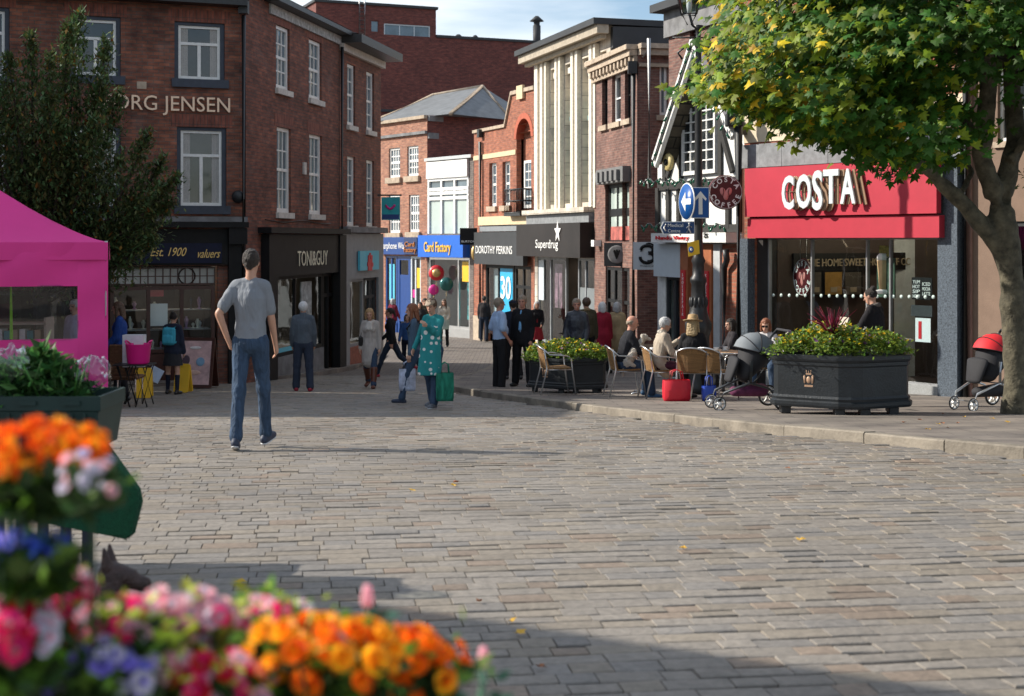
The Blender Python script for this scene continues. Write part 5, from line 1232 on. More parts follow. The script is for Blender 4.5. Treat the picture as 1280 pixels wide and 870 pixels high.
def planter(px, py, rz, label, tone, d=None, sc=1.0, fh=.42, spike=False, seed=1):
    d = d or ground_d(py); x = PX(px, d); z = gz(d)+KH
    t = empty('flower_planter', (x, d, z), label, 'planter', rz=rz)
    plan = [(-.90, .20), (-.87, .06), (-.16, -.40), (.0, -.44), (.16, -.43), (.84, -.16), (.90, -.04), (.90, .16), (.84, .28), (.10, .66), (-.10, .66), (-.84, .34)]
    prof = [(.93, .10), (.985, .10), (1.0, .13), (1.0, .17), (.965, .19), (.975, .22), (.945, .25), (.945, .62), (.965, .64), (.965, .68), (.985, .69), (1.0, .715), (1.0, .76), (.96, .77), (.93, .77), (.92, .70)]
    g = MB(); vs = []; n_ = len(plan)
    cx_, cy_ = 0, .1
    for s_, h in prof:
        for a, b in plan: vs.append(((cx_+(a-cx_)*s_)*sc, (cy_+(b-cy_)*s_)*sc, h*sc))
    fs_ = [(i*n_+k, i*n_+(k+1) % n_, (i+1)*n_+(k+1) % n_, (i+1)*n_+k) for i in range(len(prof)-1) for k in range(n_)]
    fs_ += [tuple(range(n_-1, -1, -1)), tuple((len(prof)-1)*n_+k for k in range(n_))]
    g.add(vs, fs_)
    link('tub', g, GREENP, t, local=True)
    for a, b in ((-.72, .12), (-.12, -.28), (.62, -.12), (.7, .2), (0, .5), (.2, -.3)):
        g = MB(); g.box((a*sc, b*sc, .05*sc), (.13*sc, .13*sc, .10*sc), bev=.01); link('foot', g, BLACKM, t, local=True)
    # crest on the left front face
    e = Vector((.71, -.46, 0)).normalized(); nn = Vector((-.46, -.71, 0)).normalized(); c = Vector((-.47, -.145, .45))*sc+nn*.012*sc
    g = MB(); M_ = facM(c, e, nn); g.M = M_
    g.ball((0, 0, 0), (.035, .05, .012), 10, 6); g.box((0, .075, 0), (.07, .02, .012)); 
    for k in (-1, 0, 1): g.rcone((k*.025, .085, 0), (k*.032, .13, 0), .008, .006, n=6, caps=1)
    for k in (-1, 1): g.rcone((k*.05, -.04, 0), (k*.055, .05, 0), .013, .018, n=6, caps=1)
    g.box((0, -.075, 0), (.11, .025, .012)); g.M = None
    link('crest', g, mat('tarnished gilt crest', (.45, .28, .18), .5, metal=.3), t, local=True)
    rnd = random.Random(seed); lf = MB(); bl = MB()
    def top(a, b):
        r_ = math.hypot(a/.95, (b-.1)/.6); return max(0, 1-r_**2.2)
    mounds = [(rnd.uniform(-.8, .8), rnd.uniform(-.28, .5), rnd.uniform(.5, 1)) for _ in range(26)]
    for i in range(5200):
        mx_, my_, mh = mounds[rnd.randrange(26)]
        a = mx_+rnd.gauss(0, .12); b = my_+rnd.gauss(0, .1)
        if math.hypot(a/1.02, (b-.1)/.66) > 1: continue
        h = .74+(fh*mh*rnd.random()**.6)*(.35+.65*top(a, b))
        if math.hypot(a/.95, (b-.1)/.58) > .93: h -= rnd.uniform(0, .08)
        lf.cur = 0 if rnd.random() < .6 else 1
        small_leaf(lf, (a*sc, b*sc, h*sc), rnd.uniform(.035, .075), rnd)
        if rnd.random() < .10 and h > .74+fh*.3:
            q_ = rnd.random(); bl.cur = 0 if q_ < .72 else 1 if q_ < .88 else 2; small_bloom(bl, (a*sc, b*sc, (h+.03)*sc), rnd.uniform(.022, .034), rnd)
    link('foliage', lf, [LEAFG, LEAFY], t, local=True, kind='stuff', uv=False); link('blossom', bl, [YF, PF, WF], t, local=True, kind='stuff', uv=False)
    if spike:
        g = MB()
        for k in range(34):
            a = rnd.uniform(0, 6.28); o = Vector((-.12, .0, .95)); tip = o+Vector((math.cos(a)*rnd.uniform(.05, .38), math.sin(a)*.25, rnd.uniform(.22, .42)))
            g.tube([o, o.lerp(tip, .5)+Vector((0, 0, .05)), tip], [.012, .008, .002], 4)
        link('cordyline', g, RF, t, local=True)
    return t
planter(1053, 526, R(2), 'long dark iron planter of yellow flowers with a gilt crest before the coffee shop', 1, d=18.0, sc=.98, fh=.46, spike=True, seed=2)
planter(709, 497, R(-4), 'shaded black planter of yellow flowers beside the empty cafe chair', 0, d=25.2, sc=.80, fh=.50, seed=5)

# ---- cafe chairs and tables
RATT = brick_mat('woven rattan', (.42, .24, .09), (.30, .165, .06), (.10, .055, .02), bw=.03, rh=.012, ms=.002, stain=.15, bump=.5)
def cafe_chair():
    t = empty('cafe_chair', (0, 0, 0)); al = ALU; W_ = .25
    g = MB(); g.add([(-.21, -.2, .44), (.21, -.2, .44), (.235, .22, .455), (-.235, .22, .455), (-.21, -.2, .465), (.21, -.2, .465), (.235, .22, .48), (-.235, .22, .48)], [(3, 2, 1, 0), (4, 5, 6, 7), (0, 1, 5, 4), (1, 2, 6, 5), (2, 3, 7, 6), (3, 0, 4, 7)]); link('seat', g, RATT, t, local=True)
    g = MB(); n_ = 8; vs = []
    for j in range(5):
        for i in range(n_+1):
            a = -1+2*i/n_; z = .47+.36*j/4; y = -.22-.08*j/4+.07*a*a*(1-.2*j/4); vs.append((a*(.215+.02*j/4), y, z-.02*a*a*(j == 4)))
    g.add(vs, [(j*(n_+1)+i, j*(n_+1)+i+1, (j+1)*(n_+1)+i+1, (j+1)*(n_+1)+i) for j in range(4) for i in range(n_)])
    o_ = [(v[0], v[1]-.012, v[2]) for v in vs]; g.add(o_, [(j*(n_+1)+i, (j+1)*(n_+1)+i, (j+1)*(n_+1)+i+1, j*(n_+1)+i+1) for j in range(4) for i in range(n_)])
    link('backrest', g, RATT, t, local=True)
    # back hoop running into the arms and front legs
    g = MB(); pts = []
    for i in range(13):
        a = math.pi*i/12; pts.append((-.27*math.cos(a), -.16-.17*math.sin(a), .70+.15*math.sin(a)))
    pts = [(-.28, .16, .67), (-.285, .05, .69)]+pts+[(.285, .05, .69), (.28, .16, .67)]
    g.tube(pts, .0125, 8); link('arm_rail', g, al, t, local=True)
    for s_ in (-1, 1):
        g = MB(); g.tube([(s_*.28, .16, .67), (s_*.275, .215, .63), (s_*.262, .235, .45), (s_*.27, .30, .0)], .0125, 8); link('leg', g, al, t, local=True)
        g = MB(); g.tube([(s_*.235, -.25, .80), (s_*.235, -.2, .46), (s_*.25, -.32, .0)], .0125, 8); link('leg', g, al, t, local=True)
    g = MB()
    for s_ in (-1, 1): g.tube([(s_*.25, .22, .44), (s_*.235, -.2, .44)], .011, 6)
    g.tube([(-.25, .22, .44), (.25, .22, .44)], .011, 6); g.tube([(-.235, -.2, .44), (.235, -.2, .44)], .011, 6); link('seat_frame', g, al, t, local=True)
    return t
ch0 = cafe_chair(); first = True
CH = [(694, 499, -78, 'empty rattan cafe chair standing alone in front of the shaded planter'), (781, 502, -82, 'rattan chair under the bald man with the white dog'), (826, 504, -80, 'rattan chair under the woman in the beige coat'),
      (866, 507, -12, 'rattan chair with its back to the square, under the woman in the straw hat'), (893, 507, -38, 'empty rattan chair between the straw hat woman and the grey pushchair'), (958, 500, 160, 'rattan chair under the woman in sunglasses, mostly hidden by the pushchair'), (917, 492, 95, 'rattan chair beyond the grey pushchair hood under the dark haired woman')]
def seat_at(px, py): d = ground_d(py); return PX(px, d), d, gz(d)+KH
for px, py, rz, lb in CH:
    c = ch0 if first else copy_tree(ch0); first = False; x, d, z = seat_at(px, py); c.location = (x, d, z); c.rotation_euler[2] = R(rz); tag(c, lb, 'chair', 'aluminium and rattan cafe chairs')
def cafe_table():
    t = empty('cafe_table', (0, 0, 0)); g = MB(); g.lathe([(.345, .705), (.35, .712), (.35, .728), (.343, .735)], (0, 0, 0), 32); link('tabletop', g, mat('pale wood table top', (.42, .27, .14), .4, var=.15), t, local=True)
    g = MB(); g.lathe([(.353, .708), (.356, .72), (.353, .733)], (0, 0, 0), 32); link('rim', g, ALU, t, local=True)
    g = MB(); g.lathe([(.03, .03), (.028, .70), (.08, .704)], (0, 0, 0), 12); link('pedestal', g, ALU, t, local=True)
    g = MB()
    for k in range(4): a = k*math.pi/2+.6; g.tube([(0, 0, .06), (.25*math.cos(a), .25*math.sin(a), .03), (.3*math.cos(a), .3*math.sin(a), .015)], [.02, .016, .016], 8)
    link('table_foot', g, ALU, t, local=True); return t
tb0 = cafe_table(); TBS = [(808, 499.5, 'round cafe table between the bald man and the beige coat woman'), (907, 499, 'round cafe table beside the grey pushchair')]
TPOS = []
for i, (px, py, lb) in enumerate(TBS):
    c = tb0 if i == 0 else copy_tree(tb0); x, d, z = seat_at(px, py); d += .25; z = gz(d)+KH; c.location = (x, d, z); tag(c, lb, 'table', 'round cafe tables'); TPOS.append(Vector((x, d, z+.735)))
k_ = 0
for tp, offs in zip(TPOS, (((-.1, .05), (.12, -.1)), ((-.14, -.08), (.05, .12)))):
    for dx, dy in offs:
        t = empty('coffee_cup', tp+Vector((dx, dy, 0)), ['white coffee cup nearer the bald man on the first table', 'white coffee cup nearer the beige coat woman', 'white coffee cup at the left of the second table', 'white coffee cup at the back of the second table'][k_], 'cup', 'coffee cups on the cafe tables')
        g = MB(); g.lathe([(.03, .012), (.04, .03), (.048, .075), (.044, .075), (.036, .03), (.02, .022)], (0, 0, 0), 14); g.tube([(.046, 0, .065), (.07, 0, .055), (.068, 0, .035), (.042, 0, .03)], .005, 5); link('cup', g, LETW, t, local=True); g = MB(); g.lathe([(.04, 0), (.075, .01), (.07, .013), (.03, .008)], (0, 0, 0), 16); link('saucer', g, LETW, t, local=True); k_ += 1
# ---- red shopping bag, blue bag
def tote(px, py, w_, h, dp, rz, m, label, hd=.16, cat='bag', pave=True, zoff=0., name='shopping_bag', d=None):
    d = d or ground_d(py); t = empty(name, (PX(px, d), d, gz(d)+(KH if pave else 0)+zoff), label, cat, rz=R(rz)); g = MB()
    vs = []; n_ = 6
    for j, (k, z) in enumerate(((.92, 0), (1, .05), (1.02, h*.6), (1.0, h))):
        for a, b in ((-1, -1), (0, -1.08), (1, -1), (1.04, 0), (1, 1), (0, 1.08), (-1, 1), (-1.04, 0)): vs.append((a*w_/2*k, b*dp/2*k*(1 if j < 3 else .8), z))
    g.add(vs, [(i*8+q, i*8+(q+1) % 8, (i+1)*8+(q+1) % 8, (i+1)*8+q) for i in range(3) for q in range(8)]+[tuple(range(7, -1, -1))], True); link('bag_body', g, m, t, local=True)
    for s_ in (-1, 1):
        g = MB(); g.tube([(-w_*.25, s_*dp*.35, h-.02), (-w_*.2, s_*dp*.3, h+hd*.8), (0, s_*dp*.2, h+hd), (w_*.2, s_*dp*.3, h+hd*.8), (w_*.25, s_*dp*.35, h-.02)], .008, 6); link('handle', g, m, t, local=True)
    return t
tote(845.5, 508, .40, .33, .2, 8, mat('red paper bag', (.60, .012, .03), .5, var=.08), 'bright red shopping bag standing between the cafe chairs')
tote(886, 508, .2, .24, .12, 15, mat('royal blue bag', (.02, .07, .45), .45, var=.1), 'small royal blue bag on the ground behind the chair legs')

# ---- pushchairs
def pushchair(px, py, rz, hoodm, label, sc=1., basket=None, d=None, frm=None):
    d = d or ground_d(py); t = empty('pushchair', (PX(px, d), d, gz(d)+KH), label, 'pushchair', rz=R(rz)); TY = mat('black tyre rubber', (.015, .015, .016), .7); BK = mat('black pushchair fabric', (.016, .016, .02), .8)
    S_ = sc
    def V_(*a): return Vector(a)*S_
    g = MB()
    for s_ in (-1, 1):
        g.tube([V_(s_*.17, .42, .13), V_(s_*.19, .36, .24), V_(s_*.24, .02, .37), V_(s_*.25, -.22, .30), V_(s_*.25, -.42, .15)], .017*S_, 8)
        g.tube([V_(s_*.25, -.02, .36), V_(s_*.26, -.34, .80), V_(s_*.25, -.50, 1.0)], .018*S_, 8); g.tube([V_(s_*.255, .02, .38), V_(s_*.25, .0, .66)], .02*S_, 8)
    g.tube([V_(-.24, -.42, .14), V_(.24, -.42, .14)], .014*S_, 8); g.tube([V_(-.17, .42, .14), V_(.17, .42, .14)], .014*S_, 8); g.tube([V_(-.24, .0, .37), V_(.24, .0, .37)], .014*S_, 8)
    link('frame', g, frm or ALU, t, local=True)
    g = MB(); g.tube([V_(-.25, -.49, .98), V_(-.25, -.54, 1.04), V_(.25, -.54, 1.04), V_(.25, -.49, .98)], .02*S_, 8); link('handlebar', g, BK, t, local=True)
    for (a, b, r_) in ((-.29, -.42, .145), (.29, -.42, .145), (-.17, .42, .095), (.17, .42, .095)):
        g = MB(); c = V_(a, b, r_); r_ *= S_; n_ = 22; A_ = Matrix.Rotation(R(90), 3, 'Y')
        g.tube([c+Vector((0, math.cos(k*2*math.pi/24)*r_*.89, math.sin(k*2*math.pi/24)*r_*.89)) for k in range(25)], r_*.11, 8, cap=False)
        wl_ = link('wheel', g, TY, t, local=True)
        g = MB()
        for k in range(6): a_ = k*math.pi/3; g.tube([c, c+Vector((0, math.cos(a_)*r_*.82, math.sin(a_)*r_*.82))], .016*S_, 5)
        pts = [c+Vector((0, math.cos(k*.3307)*r_*.8, math.sin(k*.3307)*r_*.8)) for k in range(20)]; g.tube(pts, .012*S_, 5); g.lathe([(.03*S_, -.025*S_), (.03*S_, .025*S_)], c, 10, axis=A_); link('rim', g, LETW, wl_, local=True)
    # seat shell
    g = MB(); g.rcone(V_(0, -.10, .70), V_(0, .02, .47), .215*S_, .10*S_, lat=(1, 0, 0), ka=1.05, kb=1.9, n=18, caps=5); g.rcone(V_(0, .16, .66), V_(0, .24, .40), .05*S_, .04*S_, lat=(1, 0, 0), ka=3.8, kb=3.4); link('seat', g, BK, t, local=True)
    # hood : part of an ellipsoid shell
    g = MB(); vs = []; n_, m_ = 14, 9; c = V_(0, -.12, .77)
    for j in range(m_+1):
        ph = R(205)-R(190)*j/m_
        for i in range(n_+1):
            th = math.pi*i/n_
            vs.append(c+Vector((-.25*S_*math.cos(th), .285*S_*math.cos(ph)*math.sin(th)*1.0, .25*S_*math.sin(ph)*math.sin(th))))
    g.add(vs, [(j*(n_+1)+i, j*(n_+1)+i+1, (j+1)*(n_+1)+i+1, (j+1)*(n_+1)+i) for j in range(m_) for i in range(n_)], True); hd_ = link('hood', g, hoodm, t, local=True); g = MB()
    for ph in (205, 150, 100, 55, 15): ph = R(ph); g.tube([c+Vector((-.255*S_*math.cos(math.pi*i/14), .29*S_*math.cos(ph)*math.sin(math.pi*i/14), .255*S_*math.sin(ph)*math.sin(math.pi*i/14))) for i in range(15)], .006*S_, 5)
    link('hood_rib', g, BK, hd_, local=True)
    g = MB(); g.rcone(V_(0, -.22, .25), V_(0, .15, .24), .09*S_, .07*S_, lat=(1, 0, 0), ka=1.7, kb=1.5); link('basket', g, basket or BK, t, local=True)
    return t
pushchair(932, 509, 100, mat('slate grey hood fabric', (.17, .19, .21), .8, var=.1), 'grey hooded pushchair with white rimmed wheels beside the cafe table', 1.02, mat('plum basket fabric', (.12, .02, .07), .8, var=.4, scale=15), d=19.3, frm=mat('gunmetal frame', (.06, .065, .07), .4, metal=.4))
pushchair(1233, 520, 118, mat('scarlet hood fabric', (.68, .02, .03), .7, var=.05), 'black pushchair with a scarlet hood parked by the tree trunk', 1.0, d=19.2)

# ---- pink gazebo
PINKC = mat('magenta canopy cloth', (.74, .040, .27), .75, var=.05, scale=1, bump=.25, bscale=3)
dg = 21.2; xr = PX(135, dg); wG = 4.5; zE = CZ+(300-303)*dg/FOC; zG = gz(dg)
gz_t = empty('market_gazebo', (xr-wG/2, dg+1.5, zG), 'bright magenta market gazebo with a clear window in its side wall', 'gazebo')
rv = Vector((xr, dg, 0)).normalized(); pv = Vector((rv.y, -rv.x, 0)); B_ = Vector((xr, dg, zE)); A_ = B_-pv*wG; C_ = B_+rv*3; D_ = A_+rv*3; ap = (A_+C_)/2+Vector((0, 0, 1.25))
g = MB(); n_ = 12
for P_, Q_ in ((A_, B_), (B_, C_), (C_, D_), (D_, A_)):
    vs = []
    for j in range(n_+1):
        t = j/n_
        for i in range(n_+1):
            e = P_.lerp(Q_, i/n_); v = e.lerp(ap, t); v.z = zE+1.25*(t**1.35)+.03*math.sin(i*2.1+j)*t*(1-t); vs.append(v)
    g.add(vs, [(j*(n_+1)+i, j*(n_+1)+i+1, (j+1)*(n_+1)+i+1, (j+1)*(n_+1)+i) for j in range(n_) for i in range(n_)], True)
link('canopy', g, PINKC, gz_t)
g = MB()
for P_, Q_ in ((A_, B_), (B_, C_), (C_, D_), (D_, A_)):
    nn = (Q_-P_).normalized().cross(Vector((0, 0, 1))); n_ = 24; vs = []
    for j in range(3):
        for i in range(n_+1): vs.append(P_.lerp(Q_, i/n_)+nn*(.02+.006*math.sin(i*1.3)*j)-Vector((0, 0, .13*j-.002)))
    g.add(vs, [(j*(n_+1)+i, j*(n_+1)+i+1, (j+1)*(n_+1)+i+1, (j+1)*(n_+1)+i) for j in range(2) for i in range(n_)], True)
link('valance', g, PINKC, gz_t)
g = MB(); fg = Fac(0, 1, A=Vector((A_.x, A_.y, 0)), B=Vector((xr, dg, 0))); wz0, wz1 = fg.z(50, 424), fg.z(50, 358); wr = (fg.s(-60), fg.s(97), wz0, wz1)
cells = []
def cloth_quad(t0, t1, z0, z1):
    na = max(2, int((t1-t0)/.12)); nb = max(2, int((z1-z0)/.15)); vs = []
    for j in range(nb+1):
        for i in range(na+1):
            t = t0+(t1-t0)*i/na; z = z0+(z1-z0)*j/nb; vs.append(fg.p(t, z, .004+.018*math.sin(t*9+z*3)+.016*math.sin(z*7-t*4)+.02*math.sin(t*5-z*5)*math.sin(z*2.3+1)))
    g.add(vs, [(j*(na+1)+i, j*(na+1)+i+1, (j+1)*(na+1)+i+1, (j+1)*(na+1)+i) for j in range(nb) for i in range(na)], True)
cloth_quad(0, wr[0], zG+.03, zE); cloth_quad(wr[1], fg.L, zG+.03, zE); cloth_quad(wr[0], wr[1], zG+.03, wz0); cloth_quad(wr[0], wr[1], wz1, zE)
link('side_wall', g, PINKC, gz_t)
g = MB(); fg.box(g, wr[0]-.02, wr[1]+.02, wz0-.02, wz1+.02, -.012, -.006); link('window', g, glass_mat('clear plastic film', (.88, .9, .92), .9), gz_t)
for P_ in (A_, B_, C_, D_):
    g = MB(); q = P_+(ap-P_)*.012; g.tube([Vector((q.x, q.y, zG)), Vector((q.x, q.y, zE+.02))], .022, 6); link('leg', g, WHITEP, gz_t)
# stock behind the clear window
tt_ = empty('display_rack', (PX(20, 22.3), 22.3, gz(22.3)), 'pale rack of boxes and folders seen through the clear gazebo window', 'rack'); g = MB()
for z in (.55, 1.0, 1.3): g.box((PX(15, 22.3), 22.3, gz(22.3)+z), (1.2, .4, .03))
for s_ in (-.58, .58): g.box((PX(15, 22.3)+s_, 22.3, gz(22.3)+.7), (.03, .4, 1.4))
link('rack_frame', g, mat('pale rack wood', (.42, .36, .30), .7), tt_)
rb = random.Random(9)
for i in range(9): g = MB(); g.box((PX(15, 22.3)-.5+i*.12, 22.25, gz(22.3)+1.02+.1), (.09, .25, rb.uniform(.14, .2))); link('folder', g, [WHITEP, mat('teal folder', (.05, .25, .28), .6), mat('tan folder', (.4, .3, .2), .6)][i % 3], tt_)
g = MB(); dk = 21.6; g.add([PT(12, 424, dk), PT(15.5, 424, dk), PT(14, 357, dk), PT(12.5, 357, dk)]+[v+Vector((0, .03, 0)) for v in (PT(12, 424, dk), PT(15.5, 424, dk), PT(14, 357, dk), PT(12.5, 357, dk))], [(0, 1, 2, 3), (7, 6, 5, 4), (0, 4, 5, 1), (1, 5, 6, 2), (2, 6, 7, 3), (3, 7, 4, 0)]); link('feather_flag', g, mat('lime green flag', (.30, .75, .03), .6), label='narrow lime green flag standing inside the gazebo window', cat='flag')
# ---- folding table with pink tub, wicker chair
d = 21.9; z = gz(d); x0, x1 = PX(143, d), PX(189, d); zt = CZ+(300-455)*d/FOC
t = empty('folding_table', ((x0+x1)/2, d, z), 'small black folding table carrying the pink tub beside the gazebo', 'table'); g = MB(); g.box(((x0+x1)/2, d+.1, zt-.012), (x1-x0, .45, .02)); link('tabletop', g, BLACKM, t)
for y_ in (-.1, .3):
    g = MB(); g.tube([(x0+.08, d+y_, zt-.02), (x1-.02-.28, d+y_, z+.01)], .012, 6); g.tube([(x0+.30, d+y_+.03, zt-.02), (x0+.08, d+y_+.03, z+.01)], .012, 6); g.tube([(x1-.1, d+y_+.03, zt-.02), (x0+.42, d+y_+.03, z+.01)], .012, 6) if False else None
    for xa, xb in ((.06, .26), (.26, .06), (.34, .52), (.52, .34)): g.tube([(x0+xa, d+y_+xa*.1, zt-.02), (x0+xb, d+y_+xa*.1, z+.01)], .011, 6)
    link('leg', g, BLACKM, t)
g = MB(); dt = d+.05; xc = PX(173, dt); PT_ = mat('hot pink plastic tub', (.78, .015, .25), .35, var=.04)
t = empty('plastic_tub', (xc, dt, zt), 'hot pink flexible tub with two handles standing on the folding table', 'tub')
g.lathe([(.15, zt+.002), (.165, zt+.02), (.195, zt+.30), (.205, zt+.31), (.19, zt+.305), (.15, zt+.02)], (xc, dt, 0), 24, smooth=True); link('tub_body', g, PT_, t)
for s_ in (-1, 1): g = MB(); g.tube([(xc+s_*.14, dt-.12, zt+.30), (xc+s_*.19, dt-.06, zt+.35), (xc+s_*.2, dt+.05, zt+.355), (xc+s_*.15, dt+.12, zt+.30)], .012, 6); link('handle', g, PT_, t)
g = MB(); dp = d+.3; g.box((PX(168, dp), dp, CZ+(300-440)*dp/FOC+.02), (.32, .2, .5)); link('cardboard_box', g, mat('white box card', (.62, .64, .68), .6), label='plain white box standing behind the pink tub', cat='box')
WICK = brick_mat('brown wicker', (.28, .14, .06), (.20, .09, .04), (.06, .03, .015), bw=.05, rh=.022, ms=.004, stain=.2, bump=1.)
t = empty('wicker_chair', (PX(154, 22.6), 22.6, gz(22.6)), 'brown wicker chair back beside the folding table', 'chair'); q = Vector((PX(154, 22.6), 22.6, gz(22.6)))
g = MB(); g.box(q+Vector((0, -.05, .72)), (.42, .05, .5), bev=.02); link('backrest', g, WICK, t); g = MB(); g.box(q+Vector((0, .2, .43)), (.46, .46, .06), bev=.02); link('seat', g, WICK, t)
for a, b in ((-.2, -.02), (.2, -.02), (-.2, .4), (.2, .4)): g = MB(); g.tube([q+Vector((a, b, 0)), q+Vector((a, b, .42))], .015, 6); link('leg', g, ALU, t)
# ---- A-board and yellow signs
def aboard(px, py, w_, h, rz, label, m_face, frame_m, name, d=None, extra=None):
    d = d or ground_d(py); t = empty(name, (PX(px, d), d, gz(d)), label, 'sign', rz=R(rz)); sp = h*.22
    for s_ in (-1, 1):
        g = MB(); a = math.atan2(sp, h); rot = Matrix.Rotation(-s_*a if s_ < 0 else -a, 3, 'X'); rot = Matrix.Rotation(a*(-1 if s_ < 0 else 1), 3, 'X')
        c = Vector((0, s_*sp/2, h/2+.03)); th = .025
        g.box(c, (w_, th*.5, h*.96), rot)
        for k in (-1, 1): g.box(c+rot @ Vector((k*w_/2, 0, 0)), (.05, th*1.3, h*1.02), rot); g.box(c+rot @ Vector((0, 0, k*h*.49)), (w_, th*1.25, .05), rot)
        p_ = link('sign_frame' if frame_m is not m_face else 'sign_panel', g, frame_m, t, local=True)
        if frame_m is not m_face:
            g = MB(); g.box(c+rot @ Vector((0, s_*.012 if s_ < 0 else .012, 0)), (w_-.07, .006, h*.9), rot); pp = link('poster', g, m_face, p_, local=True)
            if s_ < 0 and extra:
                for (dx, dz, rx, rz_, mm) in extra:
                    g = MB(); g.ball(c+rot @ Vector((dx, -.02, dz)), (rx, .006, rz_), 14, 8, rot); link('poster_picture', g, mm, pp, local=True)
    return t
SK = mat('blush poster print', (.55, .36, .36), .5, var=.35, scale=4)
aboard(246, 473, .72, .98, -8, 'brown framed pavement board with a blush pink jewellery poster', SK, DKWOOD, 'pavement_sign', d=28.6, extra=[(-.18, .05, .08, .1, mat('dark jewel print', (.08, .05, .07), .4)), (.12, .02, .09, .09, mat('blue jewel print', (.2, .35, .5), .4)), (-.02, -.2, .16, .05, mat('skin tone print', (.62, .40, .33), .5)), (0, .3, .12, .03, mat('poster white print', (.7, .66, .66), .5))])
aboard(180, 493, .24, .48, 6, 'yellow wet floor sign nearer the gazebo', YEL, YEL, 'wet_floor_sign', d=24.8); aboard(229, 489, .24, .50, -12, 'yellow wet floor sign by the schoolgirl with the blue backpack', YEL, YEL, 'wet_floor_sign', d=26.8)

# ---- produce stall at the left front
CRM = mat('dark green plastic crate', (.007, .028, .023), .6, var=.2, scale=5)
dt = 7.0; xR = PX(126, dt); topz = .82
t = empty('produce_table', (xR-.75, dt+.35, gz(dt)), 'dark slatted market table under the green crate', 'table')
g = MB(); g.box((xR-.90, dt+.35, .545), (1.5, .75, .03)); link('tabletop', g, BLACKM, t)
for k in range(9): g = MB(); xx = xR-.08-k*.11; g.box((xx, dt+.05+(.012 if k % 2 else 0), (gz(dt)+.53)/2), (.05, .03, .53-gz(dt)), bev=.004); link('leg', g, mat('navy painted slat', (.018, .022, .04), .5, var=.2), t)
def crate(x, y, z, w_, dp, h, rz, label):
    t = empty('produce_crate', (x, y, z), label, 'crate', 'crates of the produce stall', rz=R(rz)); g = MB(); th = .012; k = .94
    def ring(s_, zz): return [(-w_/2*s_, -dp/2*s_, zz), (w_/2*s_, -dp/2*s_, zz), (w_/2*s_, dp/2*s_, zz), (-w_/2*s_, dp/2*s_, zz)]
    R_ = [ring(.90, .0), ring(.97, h*.72), ring(1.0, h*.74), ring(1.0, h), ring(.96, h), ring(.94, h*.75), ring(.87, .02)]
    g.add(sum(R_, []), [(i*4+q, i*4+(q+1) % 4, (i+1)*4+(q+1) % 4, (i+1)*4+q) for i in range(6) for q in range(4)]+[(3, 2, 1, 0), (24, 25, 26, 27)])
    for i in range(12): a = -w_/2*.95+w_*.95*i/11; g.box((a, -dp/2*.97-.004, h*.38), (.014, .012, h*.62))
    for i in range(3): g.box((-w_*.3+w_*.3*i, -dp/2-.004, h*.88), (.09, .014, .022))
    link('crate_shell', g, CRM, t, local=True); return t
crate(xR-.36, dt+.22, .56, .72, .45, .27, 0, 'dark green plastic crate heaped with leafy greens on the market table'); crate(xR-1.08, dt+.24, .56, .66, .45, .27, 0, 'second dark green crate of greens at the left edge of the market table')
LK = leaf_mat('salad leaf', (.075, .19, .045)); LK2 = leaf_mat('dark salad leaf', (.04, .11, .03))
for (cx_, w_, sd, lb) in ((xR-.40, .62, 3, 'heap of fresh dark leafy greens filling the crate'), (xR-1.1, .6, 4, 'greens in the crate at the far left edge')):
    g = MB(); rnd = random.Random(sd)
    for i in range(1500):
        a = rnd.gauss(0, .34); b = rnd.gauss(0, .28); 
        if abs(a) > 1 or abs(b) > 1: continue
        h = .80+.26*(1-abs(a)**1.6)*(1-.5*abs(b))*rnd.random()**.5+.03*math.sin(a*9)
        g.cur = rnd.randrange(2); small_leaf(g, (cx_+a*w_*.52, dt+.22+b*.22, h-.03), rnd.uniform(.05, .12), rnd, slim=.32, up=.1)
    for i in range(60):
        a = rnd.uniform(-.5, .5); q = Vector((cx_+a*w_, dt+.02+rnd.uniform(0, .3), .82)); g.cur = 0; g.tube([q, q+Vector((rnd.gauss(0, .05), rnd.gauss(-.02, .03), rnd.uniform(.05, .2)))], .004, 4)
    link('leafy_greens', g, [LK, LK2], label=lb, cat='greens', uv=False)
g = MB(); rnd = random.Random(2); vs = []; n_ = 12
for (px, py, r_, m_) in ((116, 462, .09, 0), (14, 455, .12, 0)):
    c = PT(px, py, dt+.1); g = MB()
    g.ball(c, (r_, r_*.9, r_*.8), 24, 16)
    me = mesh_from(g, 'plastic_bag')
    for v in me.vertices: v.co += Vector((math.sin(v.co.z*130)*.009, math.sin(v.co.x*120)*.012, math.sin(v.co.x*90+v.co.y*70)*.016-.02*abs(math.sin(v.co.x*40))))
    link('plastic_bag', me, glass_mat('crinkled clear plastic', (.86, .9, .9), 1.2), label='crumpled clear plastic at the %s end of the leafy greens' % ('right' if px > 60 else 'left'), cat='plastic bag')
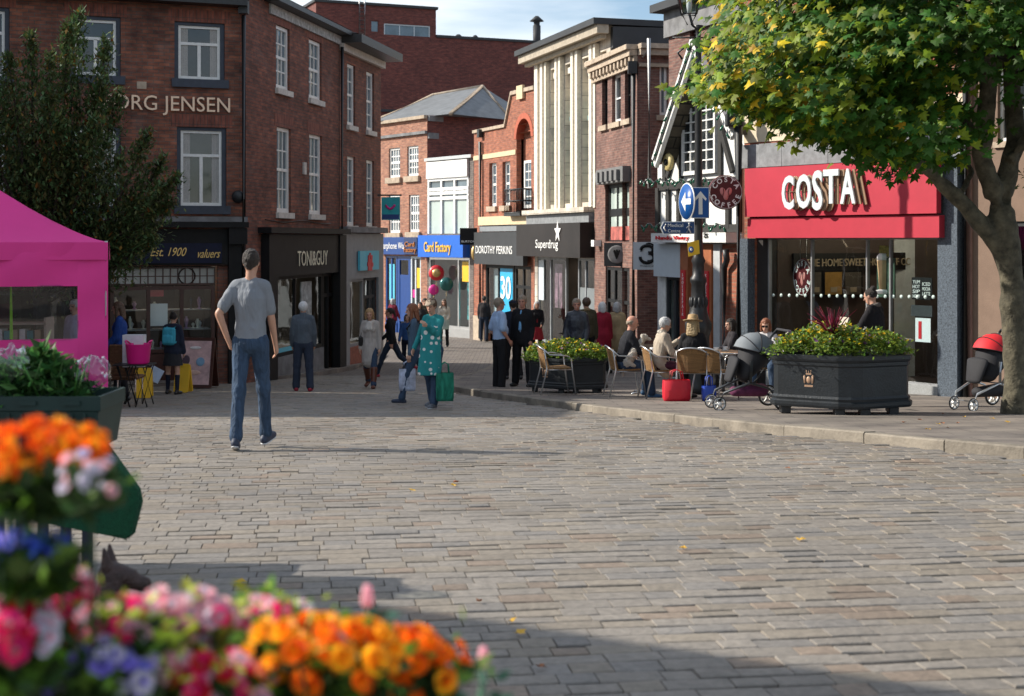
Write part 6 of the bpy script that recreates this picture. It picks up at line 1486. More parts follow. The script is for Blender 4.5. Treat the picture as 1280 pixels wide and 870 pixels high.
# green baize corner cloth
GB = mat('green artificial grass cloth', (.006, .085, .035), .95, var=.25, scale=60, bump=1., bscale=160)
dcl = 6.75; pol = [(60, 520), (112, 540), (128, 552), (171, 612), (174, 628), (164, 668), (156, 674), (128, 668), (60, 655)]
g = MB(); a = [PT(x_, y_, dcl+.05*math.sin(x_*.05)) for x_, y_ in pol]; b = [v+Vector((.01, .035, 0)) for v in a]; n_ = len(pol)
g.add(a+b, [tuple(range(n_)), tuple(range(2*n_-1, n_-1, -1))]+[(k, (k+1) % n_, n_+(k+1) % n_, n_+k) for k in range(n_)])
rnd = random.Random(6)
for i in range(n_-1):
    for k in range(24):
        v = a[i].lerp(a[i+1], rnd.random()); g.tube([v+Vector((0, .01, 0)), v+Vector((rnd.uniform(-.004, .012), .01, rnd.uniform(-.012, .006)))], .0015, 3)
link('grass_cloth', g, GB, label='green artificial grass cloth hanging in a point off the market table', cat='cloth')
# terrier statue
q = Vector((PX(143, 5.6), 5.6, gz(5.6))); RUST = mat('rust brown carved statue', (.032, .013, .010), .5, var=.4, scale=30, bump=.5, bscale=90)
g = MB(); d_ = lambda x_, y_, z_: q+Vector((x_, y_, z_))
g.rcone(d_(-.10, .02, .10), d_(-.01, 0, .22), .10, .08); g.rcone(d_(-.02, 0, .20), d_(.0, 0, .34), .075, .056); g.rcone(d_(-.01, 0, .355), d_(.06, 0, .345), .056, .038); g.rcone(d_(.06, 0, .335), d_(.115, 0, .320), .034, .031)
g.rcone(d_(.03, .0, .372), d_(.045, 0, .37), .012, .012)
for s_ in (-1, 1): g.rcone(d_(-.02, s_*.03, .39), d_(-.03, s_*.038, .465), .026, .007); g.rcone(d_(.03, s_*.04, .2), d_(.045, s_*.04, .02), .022, .018); g.rcone(d_(.045, s_*.04, .015), d_(.075, s_*.04, .012), .02, .016); g.rcone(d_(-.12, s_*.05, .08), d_(-.06, s_*.06, .02), .05, .025)
g.rcone(d_(-.17, 0, .1), d_(-.21, 0, .2), .02, .008)
ds_o = g
# ================================================================== remeshed bodies
from mathutils import noise as _wn
def wrinkle(c, vx):
    q = Vector((c.x*12+c.z*3, c.y*12, c.z*6.5)); r_ = _wn.noise(q)*.5+_wn.noise(q*2.3+Vector((3, 1, 7)))*.3
    d = Vector((c.x, c.y, 0)); d = d.normalized() if d.length > 1e-4 else Vector((0, 0, 0))
    return _wn.noise_vector(q*.9)*.006+d*r_*.014
def blob(mb, voxel, smooth=3, disp=None):
    """fuses overlapping shapes into one continuous surface"""
    me = mesh_from(mb, 'tmp'); o = bpy.data.objects.new('tmp', me); COL.objects.link(o)
    m = o.modifiers.new('r', 'REMESH'); m.mode = 'VOXEL'; m.voxel_size = voxel; m.use_smooth_shade = True
    if smooth: s_ = o.modifiers.new('s', 'SMOOTH'); s_.iterations = smooth; s_.factor = .5
    dg = bpy.context.evaluated_depsgraph_get(); out = bpy.data.meshes.new_from_object(o.evaluated_get(dg))
    bpy.data.objects.remove(o); bpy.data.meshes.remove(me)
    if disp is None and voxel >= .011: disp = lambda c: wrinkle(c, voxel)
    n = len(out.polygons); out.polygons.foreach_set('use_smooth', [True]*n); out.polygons.foreach_set('material_index', [0]*n)
    if disp is not None:
        for v in out.vertices: v.co += disp(v.co)
    out.materials.clear(); return out
# terrier statue
st = blob(ds_o, .006, 2); link('dog_statue', st, RUST, label='small rust brown terrier statue facing right by the flower display', cat='statue', uv=False)

def cloth_mat(name, col, wr=.35, sc=9, var=.12, stretch=(1, 1, .35), rough=.85):
    if name in MATS: return MATS[name]
    m, nt, b = new_mat(name); N = nt.nodes; L = nt.links
    tc = N.new('ShaderNodeTexCoord'); mp = N.new('ShaderNodeMapping'); mp.inputs['Scale'].default_value = stretch; L.new(tc.outputs['Object'], mp.inputs[0])
    nz = N.new('ShaderNodeTexNoise'); nz.inputs['Scale'].default_value = sc; nz.inputs['Detail'].default_value = 4; nz.inputs['Distortion'].default_value = 1.2; L.new(mp.outputs[0], nz.inputs['Vector'])
    cr = N.new('ShaderNodeValToRGB'); cr.color_ramp.elements[0].position = .3; cr.color_ramp.elements[1].position = .7
    cr.color_ramp.elements[0].color = (*[c*(1-var) for c in col], 1); cr.color_ramp.elements[1].color = (*[c*(1+var) for c in col], 1)
    L.new(nz.outputs['Fac'], cr.inputs[0]); L.new(cr.outputs[0], b.inputs['Base Color']); b.inputs['Roughness'].default_value = rough; b.inputs['Specular IOR Level'].default_value = .25
    bp = N.new('ShaderNodeBump'); bp.inputs['Strength'].default_value = wr; bp.inputs['Distance'].default_value = .05; L.new(nz.outputs['Fac'], bp.inputs['Height']); L.new(bp.outputs['Normal'], b.inputs['Normal'])
    MATS[name] = m; return m
def skin_mat(name, col):
    if name in MATS: return MATS[name]
    m = mat(name, col, .5, var=.1, scale=14, spec=.35); b = m.node_tree.nodes['Principled BSDF']
    b.inputs['Subsurface Weight'].default_value = .12; b.inputs['Subsurface Radius'].default_value = (.02, .008, .004); return m
SKIN = skin_mat('fair skin', (.52, .30, .215)); SKIN2 = skin_mat('ruddy skin', (.50, .25, .18))
DARKEYE = mat('dark eye', (.03, .02, .02), .3, var=0); LIP = mat('lip', (.36, .13, .11), .5, var=0)
def D(pitch, roll, side): # direction from the joint downwards, pitch forward, roll outward
    p, r_ = R(pitch), R(roll); return Vector((side*math.sin(r_), math.sin(p)*math.cos(r_), -math.cos(p)*math.cos(r_)))
def skeleton(P, fem=False):
    J = {}; k = .94 if fem else 1.
    hw = .092; hipz = .92
    le = R(P.get('lean', 0)); sd_ = Vector((math.sin(R(P.get('side', 0))), math.sin(le), math.cos(le))).normalized()
    J['hip'] = Vector((0, 0, hipz)); J['sp'] = sd_
    J['waist'] = J['hip']+sd_*.15; J['chest'] = J['hip']+sd_*.36; J['neck0'] = J['hip']+sd_*.50; 
    hd = P.get('head', (0, 0)); hp = le*.5+R(hd[1]); hdv = Vector((0, math.sin(hp), math.cos(hp)))
    J['neck1'] = J['neck0']+hdv*.07; J['head'] = J['neck0']+hdv*.173+Vector((0, .014, 0)); J['hv'] = hdv; J['yaw'] = R(hd[0])
    for s_, nm in ((-1, 'L'), (1, 'R')):
        a = P.get('leg'+nm, (0, 3, 0, 0)); th = D(a[0], a[1], s_); hj = J['hip']+Vector((s_*hw, 0, -.03)); kn = hj+th*.43
        an = kn+D(a[0]-a[2], a[1]*.6, s_)*.42
        fp = R(a[3]); out = R(P.get('toe', 8))*s_
        J['hj'+nm], J['kn'+nm], J['an'+nm] = hj, kn, an
        fd = Vector((math.sin(out), math.cos(out)*math.cos(fp), -math.sin(fp))).normalized(); up = Vector((0, math.sin(fp), math.cos(fp)))
        J['he'+nm] = an-fd*.045-up*.05; J['to'+nm] = an+fd*.15-up*.055; J['fd'+nm] = fd
        b = P.get('arm'+nm, (0, 8, 5, 6)); sj = J['hip']+sd_*.455+Vector((s_*.158*k, 0, 0)); el = sj+D(b[0], b[1], s_)*.285; wr = el+D(b[2], b[3], s_)*.25; hd_ = D(b[2]+(b[4] if len(b) > 4 else 0), b[3], s_)
        J['sj'+nm], J['el'+nm], J['wr'+nm], J['hd'+nm] = sj, el, wr, hd_
    return J
X_ = Vector((1, 0, 0))
def body_prims(g, J, P, fem, fingers):
    sp = J['sp']; k = .92 if fem else 1.
    g.rcone(J['hip']-sp*.03, J['waist'], .108, .092 if not fem else .08, lat=X_, ka=1.45, kb=1.45)
    g.rcone(J['waist'], J['chest'], .092*k, .108*k, lat=X_, ka=1.45, kb=1.45); g.rcone(J['chest'], J['chest']+sp*.09, .106*k, .075*k, lat=X_, ka=1.45, kb=1.7)
    if fem:
        for s_ in (-1, 1): g.ball(J['chest']+Vector((s_*.07, .07, -.02)), (.05, .045, .055))
    g.rcone(J['sjL'], J['sjR'], .052*k, .052*k); [g.rcone(J['neck0']+sp*.01, J['sj'+n]+sp*.02, .05, .038) for n in 'LR']; g.rcone(J['neck0']-sp*.03, J['neck1']+J['hv']*.03, .058*k, .052*k)
    for nm, s_ in (('L', -1), ('R', 1)):
        hj, kn, an = J['hj'+nm], J['kn'+nm], J['an'+nm]
        g.rcone(hj, kn, .088, .055); g.rcone(kn, an, .051, .035); m_ = kn.lerp(an, .28)-(kn-an).cross(X_).normalized()*(-.012); g.rcone(kn.lerp(an, .15), kn.lerp(an, .45), .056, .048)
        g.rcone(J['he'+nm], J['he'+nm].lerp(J['to'+nm], .6), .034, .036); g.rcone(J['he'+nm].lerp(J['to'+nm], .6), J['to'+nm], .036, .024, lat=X_, ka=1.1, kb=1.4); g.rcone(an, J['he'+nm]+J['fd'+nm]*.05, .036, .035)
        sj, el, wr, hd_ = J['sj'+nm], J['el'+nm], J['wr'+nm], J['hd'+nm]
        g.ball(sj, .050*k); g.rcone(sj, el, .048*k, .039*k); g.rcone(el, wr, .041*k, .026*k)
        # hand: palm, four unequal curled fingers, thumb leaving the side
        fw = Vector((0, 1, 0)); w_ = hd_.cross(fw)
        if w_.length < .2: w_ = hd_.cross(Vector((0, 0, 1)))
        w_.normalize(); t_ = w_.cross(hd_).normalized()   # across the palm: t_ roughly forward
        pm = wr+hd_*.045; g.rcone(wr, wr+hd_*.075, .024, .024, lat=t_, ka=1.1, kb=1.55)
        inn = Vector((-s_, 0, 0)); inn = (inn-hd_*inn.dot(hd_)).normalized()
        for i, ln in enumerate((.062, .072, .068, .052)):
            o = wr+hd_*.085+t_*(.027-.018*i); cu = P.get('curl', .45); d1 = (hd_+inn*cu).normalized(); d2 = (hd_+inn*(cu*3)).normalized()
            g.rcone(o-hd_*.01, o+d1*ln*.55, .0095, .009, n=8); g.rcone(o+d1*ln*.55, o+d1*ln*.55+d2*ln*.5, .009, .0075, n=8)
        th0 = wr+hd_*.025+t_*.022; td = (hd_*.7+t_*.6+inn*.45).normalized(); g.rcone(th0, th0+td*.045, .014, .0105, n=8); g.rcone(th0+td*.045, th0+td*.045+(hd_+inn*.3).normalized()*.03, .0105, .009, n=8)
    H = J['head']; Rz = Matrix.Rotation(J['yaw'], 3, 'Z'); T = Vector((0, 0, 1)).rotation_difference(J['hv']).to_matrix() @ Rz
    J['T'] = T; q = lambda x, y, z: H+T @ Vector((x, y, z))
    g.ball(q(0, -.012, .03), (.079, .099, .092), 16, 12, T); g.rcone(q(0, .025, -.02), q(0, .045, -.075), .062, .036, lat=T @ X_, ka=1.05, kb=1.2); g.rcone(q(0, -.02, -.02), q(0, 0, -.06), .066, .05)
    g.rcone(q(0, .085, .012), q(0, .108, -.02), .009, .013, n=8); g.rcone(q(-.03, .082, .03), q(.03, .082, .03), .011, .011, n=8); g.rcone(q(-.018, .082, -.055), q(.018, .082, -.055), .010, .010, n=8)
    for s_ in (-1, 1): g.ball(q(s_*.077, -.008, 0), (.010, .020, .030), 8, 6, T)
def person(px, feet, h, heading, P, C, label, fem=False, pave=False, d=None, voxel=.014, z=None, group=None, fingers=False):
    d = d or ground_d(feet); x = PX(px, d); zz = (gz(d)+(KH if pave else 0)) if z is None else z
    J = skeleton(P, fem); sc = h/1.76
    low = min(J[a+n].z for a in ('he', 'to') for n in 'LR')-.034
    if 'drop' in P: low = P['drop']
    off = Vector((0, 0, -low))
    for key, v in J.items():
        if isinstance(v, Vector) and key not in ('sp', 'hv') and not key.startswith(('hd', 'fd')): v += off
    t = empty('person', (x, d, zz), label, 'person', group, rz=R(heading)); t.scale = (sc, sc, sc)
    g = MB(); body_prims(g, J, P, fem, fingers)
    me = blob(g, min(.0109, voxel*.8), 2, lambda c: Vector((0, 0, 0)))
    H, T = J['head'], J['T']; Ti = T.transposed()
    mi = []
    for p in me.polygons:
        c = Ti @ (p.center-H); k = 0
        if c.y > .06:
            if abs(abs(c.x)-.03) < .013 and abs(c.z-.012) < .008: k = 1
            elif abs(c.x) < .024 and abs(c.z+.053) < .007: k = 2
        mi.append(k)
    me.polygons.foreach_set('material_index', mi)
    link('body', me, [C.get('skin', SKIN), DARKEYE, LIP], t, local=True, uv=False)
    sp = J['sp']; kf = .92 if fem else 1.
    # ---- trousers
    if 'trousers' in C:
        g = MB(); e = C.get('tfit', .010); g.rcone(J['hip']-sp*.03, J['hip']+sp*.10, .108+e, .098+e, lat=X_, ka=1.43, kb=1.43)
        for n in 'LR':
            a, b, c = J['hj'+n], J['kn'+n], J['an'+n]; g.rcone(a, b, .086+e, .057+e); g.rcone(b, b.lerp(c, .93), .057+e, .045+e*1.3); g.rcone(b.lerp(c, .84), b.lerp(c, .97), .050+e*1.2, .056+e); g.rcone(b.lerp(a, .06), b.lerp(c, .06), .066+e, .064+e)
            bend = (a-b).normalized().dot((b-c).normalized()); 
        link('trousers', blob(g, voxel, 2), C['trousers'], t, local=True, uv=False)
    # ---- skirt
    if 'skirt' in C:
        g = MB(); ln = C.get('skirt_len', .42); w_ = C.get('skirt_w', .17); base = (J['knL']+J['knR'])/2; dn = ((base-J['hip']).normalized())
        prof = []; vs = []; n_ = 28
        for j in range(8):
            q = J['hip']+sp*.12*(1-j/7)+dn*ln*(j/7); r_ = .10+(w_-.10)*(j/7)**.8
            for i in range(n_): a = 2*math.pi*i/n_; pl = 1+.05*(j/7)*math.sin(i*2.7); vs.append(q+Vector((math.cos(a)*r_*1.35*pl, math.sin(a)*r_*pl, 0)))
        g.add(vs, [(j*n_+i, j*n_+(i+1) % n_, (j+1)*n_+(i+1) % n_, (j+1)*n_+i) for j in range(7) for i in range(n_)]+[tuple(range(n_))], True); link('skirt', g, C['skirt'], t, local=True, uv=False)
    # ---- top
    if 'top' in C:
        g = MB(); e = C.get('fit', .012); k = kf; b = J['hip']+sp*C.get('hem', .0)
        g.rcone(b+sp*.02, J['waist'], .104+e, .094*k+e, lat=X_, ka=1.43, kb=1.43); g.rcone(J['waist'], J['chest'], .094*k+e, .108*k+e, lat=X_, ka=1.43, kb=1.45); g.rcone(J['chest'], J['chest']+sp*.09, .106*k+e, .078*k+e*.6, lat=X_, ka=1.45, kb=1.7)
        if fem:
            for s_ in (-1, 1): g.ball(J['chest']+Vector((s_*.07, .07, -.02)), (.052+e, .045+e*.7, .058+e))
        if C.get('belly'): g.ball(J['waist']+Vector((0, .05, .02)), (.15, .12, .15))
        g.rcone(J['sjL'], J['sjR'], .052*k+e*.6, .052*k+e*.6); [g.rcone(J['neck0']+sp*.0, J['sj'+n]+sp*.02, .052+e*.7, .042+e*.8) for n in 'LR']
        sl = C.get('sleeve', 1.)
        for n in 'LR':
            sj, el, wr = J['sj'+n], J['el'+n], J['wr'+n]; g.ball(sj, .050*k+e*.8)
            if sl <= .5:
                c = sj.lerp(el, sl*2); g.rcone(sj, c, .049*k+e*.8, .050*k+e)
            else: g.rcone(sj, el, .050*k+e*.8, .043*k+e*.9); g.rcone(el, el.lerp(wr, (sl-.5)*2*.96), .043*k+e*.9, .031*k+e*.8)
        if C.get('collar'): g.rcone(J['neck0']-sp*.02, J['neck0']+sp*.035, .068+e, .062+e*.6)
        if C.get('coat_len'):
            ln = C['coat_len']; w_ = C.get('coat_w', .16); dn = (((J['knL']+J['knR'])/2-J['hip']).normalized()+Vector((0, 0, -.6))).normalized()
            g.rcone(J['hip'], J['hip']+dn*ln, .115+e, w_, lat=X_, ka=1.4, kb=1.3, caps=3)
        link(C.get('top_name', 'jacket'), blob(g, voxel, 2), C['top'], t, local=True, uv=False)
    if 'vest' in C:
        g = MB(); e = .018; g.rcone(J['hip']+sp*.05+Vector((0, .02, 0)), J['chest']+Vector((0, .02, 0)), .10, .105, lat=X_, ka=.5, kb=.6); link('shirt_front', blob(g, voxel, 1), C['vest'], t, local=True, uv=False)
    if 'tie' in C:
        g = MB(); q = J['neck0']+Vector((0, .06, 0)); dw = J['waist']+Vector((0, .135, 0)); g.rcone(q, dw, .018, .026, lat=X_, ka=1, kb=1.2); link('tie', g, C['tie'], t, local=True, uv=False)
    # ---- scarf
    if 'scarf' in C:
        g = MB()
        for i in range(10): a = i*2*math.pi/10; g.ball(J['neck0']+Vector((math.cos(a)*.07, math.sin(a)*.065+.01, .02-.03*math.sin(a))), (.042, .042, .036))
        g.rcone(J['neck0']+Vector((0, .085, -.02)), J['neck0']+Vector((0, .12, -.14)), .05, .05, lat=X_, ka=1.5, kb=1.6); link('scarf', blob(g, .012, 1), C['scarf'], t, local=True, uv=False)
    # ---- shoes, boots, socks
    for n in 'LR':
        g = MB(); he, to, an = J['he'+n], J['to'+n], J['an'+n]; e = .008; mm = he.lerp(to, .6)
        g.rcone(he, mm, .036+e, .036+e); g.rcone(mm, to, .036+e, .027+e, lat=X_, ka=1.05, kb=1.3); g.rcone(an.lerp(he, .3), he+J['fd'+n]*.05, .037+e, .037+e)
        if C.get('boots'): g.rcone(an, an.lerp(J['kn'+n], .82), .056, .078)
        me = blob(g, .01, 1); bt_ = link('boot' if C.get('boots') else 'shoe', me, C.get('shoes', MATS['black metal paint']), t, local=True, uv=False)
        if 'sole' in C:
            g = MB(); u_ = Vector((0, 0, 1)); nn = J['fd'+n].cross(X_).normalized(); nn = -nn if nn.z > 0 else nn
            g.rcone(he+nn*.034, mm+nn*.034, .038, .040, n=14); g2 = MB(); g.rcone(mm+nn*.034, to+nn*.026, .040, .034, lat=X_, ka=1, kb=1.2)
            for i_, v in enumerate(g.v): pass
            bb = blob(g, .01, 1)
            for v in bb.vertices:
                dlt = (v.co-(he+nn*.034)).dot(nn); v.co -= nn*dlt*.68
            link('sole', bb, C['sole'], bt_, local=True, uv=False)
        if 'socks' in C: g = MB(); g.rcone(an, an.lerp(J['kn'+n], .78), .040, .056); link('sock', g, C['socks'], t, local=True, uv=False)
    # ---- hair
    q = lambda x, y, z: H+T @ Vector((x, y, z)); hs = C.get('hair', 'short'); hm = C.get('hairm')
    if hm:
        g = MB()
        if hs == 'short' or hs == 'crop':
            e = .007 if hs == 'crop' else .014
            g.ball(q(0, -.02, .037), (.080+e, .093+e, .090+e), 18, 12, T); g.rcone(q(0, -.075, .02), q(0, -.065, -.035), .045, .03, lat=T @ X_, ka=1.3, kb=1.4)
            if hs == 'short': g.ball(q(0, .03, .085), (.06, .05, .035), 12, 8, T)
        elif hs == 'bald_sides':
            for s_ in (-1, 1): g.ball(q(s_*.062, -.03, .01), (.02, .055, .04), 10, 8, T)
            g.ball(q(0, -.085, 0), (.06, .025, .045), 10, 8, T)
        elif hs == 'bob':
            g.ball(q(0, -.018, .038), (.092, .102, .098), 18, 12, T)
            for s_ in (-1, 1): g.rcone(q(s_*.075, .0, .02), q(s_*.078, .01, -.09), .032, .028)
            g.rcone(q(0, -.07, .0), q(0, -.06, -.10), .06, .045, lat=T @ X_, ka=1.3, kb=1.5)
        elif hs == 'long':
            g.ball(q(0, -.018, .038), (.090, .102, .096), 18, 12, T)
            for s_ in (-1, 1): g.rcone(q(s_*.075, .0, .02), q(s_*.09, .03, -.20), .03, .026)
            g.rcone(q(0, -.07, .0), q(0, -.08, -.17), .055, .04, lat=T @ X_, ka=1.6, kb=2.5)
        elif hs == 'bun':
            g.ball(q(0, -.02, .036), (.085, .098, .093), 18, 12, T); g.ball(q(0, -.08, .105), (.045, .045, .042), 12, 8, T)
        elif hs == 'pony':
            g.ball(q(0, -.02, .036), (.085, .098, .093), 18, 12, T); g.rcone(q(0, -.11, .05), q(0, -.15, -.10), .035, .02)
        rnd = random.Random(int(px)); 
        from mathutils import noise
        me = blob(g, .008, 1, lambda c: Vector(noise.noise_vector(c*38))*.007)
        # keep the face free
        import bmesh
        bm = bmesh.new(); bm.from_mesh(me); Ti_ = T.transposed(); rm = []
        for f_ in bm.faces:
            c = Ti_ @ (f_.calc_center_median()-H)
            lim = .062 if hs not in ('crop', 'short') else .052
            if c.y > lim*.55 and c.z < lim and abs(c.x) < .066 and hs != 'bald_sides': rm.append(f_)
            elif hs in ('crop', 'short') and c.y > -.02 and c.z < .0: rm.append(f_)
        bmesh.ops.delete(bm, geom=rm, context='FACES'); bm.to_mesh(me); bm.free()
        link('hair', me, hm, t, local=True, uv=False)
    if 'cap' in C:
        g = MB(); g.ball(q(0, -.012, .06), (.088, .105, .07), 16, 10, T); g.rcone(q(0, .08, .065), q(0, .14, .05), .02, .012, lat=T @ X_, ka=3, kb=4); link('cap', blob(g, .01, 1), C['cap'], t, local=True, uv=False)
    if 'hat' in C:
        g = MB(); g.M = Matrix.Translation(q(0, -.01, .07)) @ T.to_4x4(); g.lathe([(.10, .0), (.175, -.012), (.18, .0), (.105, .012), (.098, .03), (.088, .09), (.05, .105), (.02, .10)], (0, 0, 0), 24, sx=.92, sy=1.08); g.M = None; link('hat', g, C['hat'], t, local=True, uv=False)
    if 'glasses' in C:
        g = MB()
        for s_ in (-1, 1): g.ball(q(s_*.033, .098, .013), (.027, .008, .021), 12, 8, T)
        g.tube([q(-.05, .09, .015), q(.05, .09, .015)], .004, 5); link('sunglasses', g, BLACKP, t, local=True, uv=False)
    if 'backpack' in C:
        g = MB(); c = J['chest']+Vector((0, -.19, -.06)); g.box(c, (.29, .14, .38), bev=.04); g.box(c+Vector((0, -.08, -.07)), (.22, .06, .18), bev=.02); link('backpack', blob(g, .012, 3), C['backpack'], t, local=True, uv=False)
        g = MB()
        for s_ in (-1, 1): g.tube([c+Vector((s_*.09, .05, .17)), J['sj'+('L' if s_ < 0 else 'R')]+Vector((-s_*.05, 0, .075)), J['chest']+Vector((s_*.11, .13, .0)), c+Vector((s_*.12, .07, -.15))], .016, 6)
        link('backpack_strap', g, C['backpack'], t, local=True, uv=False)
    if 'shoulder_bag' in C:
        g = MB(); c = J['hip']+Vector((.20, -.02, .08)); g.box(c, (.10, .26, .22), bev=.03); g.tube([c+Vector((0, .1, .1)), J['sjR']+Vector((-.03, .02, .07)), c+Vector((0, -.1, .1))], .01, 6); link('handbag', g, C['shoulder_bag'], t, local=True, uv=False)
    return t, J, sc
def world_pt(t, sc, v):
    return t.matrix_basis @ v if False else Vector(t.location)+Matrix.Rotation(t.rotation_euler[2], 3, 'Z') @ (v*sc)
CM = cloth_mat
JEAN = CM('blue denim', (.035, .060, .105), .5, 12); JEAND = CM('dark denim', (.016, .024, .042), .5, 12); NAVY = CM('navy cloth', (.012, .016, .032), .4); BLK = CM('black cloth', (.010, .010, .012), .4); GREYT = CM('grey marl cotton', (.20, .215, .24), .8, 8, .10, (1, 1, .4))
HB = mat('dark brown hair', (.022, .014, .010), .55, var=.6, scale=90, bump=1., bscale=130); HG = mat('grey hair', (.42, .42, .42), .6, var=.2, scale=40, bump=.5); HBL = mat('blond hair', (.36, .22, .10), .55, var=.35, scale=40, bump=.5); HR = mat('auburn hair', (.20, .065, .025), .55, var=.35, scale=40, bump=.5); HBR = mat('brown hair', (.08, .045, .025), .55, var=.4, scale=40, bump=.5); HSTR = mat('light brown grey hair', (.24, .19, .14), .6, var=.3, scale=40, bump=.5)
SH = mat('navy trainer', (.02, .03, .06), .6, var=.3, scale=20); SHB = mat('black shoe leather', (.012, .011, .011), .35); SHR = mat('crimson trainer', (.30, .01, .03), .5); SOLE = mat('white rubber sole', (.55, .56, .58), .6)
WALK = dict(legL=(18, 3, 4, -6), legR=(-12, 3, 22, 22), armL=(-14, 9, 2, 6), armR=(16, 9, 28, 4))
# 1 the man in the foreground
person(313, 561, 1.83, -3, dict(legL=(-11, 0, 6, 14), legR=(15, 1.5, 5, -8), armL=(-22, 30, 8, -20, 12), armR=(10, 8, 22, 4), head=(-4, 2), toe=12, lean=2, curl=.6), dict(trousers=CM('slate blue jeans', (.038, .066, .115), .8, 14, .3), tfit=.012, top=GREYT, top_name='t_shirt', sleeve=.36, fit=.014, hem=-.02, hair='crop', hairm=HB, shoes=SH, sole=SOLE, skin=skin_mat('tanned skin', (.47, .26, .18))),
       'tall man in a grey T shirt and slate blue jeans walking away across the setts', voxel=.011, fingers=True)[0].scale[0] *= .88
person(379, 489, 1.72, 6, dict(legL=(4, 4, 2, 0), legR=(-4, 4, 4, 0), armL=(4, 10, 20, 0), armR=(4, 10, 20, 0)), dict(trousers=CM('faded navy trousers', (.03, .04, .065), .5), tfit=.022, top=CM('blue grey jacket', (.085, .105, .13), .5), fit=.028, hem=-.02, hair='short', hairm=mat('white hair', (.6, .6, .6), .7, var=.15, scale=40), shoes=SHR, collar=1), 'white haired man in a blue grey jacket seen from behind before the hairdresser')
person(463, 485, 1.63, 172, dict(WALK, head=(6, 14), lean=2, armL=(0, 10, 8, 4), armR=(0, 10, 8, 4)), dict(trousers=JEAN, top=CM('pale stone coat', (.42, .38, .35), .5), coat_len=.36, coat_w=.15, fit=.02, hair='bob', hairm=HBL, scarf=CM('cream scarf', (.55, .52, .48), .6), shoes=mat('brown boot leather', (.10, .028, .014), .4), boots=True, shoulder_bag=SHB, top_name='coat'), 'woman in a pale stone coat, cream scarf and tall brown boots walking towards the camera', fem=True)
person(489, 471, 1.68, 78, dict(legL=(26, 2, 6, -8), legR=(-28, 2, 26, 34), armL=(-20, 6, 0, 4), armR=(14, 8, 50, 0), head=(0, 2), lean=3), dict(trousers=JEAND, top=BLK, fit=.022, hem=-.03, hair='pony', hairm=HB, shoes=SHR, skin=SKIN2), 'dark haired woman in a black jacket and crimson trainers striding left', fem=True)
TEALC = CM('teal knit', (.025, .23, .24), .5); 
m, nt, b = new_mat('teal print cloth'); N = nt.nodes; L = nt.links; tc = N.new('ShaderNodeTexCoord'); vo = N.new('ShaderNodeTexVoronoi'); vo.inputs['Scale'].default_value = 11; vo.inputs['Randomness'].default_value = .45; mp = N.new('ShaderNodeMapping'); mp.inputs['Scale'].default_value = (1, .4, 1); L.new(tc.outputs['Object'], mp.inputs[0]); L.new(mp.outputs[0], vo.inputs['Vector'])
cr = N.new('ShaderNodeValToRGB'); cr.color_ramp.interpolation = 'CONSTANT'; cr.color_ramp.elements[0].color = (.02, .015, .05, 1); cr.color_ramp.elements[1].position = .20; cr.color_ramp.elements[1].color = (.7, .7, .68, 1); e_ = cr.color_ramp.elements.new(.42); e_.color = (.02, .24, .25, 1)
L.new(vo.outputs['Distance'], cr.inputs[0]); L.new(cr.outputs[0], b.inputs['Base Color']); b.inputs['Roughness'].default_value = .9; TPR = m
t, J, sc = person(541, 510, 1.66, 150, dict(legL=(14, 3, 6, -4), legR=(-8, 3, 10, 10), armL=(35, 6, 128, -12), armR=(12, 14, 40, 0), head=(8, 12)), dict(trousers=JEAN, tfit=.016, top=TEALC, fit=.018, hair='short', hairm=HBR, cap=CM('beige cap cloth', (.34, .27, .20), .3), shoes=mat('grey trainer', (.12, .13, .15), .6), sole=SOLE, top_name='jumper'), 'woman in a teal jumper and beige cap with one hand raised to her mouth', fem=True, voxel=.013)
q = world_pt(t, sc, J['chest']+Vector((.05, .17, -.05)))
g = MB(); c0 = q+Vector((.09, -.08, .03))
vs = []; n_ = 22
for j in range(12):
    z = .02-.74*j/11; r_ = .105+.055*(j/11)**.6
    for i in range(n_): a = 2*math.pi*i/n_; vs.append(c0+Vector((math.cos(a)*r_*1.15*(1+.05*math.sin(3*a+j*.4)), math.sin(a)*.085*(1+.1*math.sin(5*a)), z)))
g.add(vs, [(j*n_+i, j*n_+(i+1) % n_, (j+1)*n_+(i+1) % n_, (j+1)*n_+i) for j in range(11) for i in range(n_)]+[tuple(range(n_)), tuple(11*n_+i for i in range(n_))], True); link('patterned_coat', blob(g, .014, 2), TPR, label='teal bird print garment hanging in front of the woman in the beige cap', cat='garment', uv=False)
dT = ground_d(510)-.25
tote(556, 501, .25, .42, .16, 10, CM('green carrier bag', (.02, .20, .13), .8, 8, .5), 'green and teal carrier bag hanging from the capped woman by her left leg', pave=False, zoff=.12, name='carrier_bag', d=dT)
t, J, sc = person(519, 503, 1.66, 95, dict(legL=(20, 2, 8, -4), legR=(-24, 2, 30, 36), armL=(6, 6, 10, 4), armR=(-4, 8, 10, 4), head=(0, 6), lean=3), dict(trousers=JEAN, top=CM('denim blue jacket', (.06, .10, .15), .5), fit=.022, hem=-.03, hair='long', hairm=HR, backpack=BLK, shoes=SH), 'auburn haired woman in a denim blue jacket stepping left behind the capped woman', fem=True)
tote(509, 492, .26, .36, .12, 12, mat('white blue carrier bag', (.42, .46, .58), .5, var=.5, scale=7), 'white and blue carrier bag carried low by the auburn haired woman', pave=False, zoff=.2, hd=.12, name='carrier_bag', d=ground_d(502)-.35)
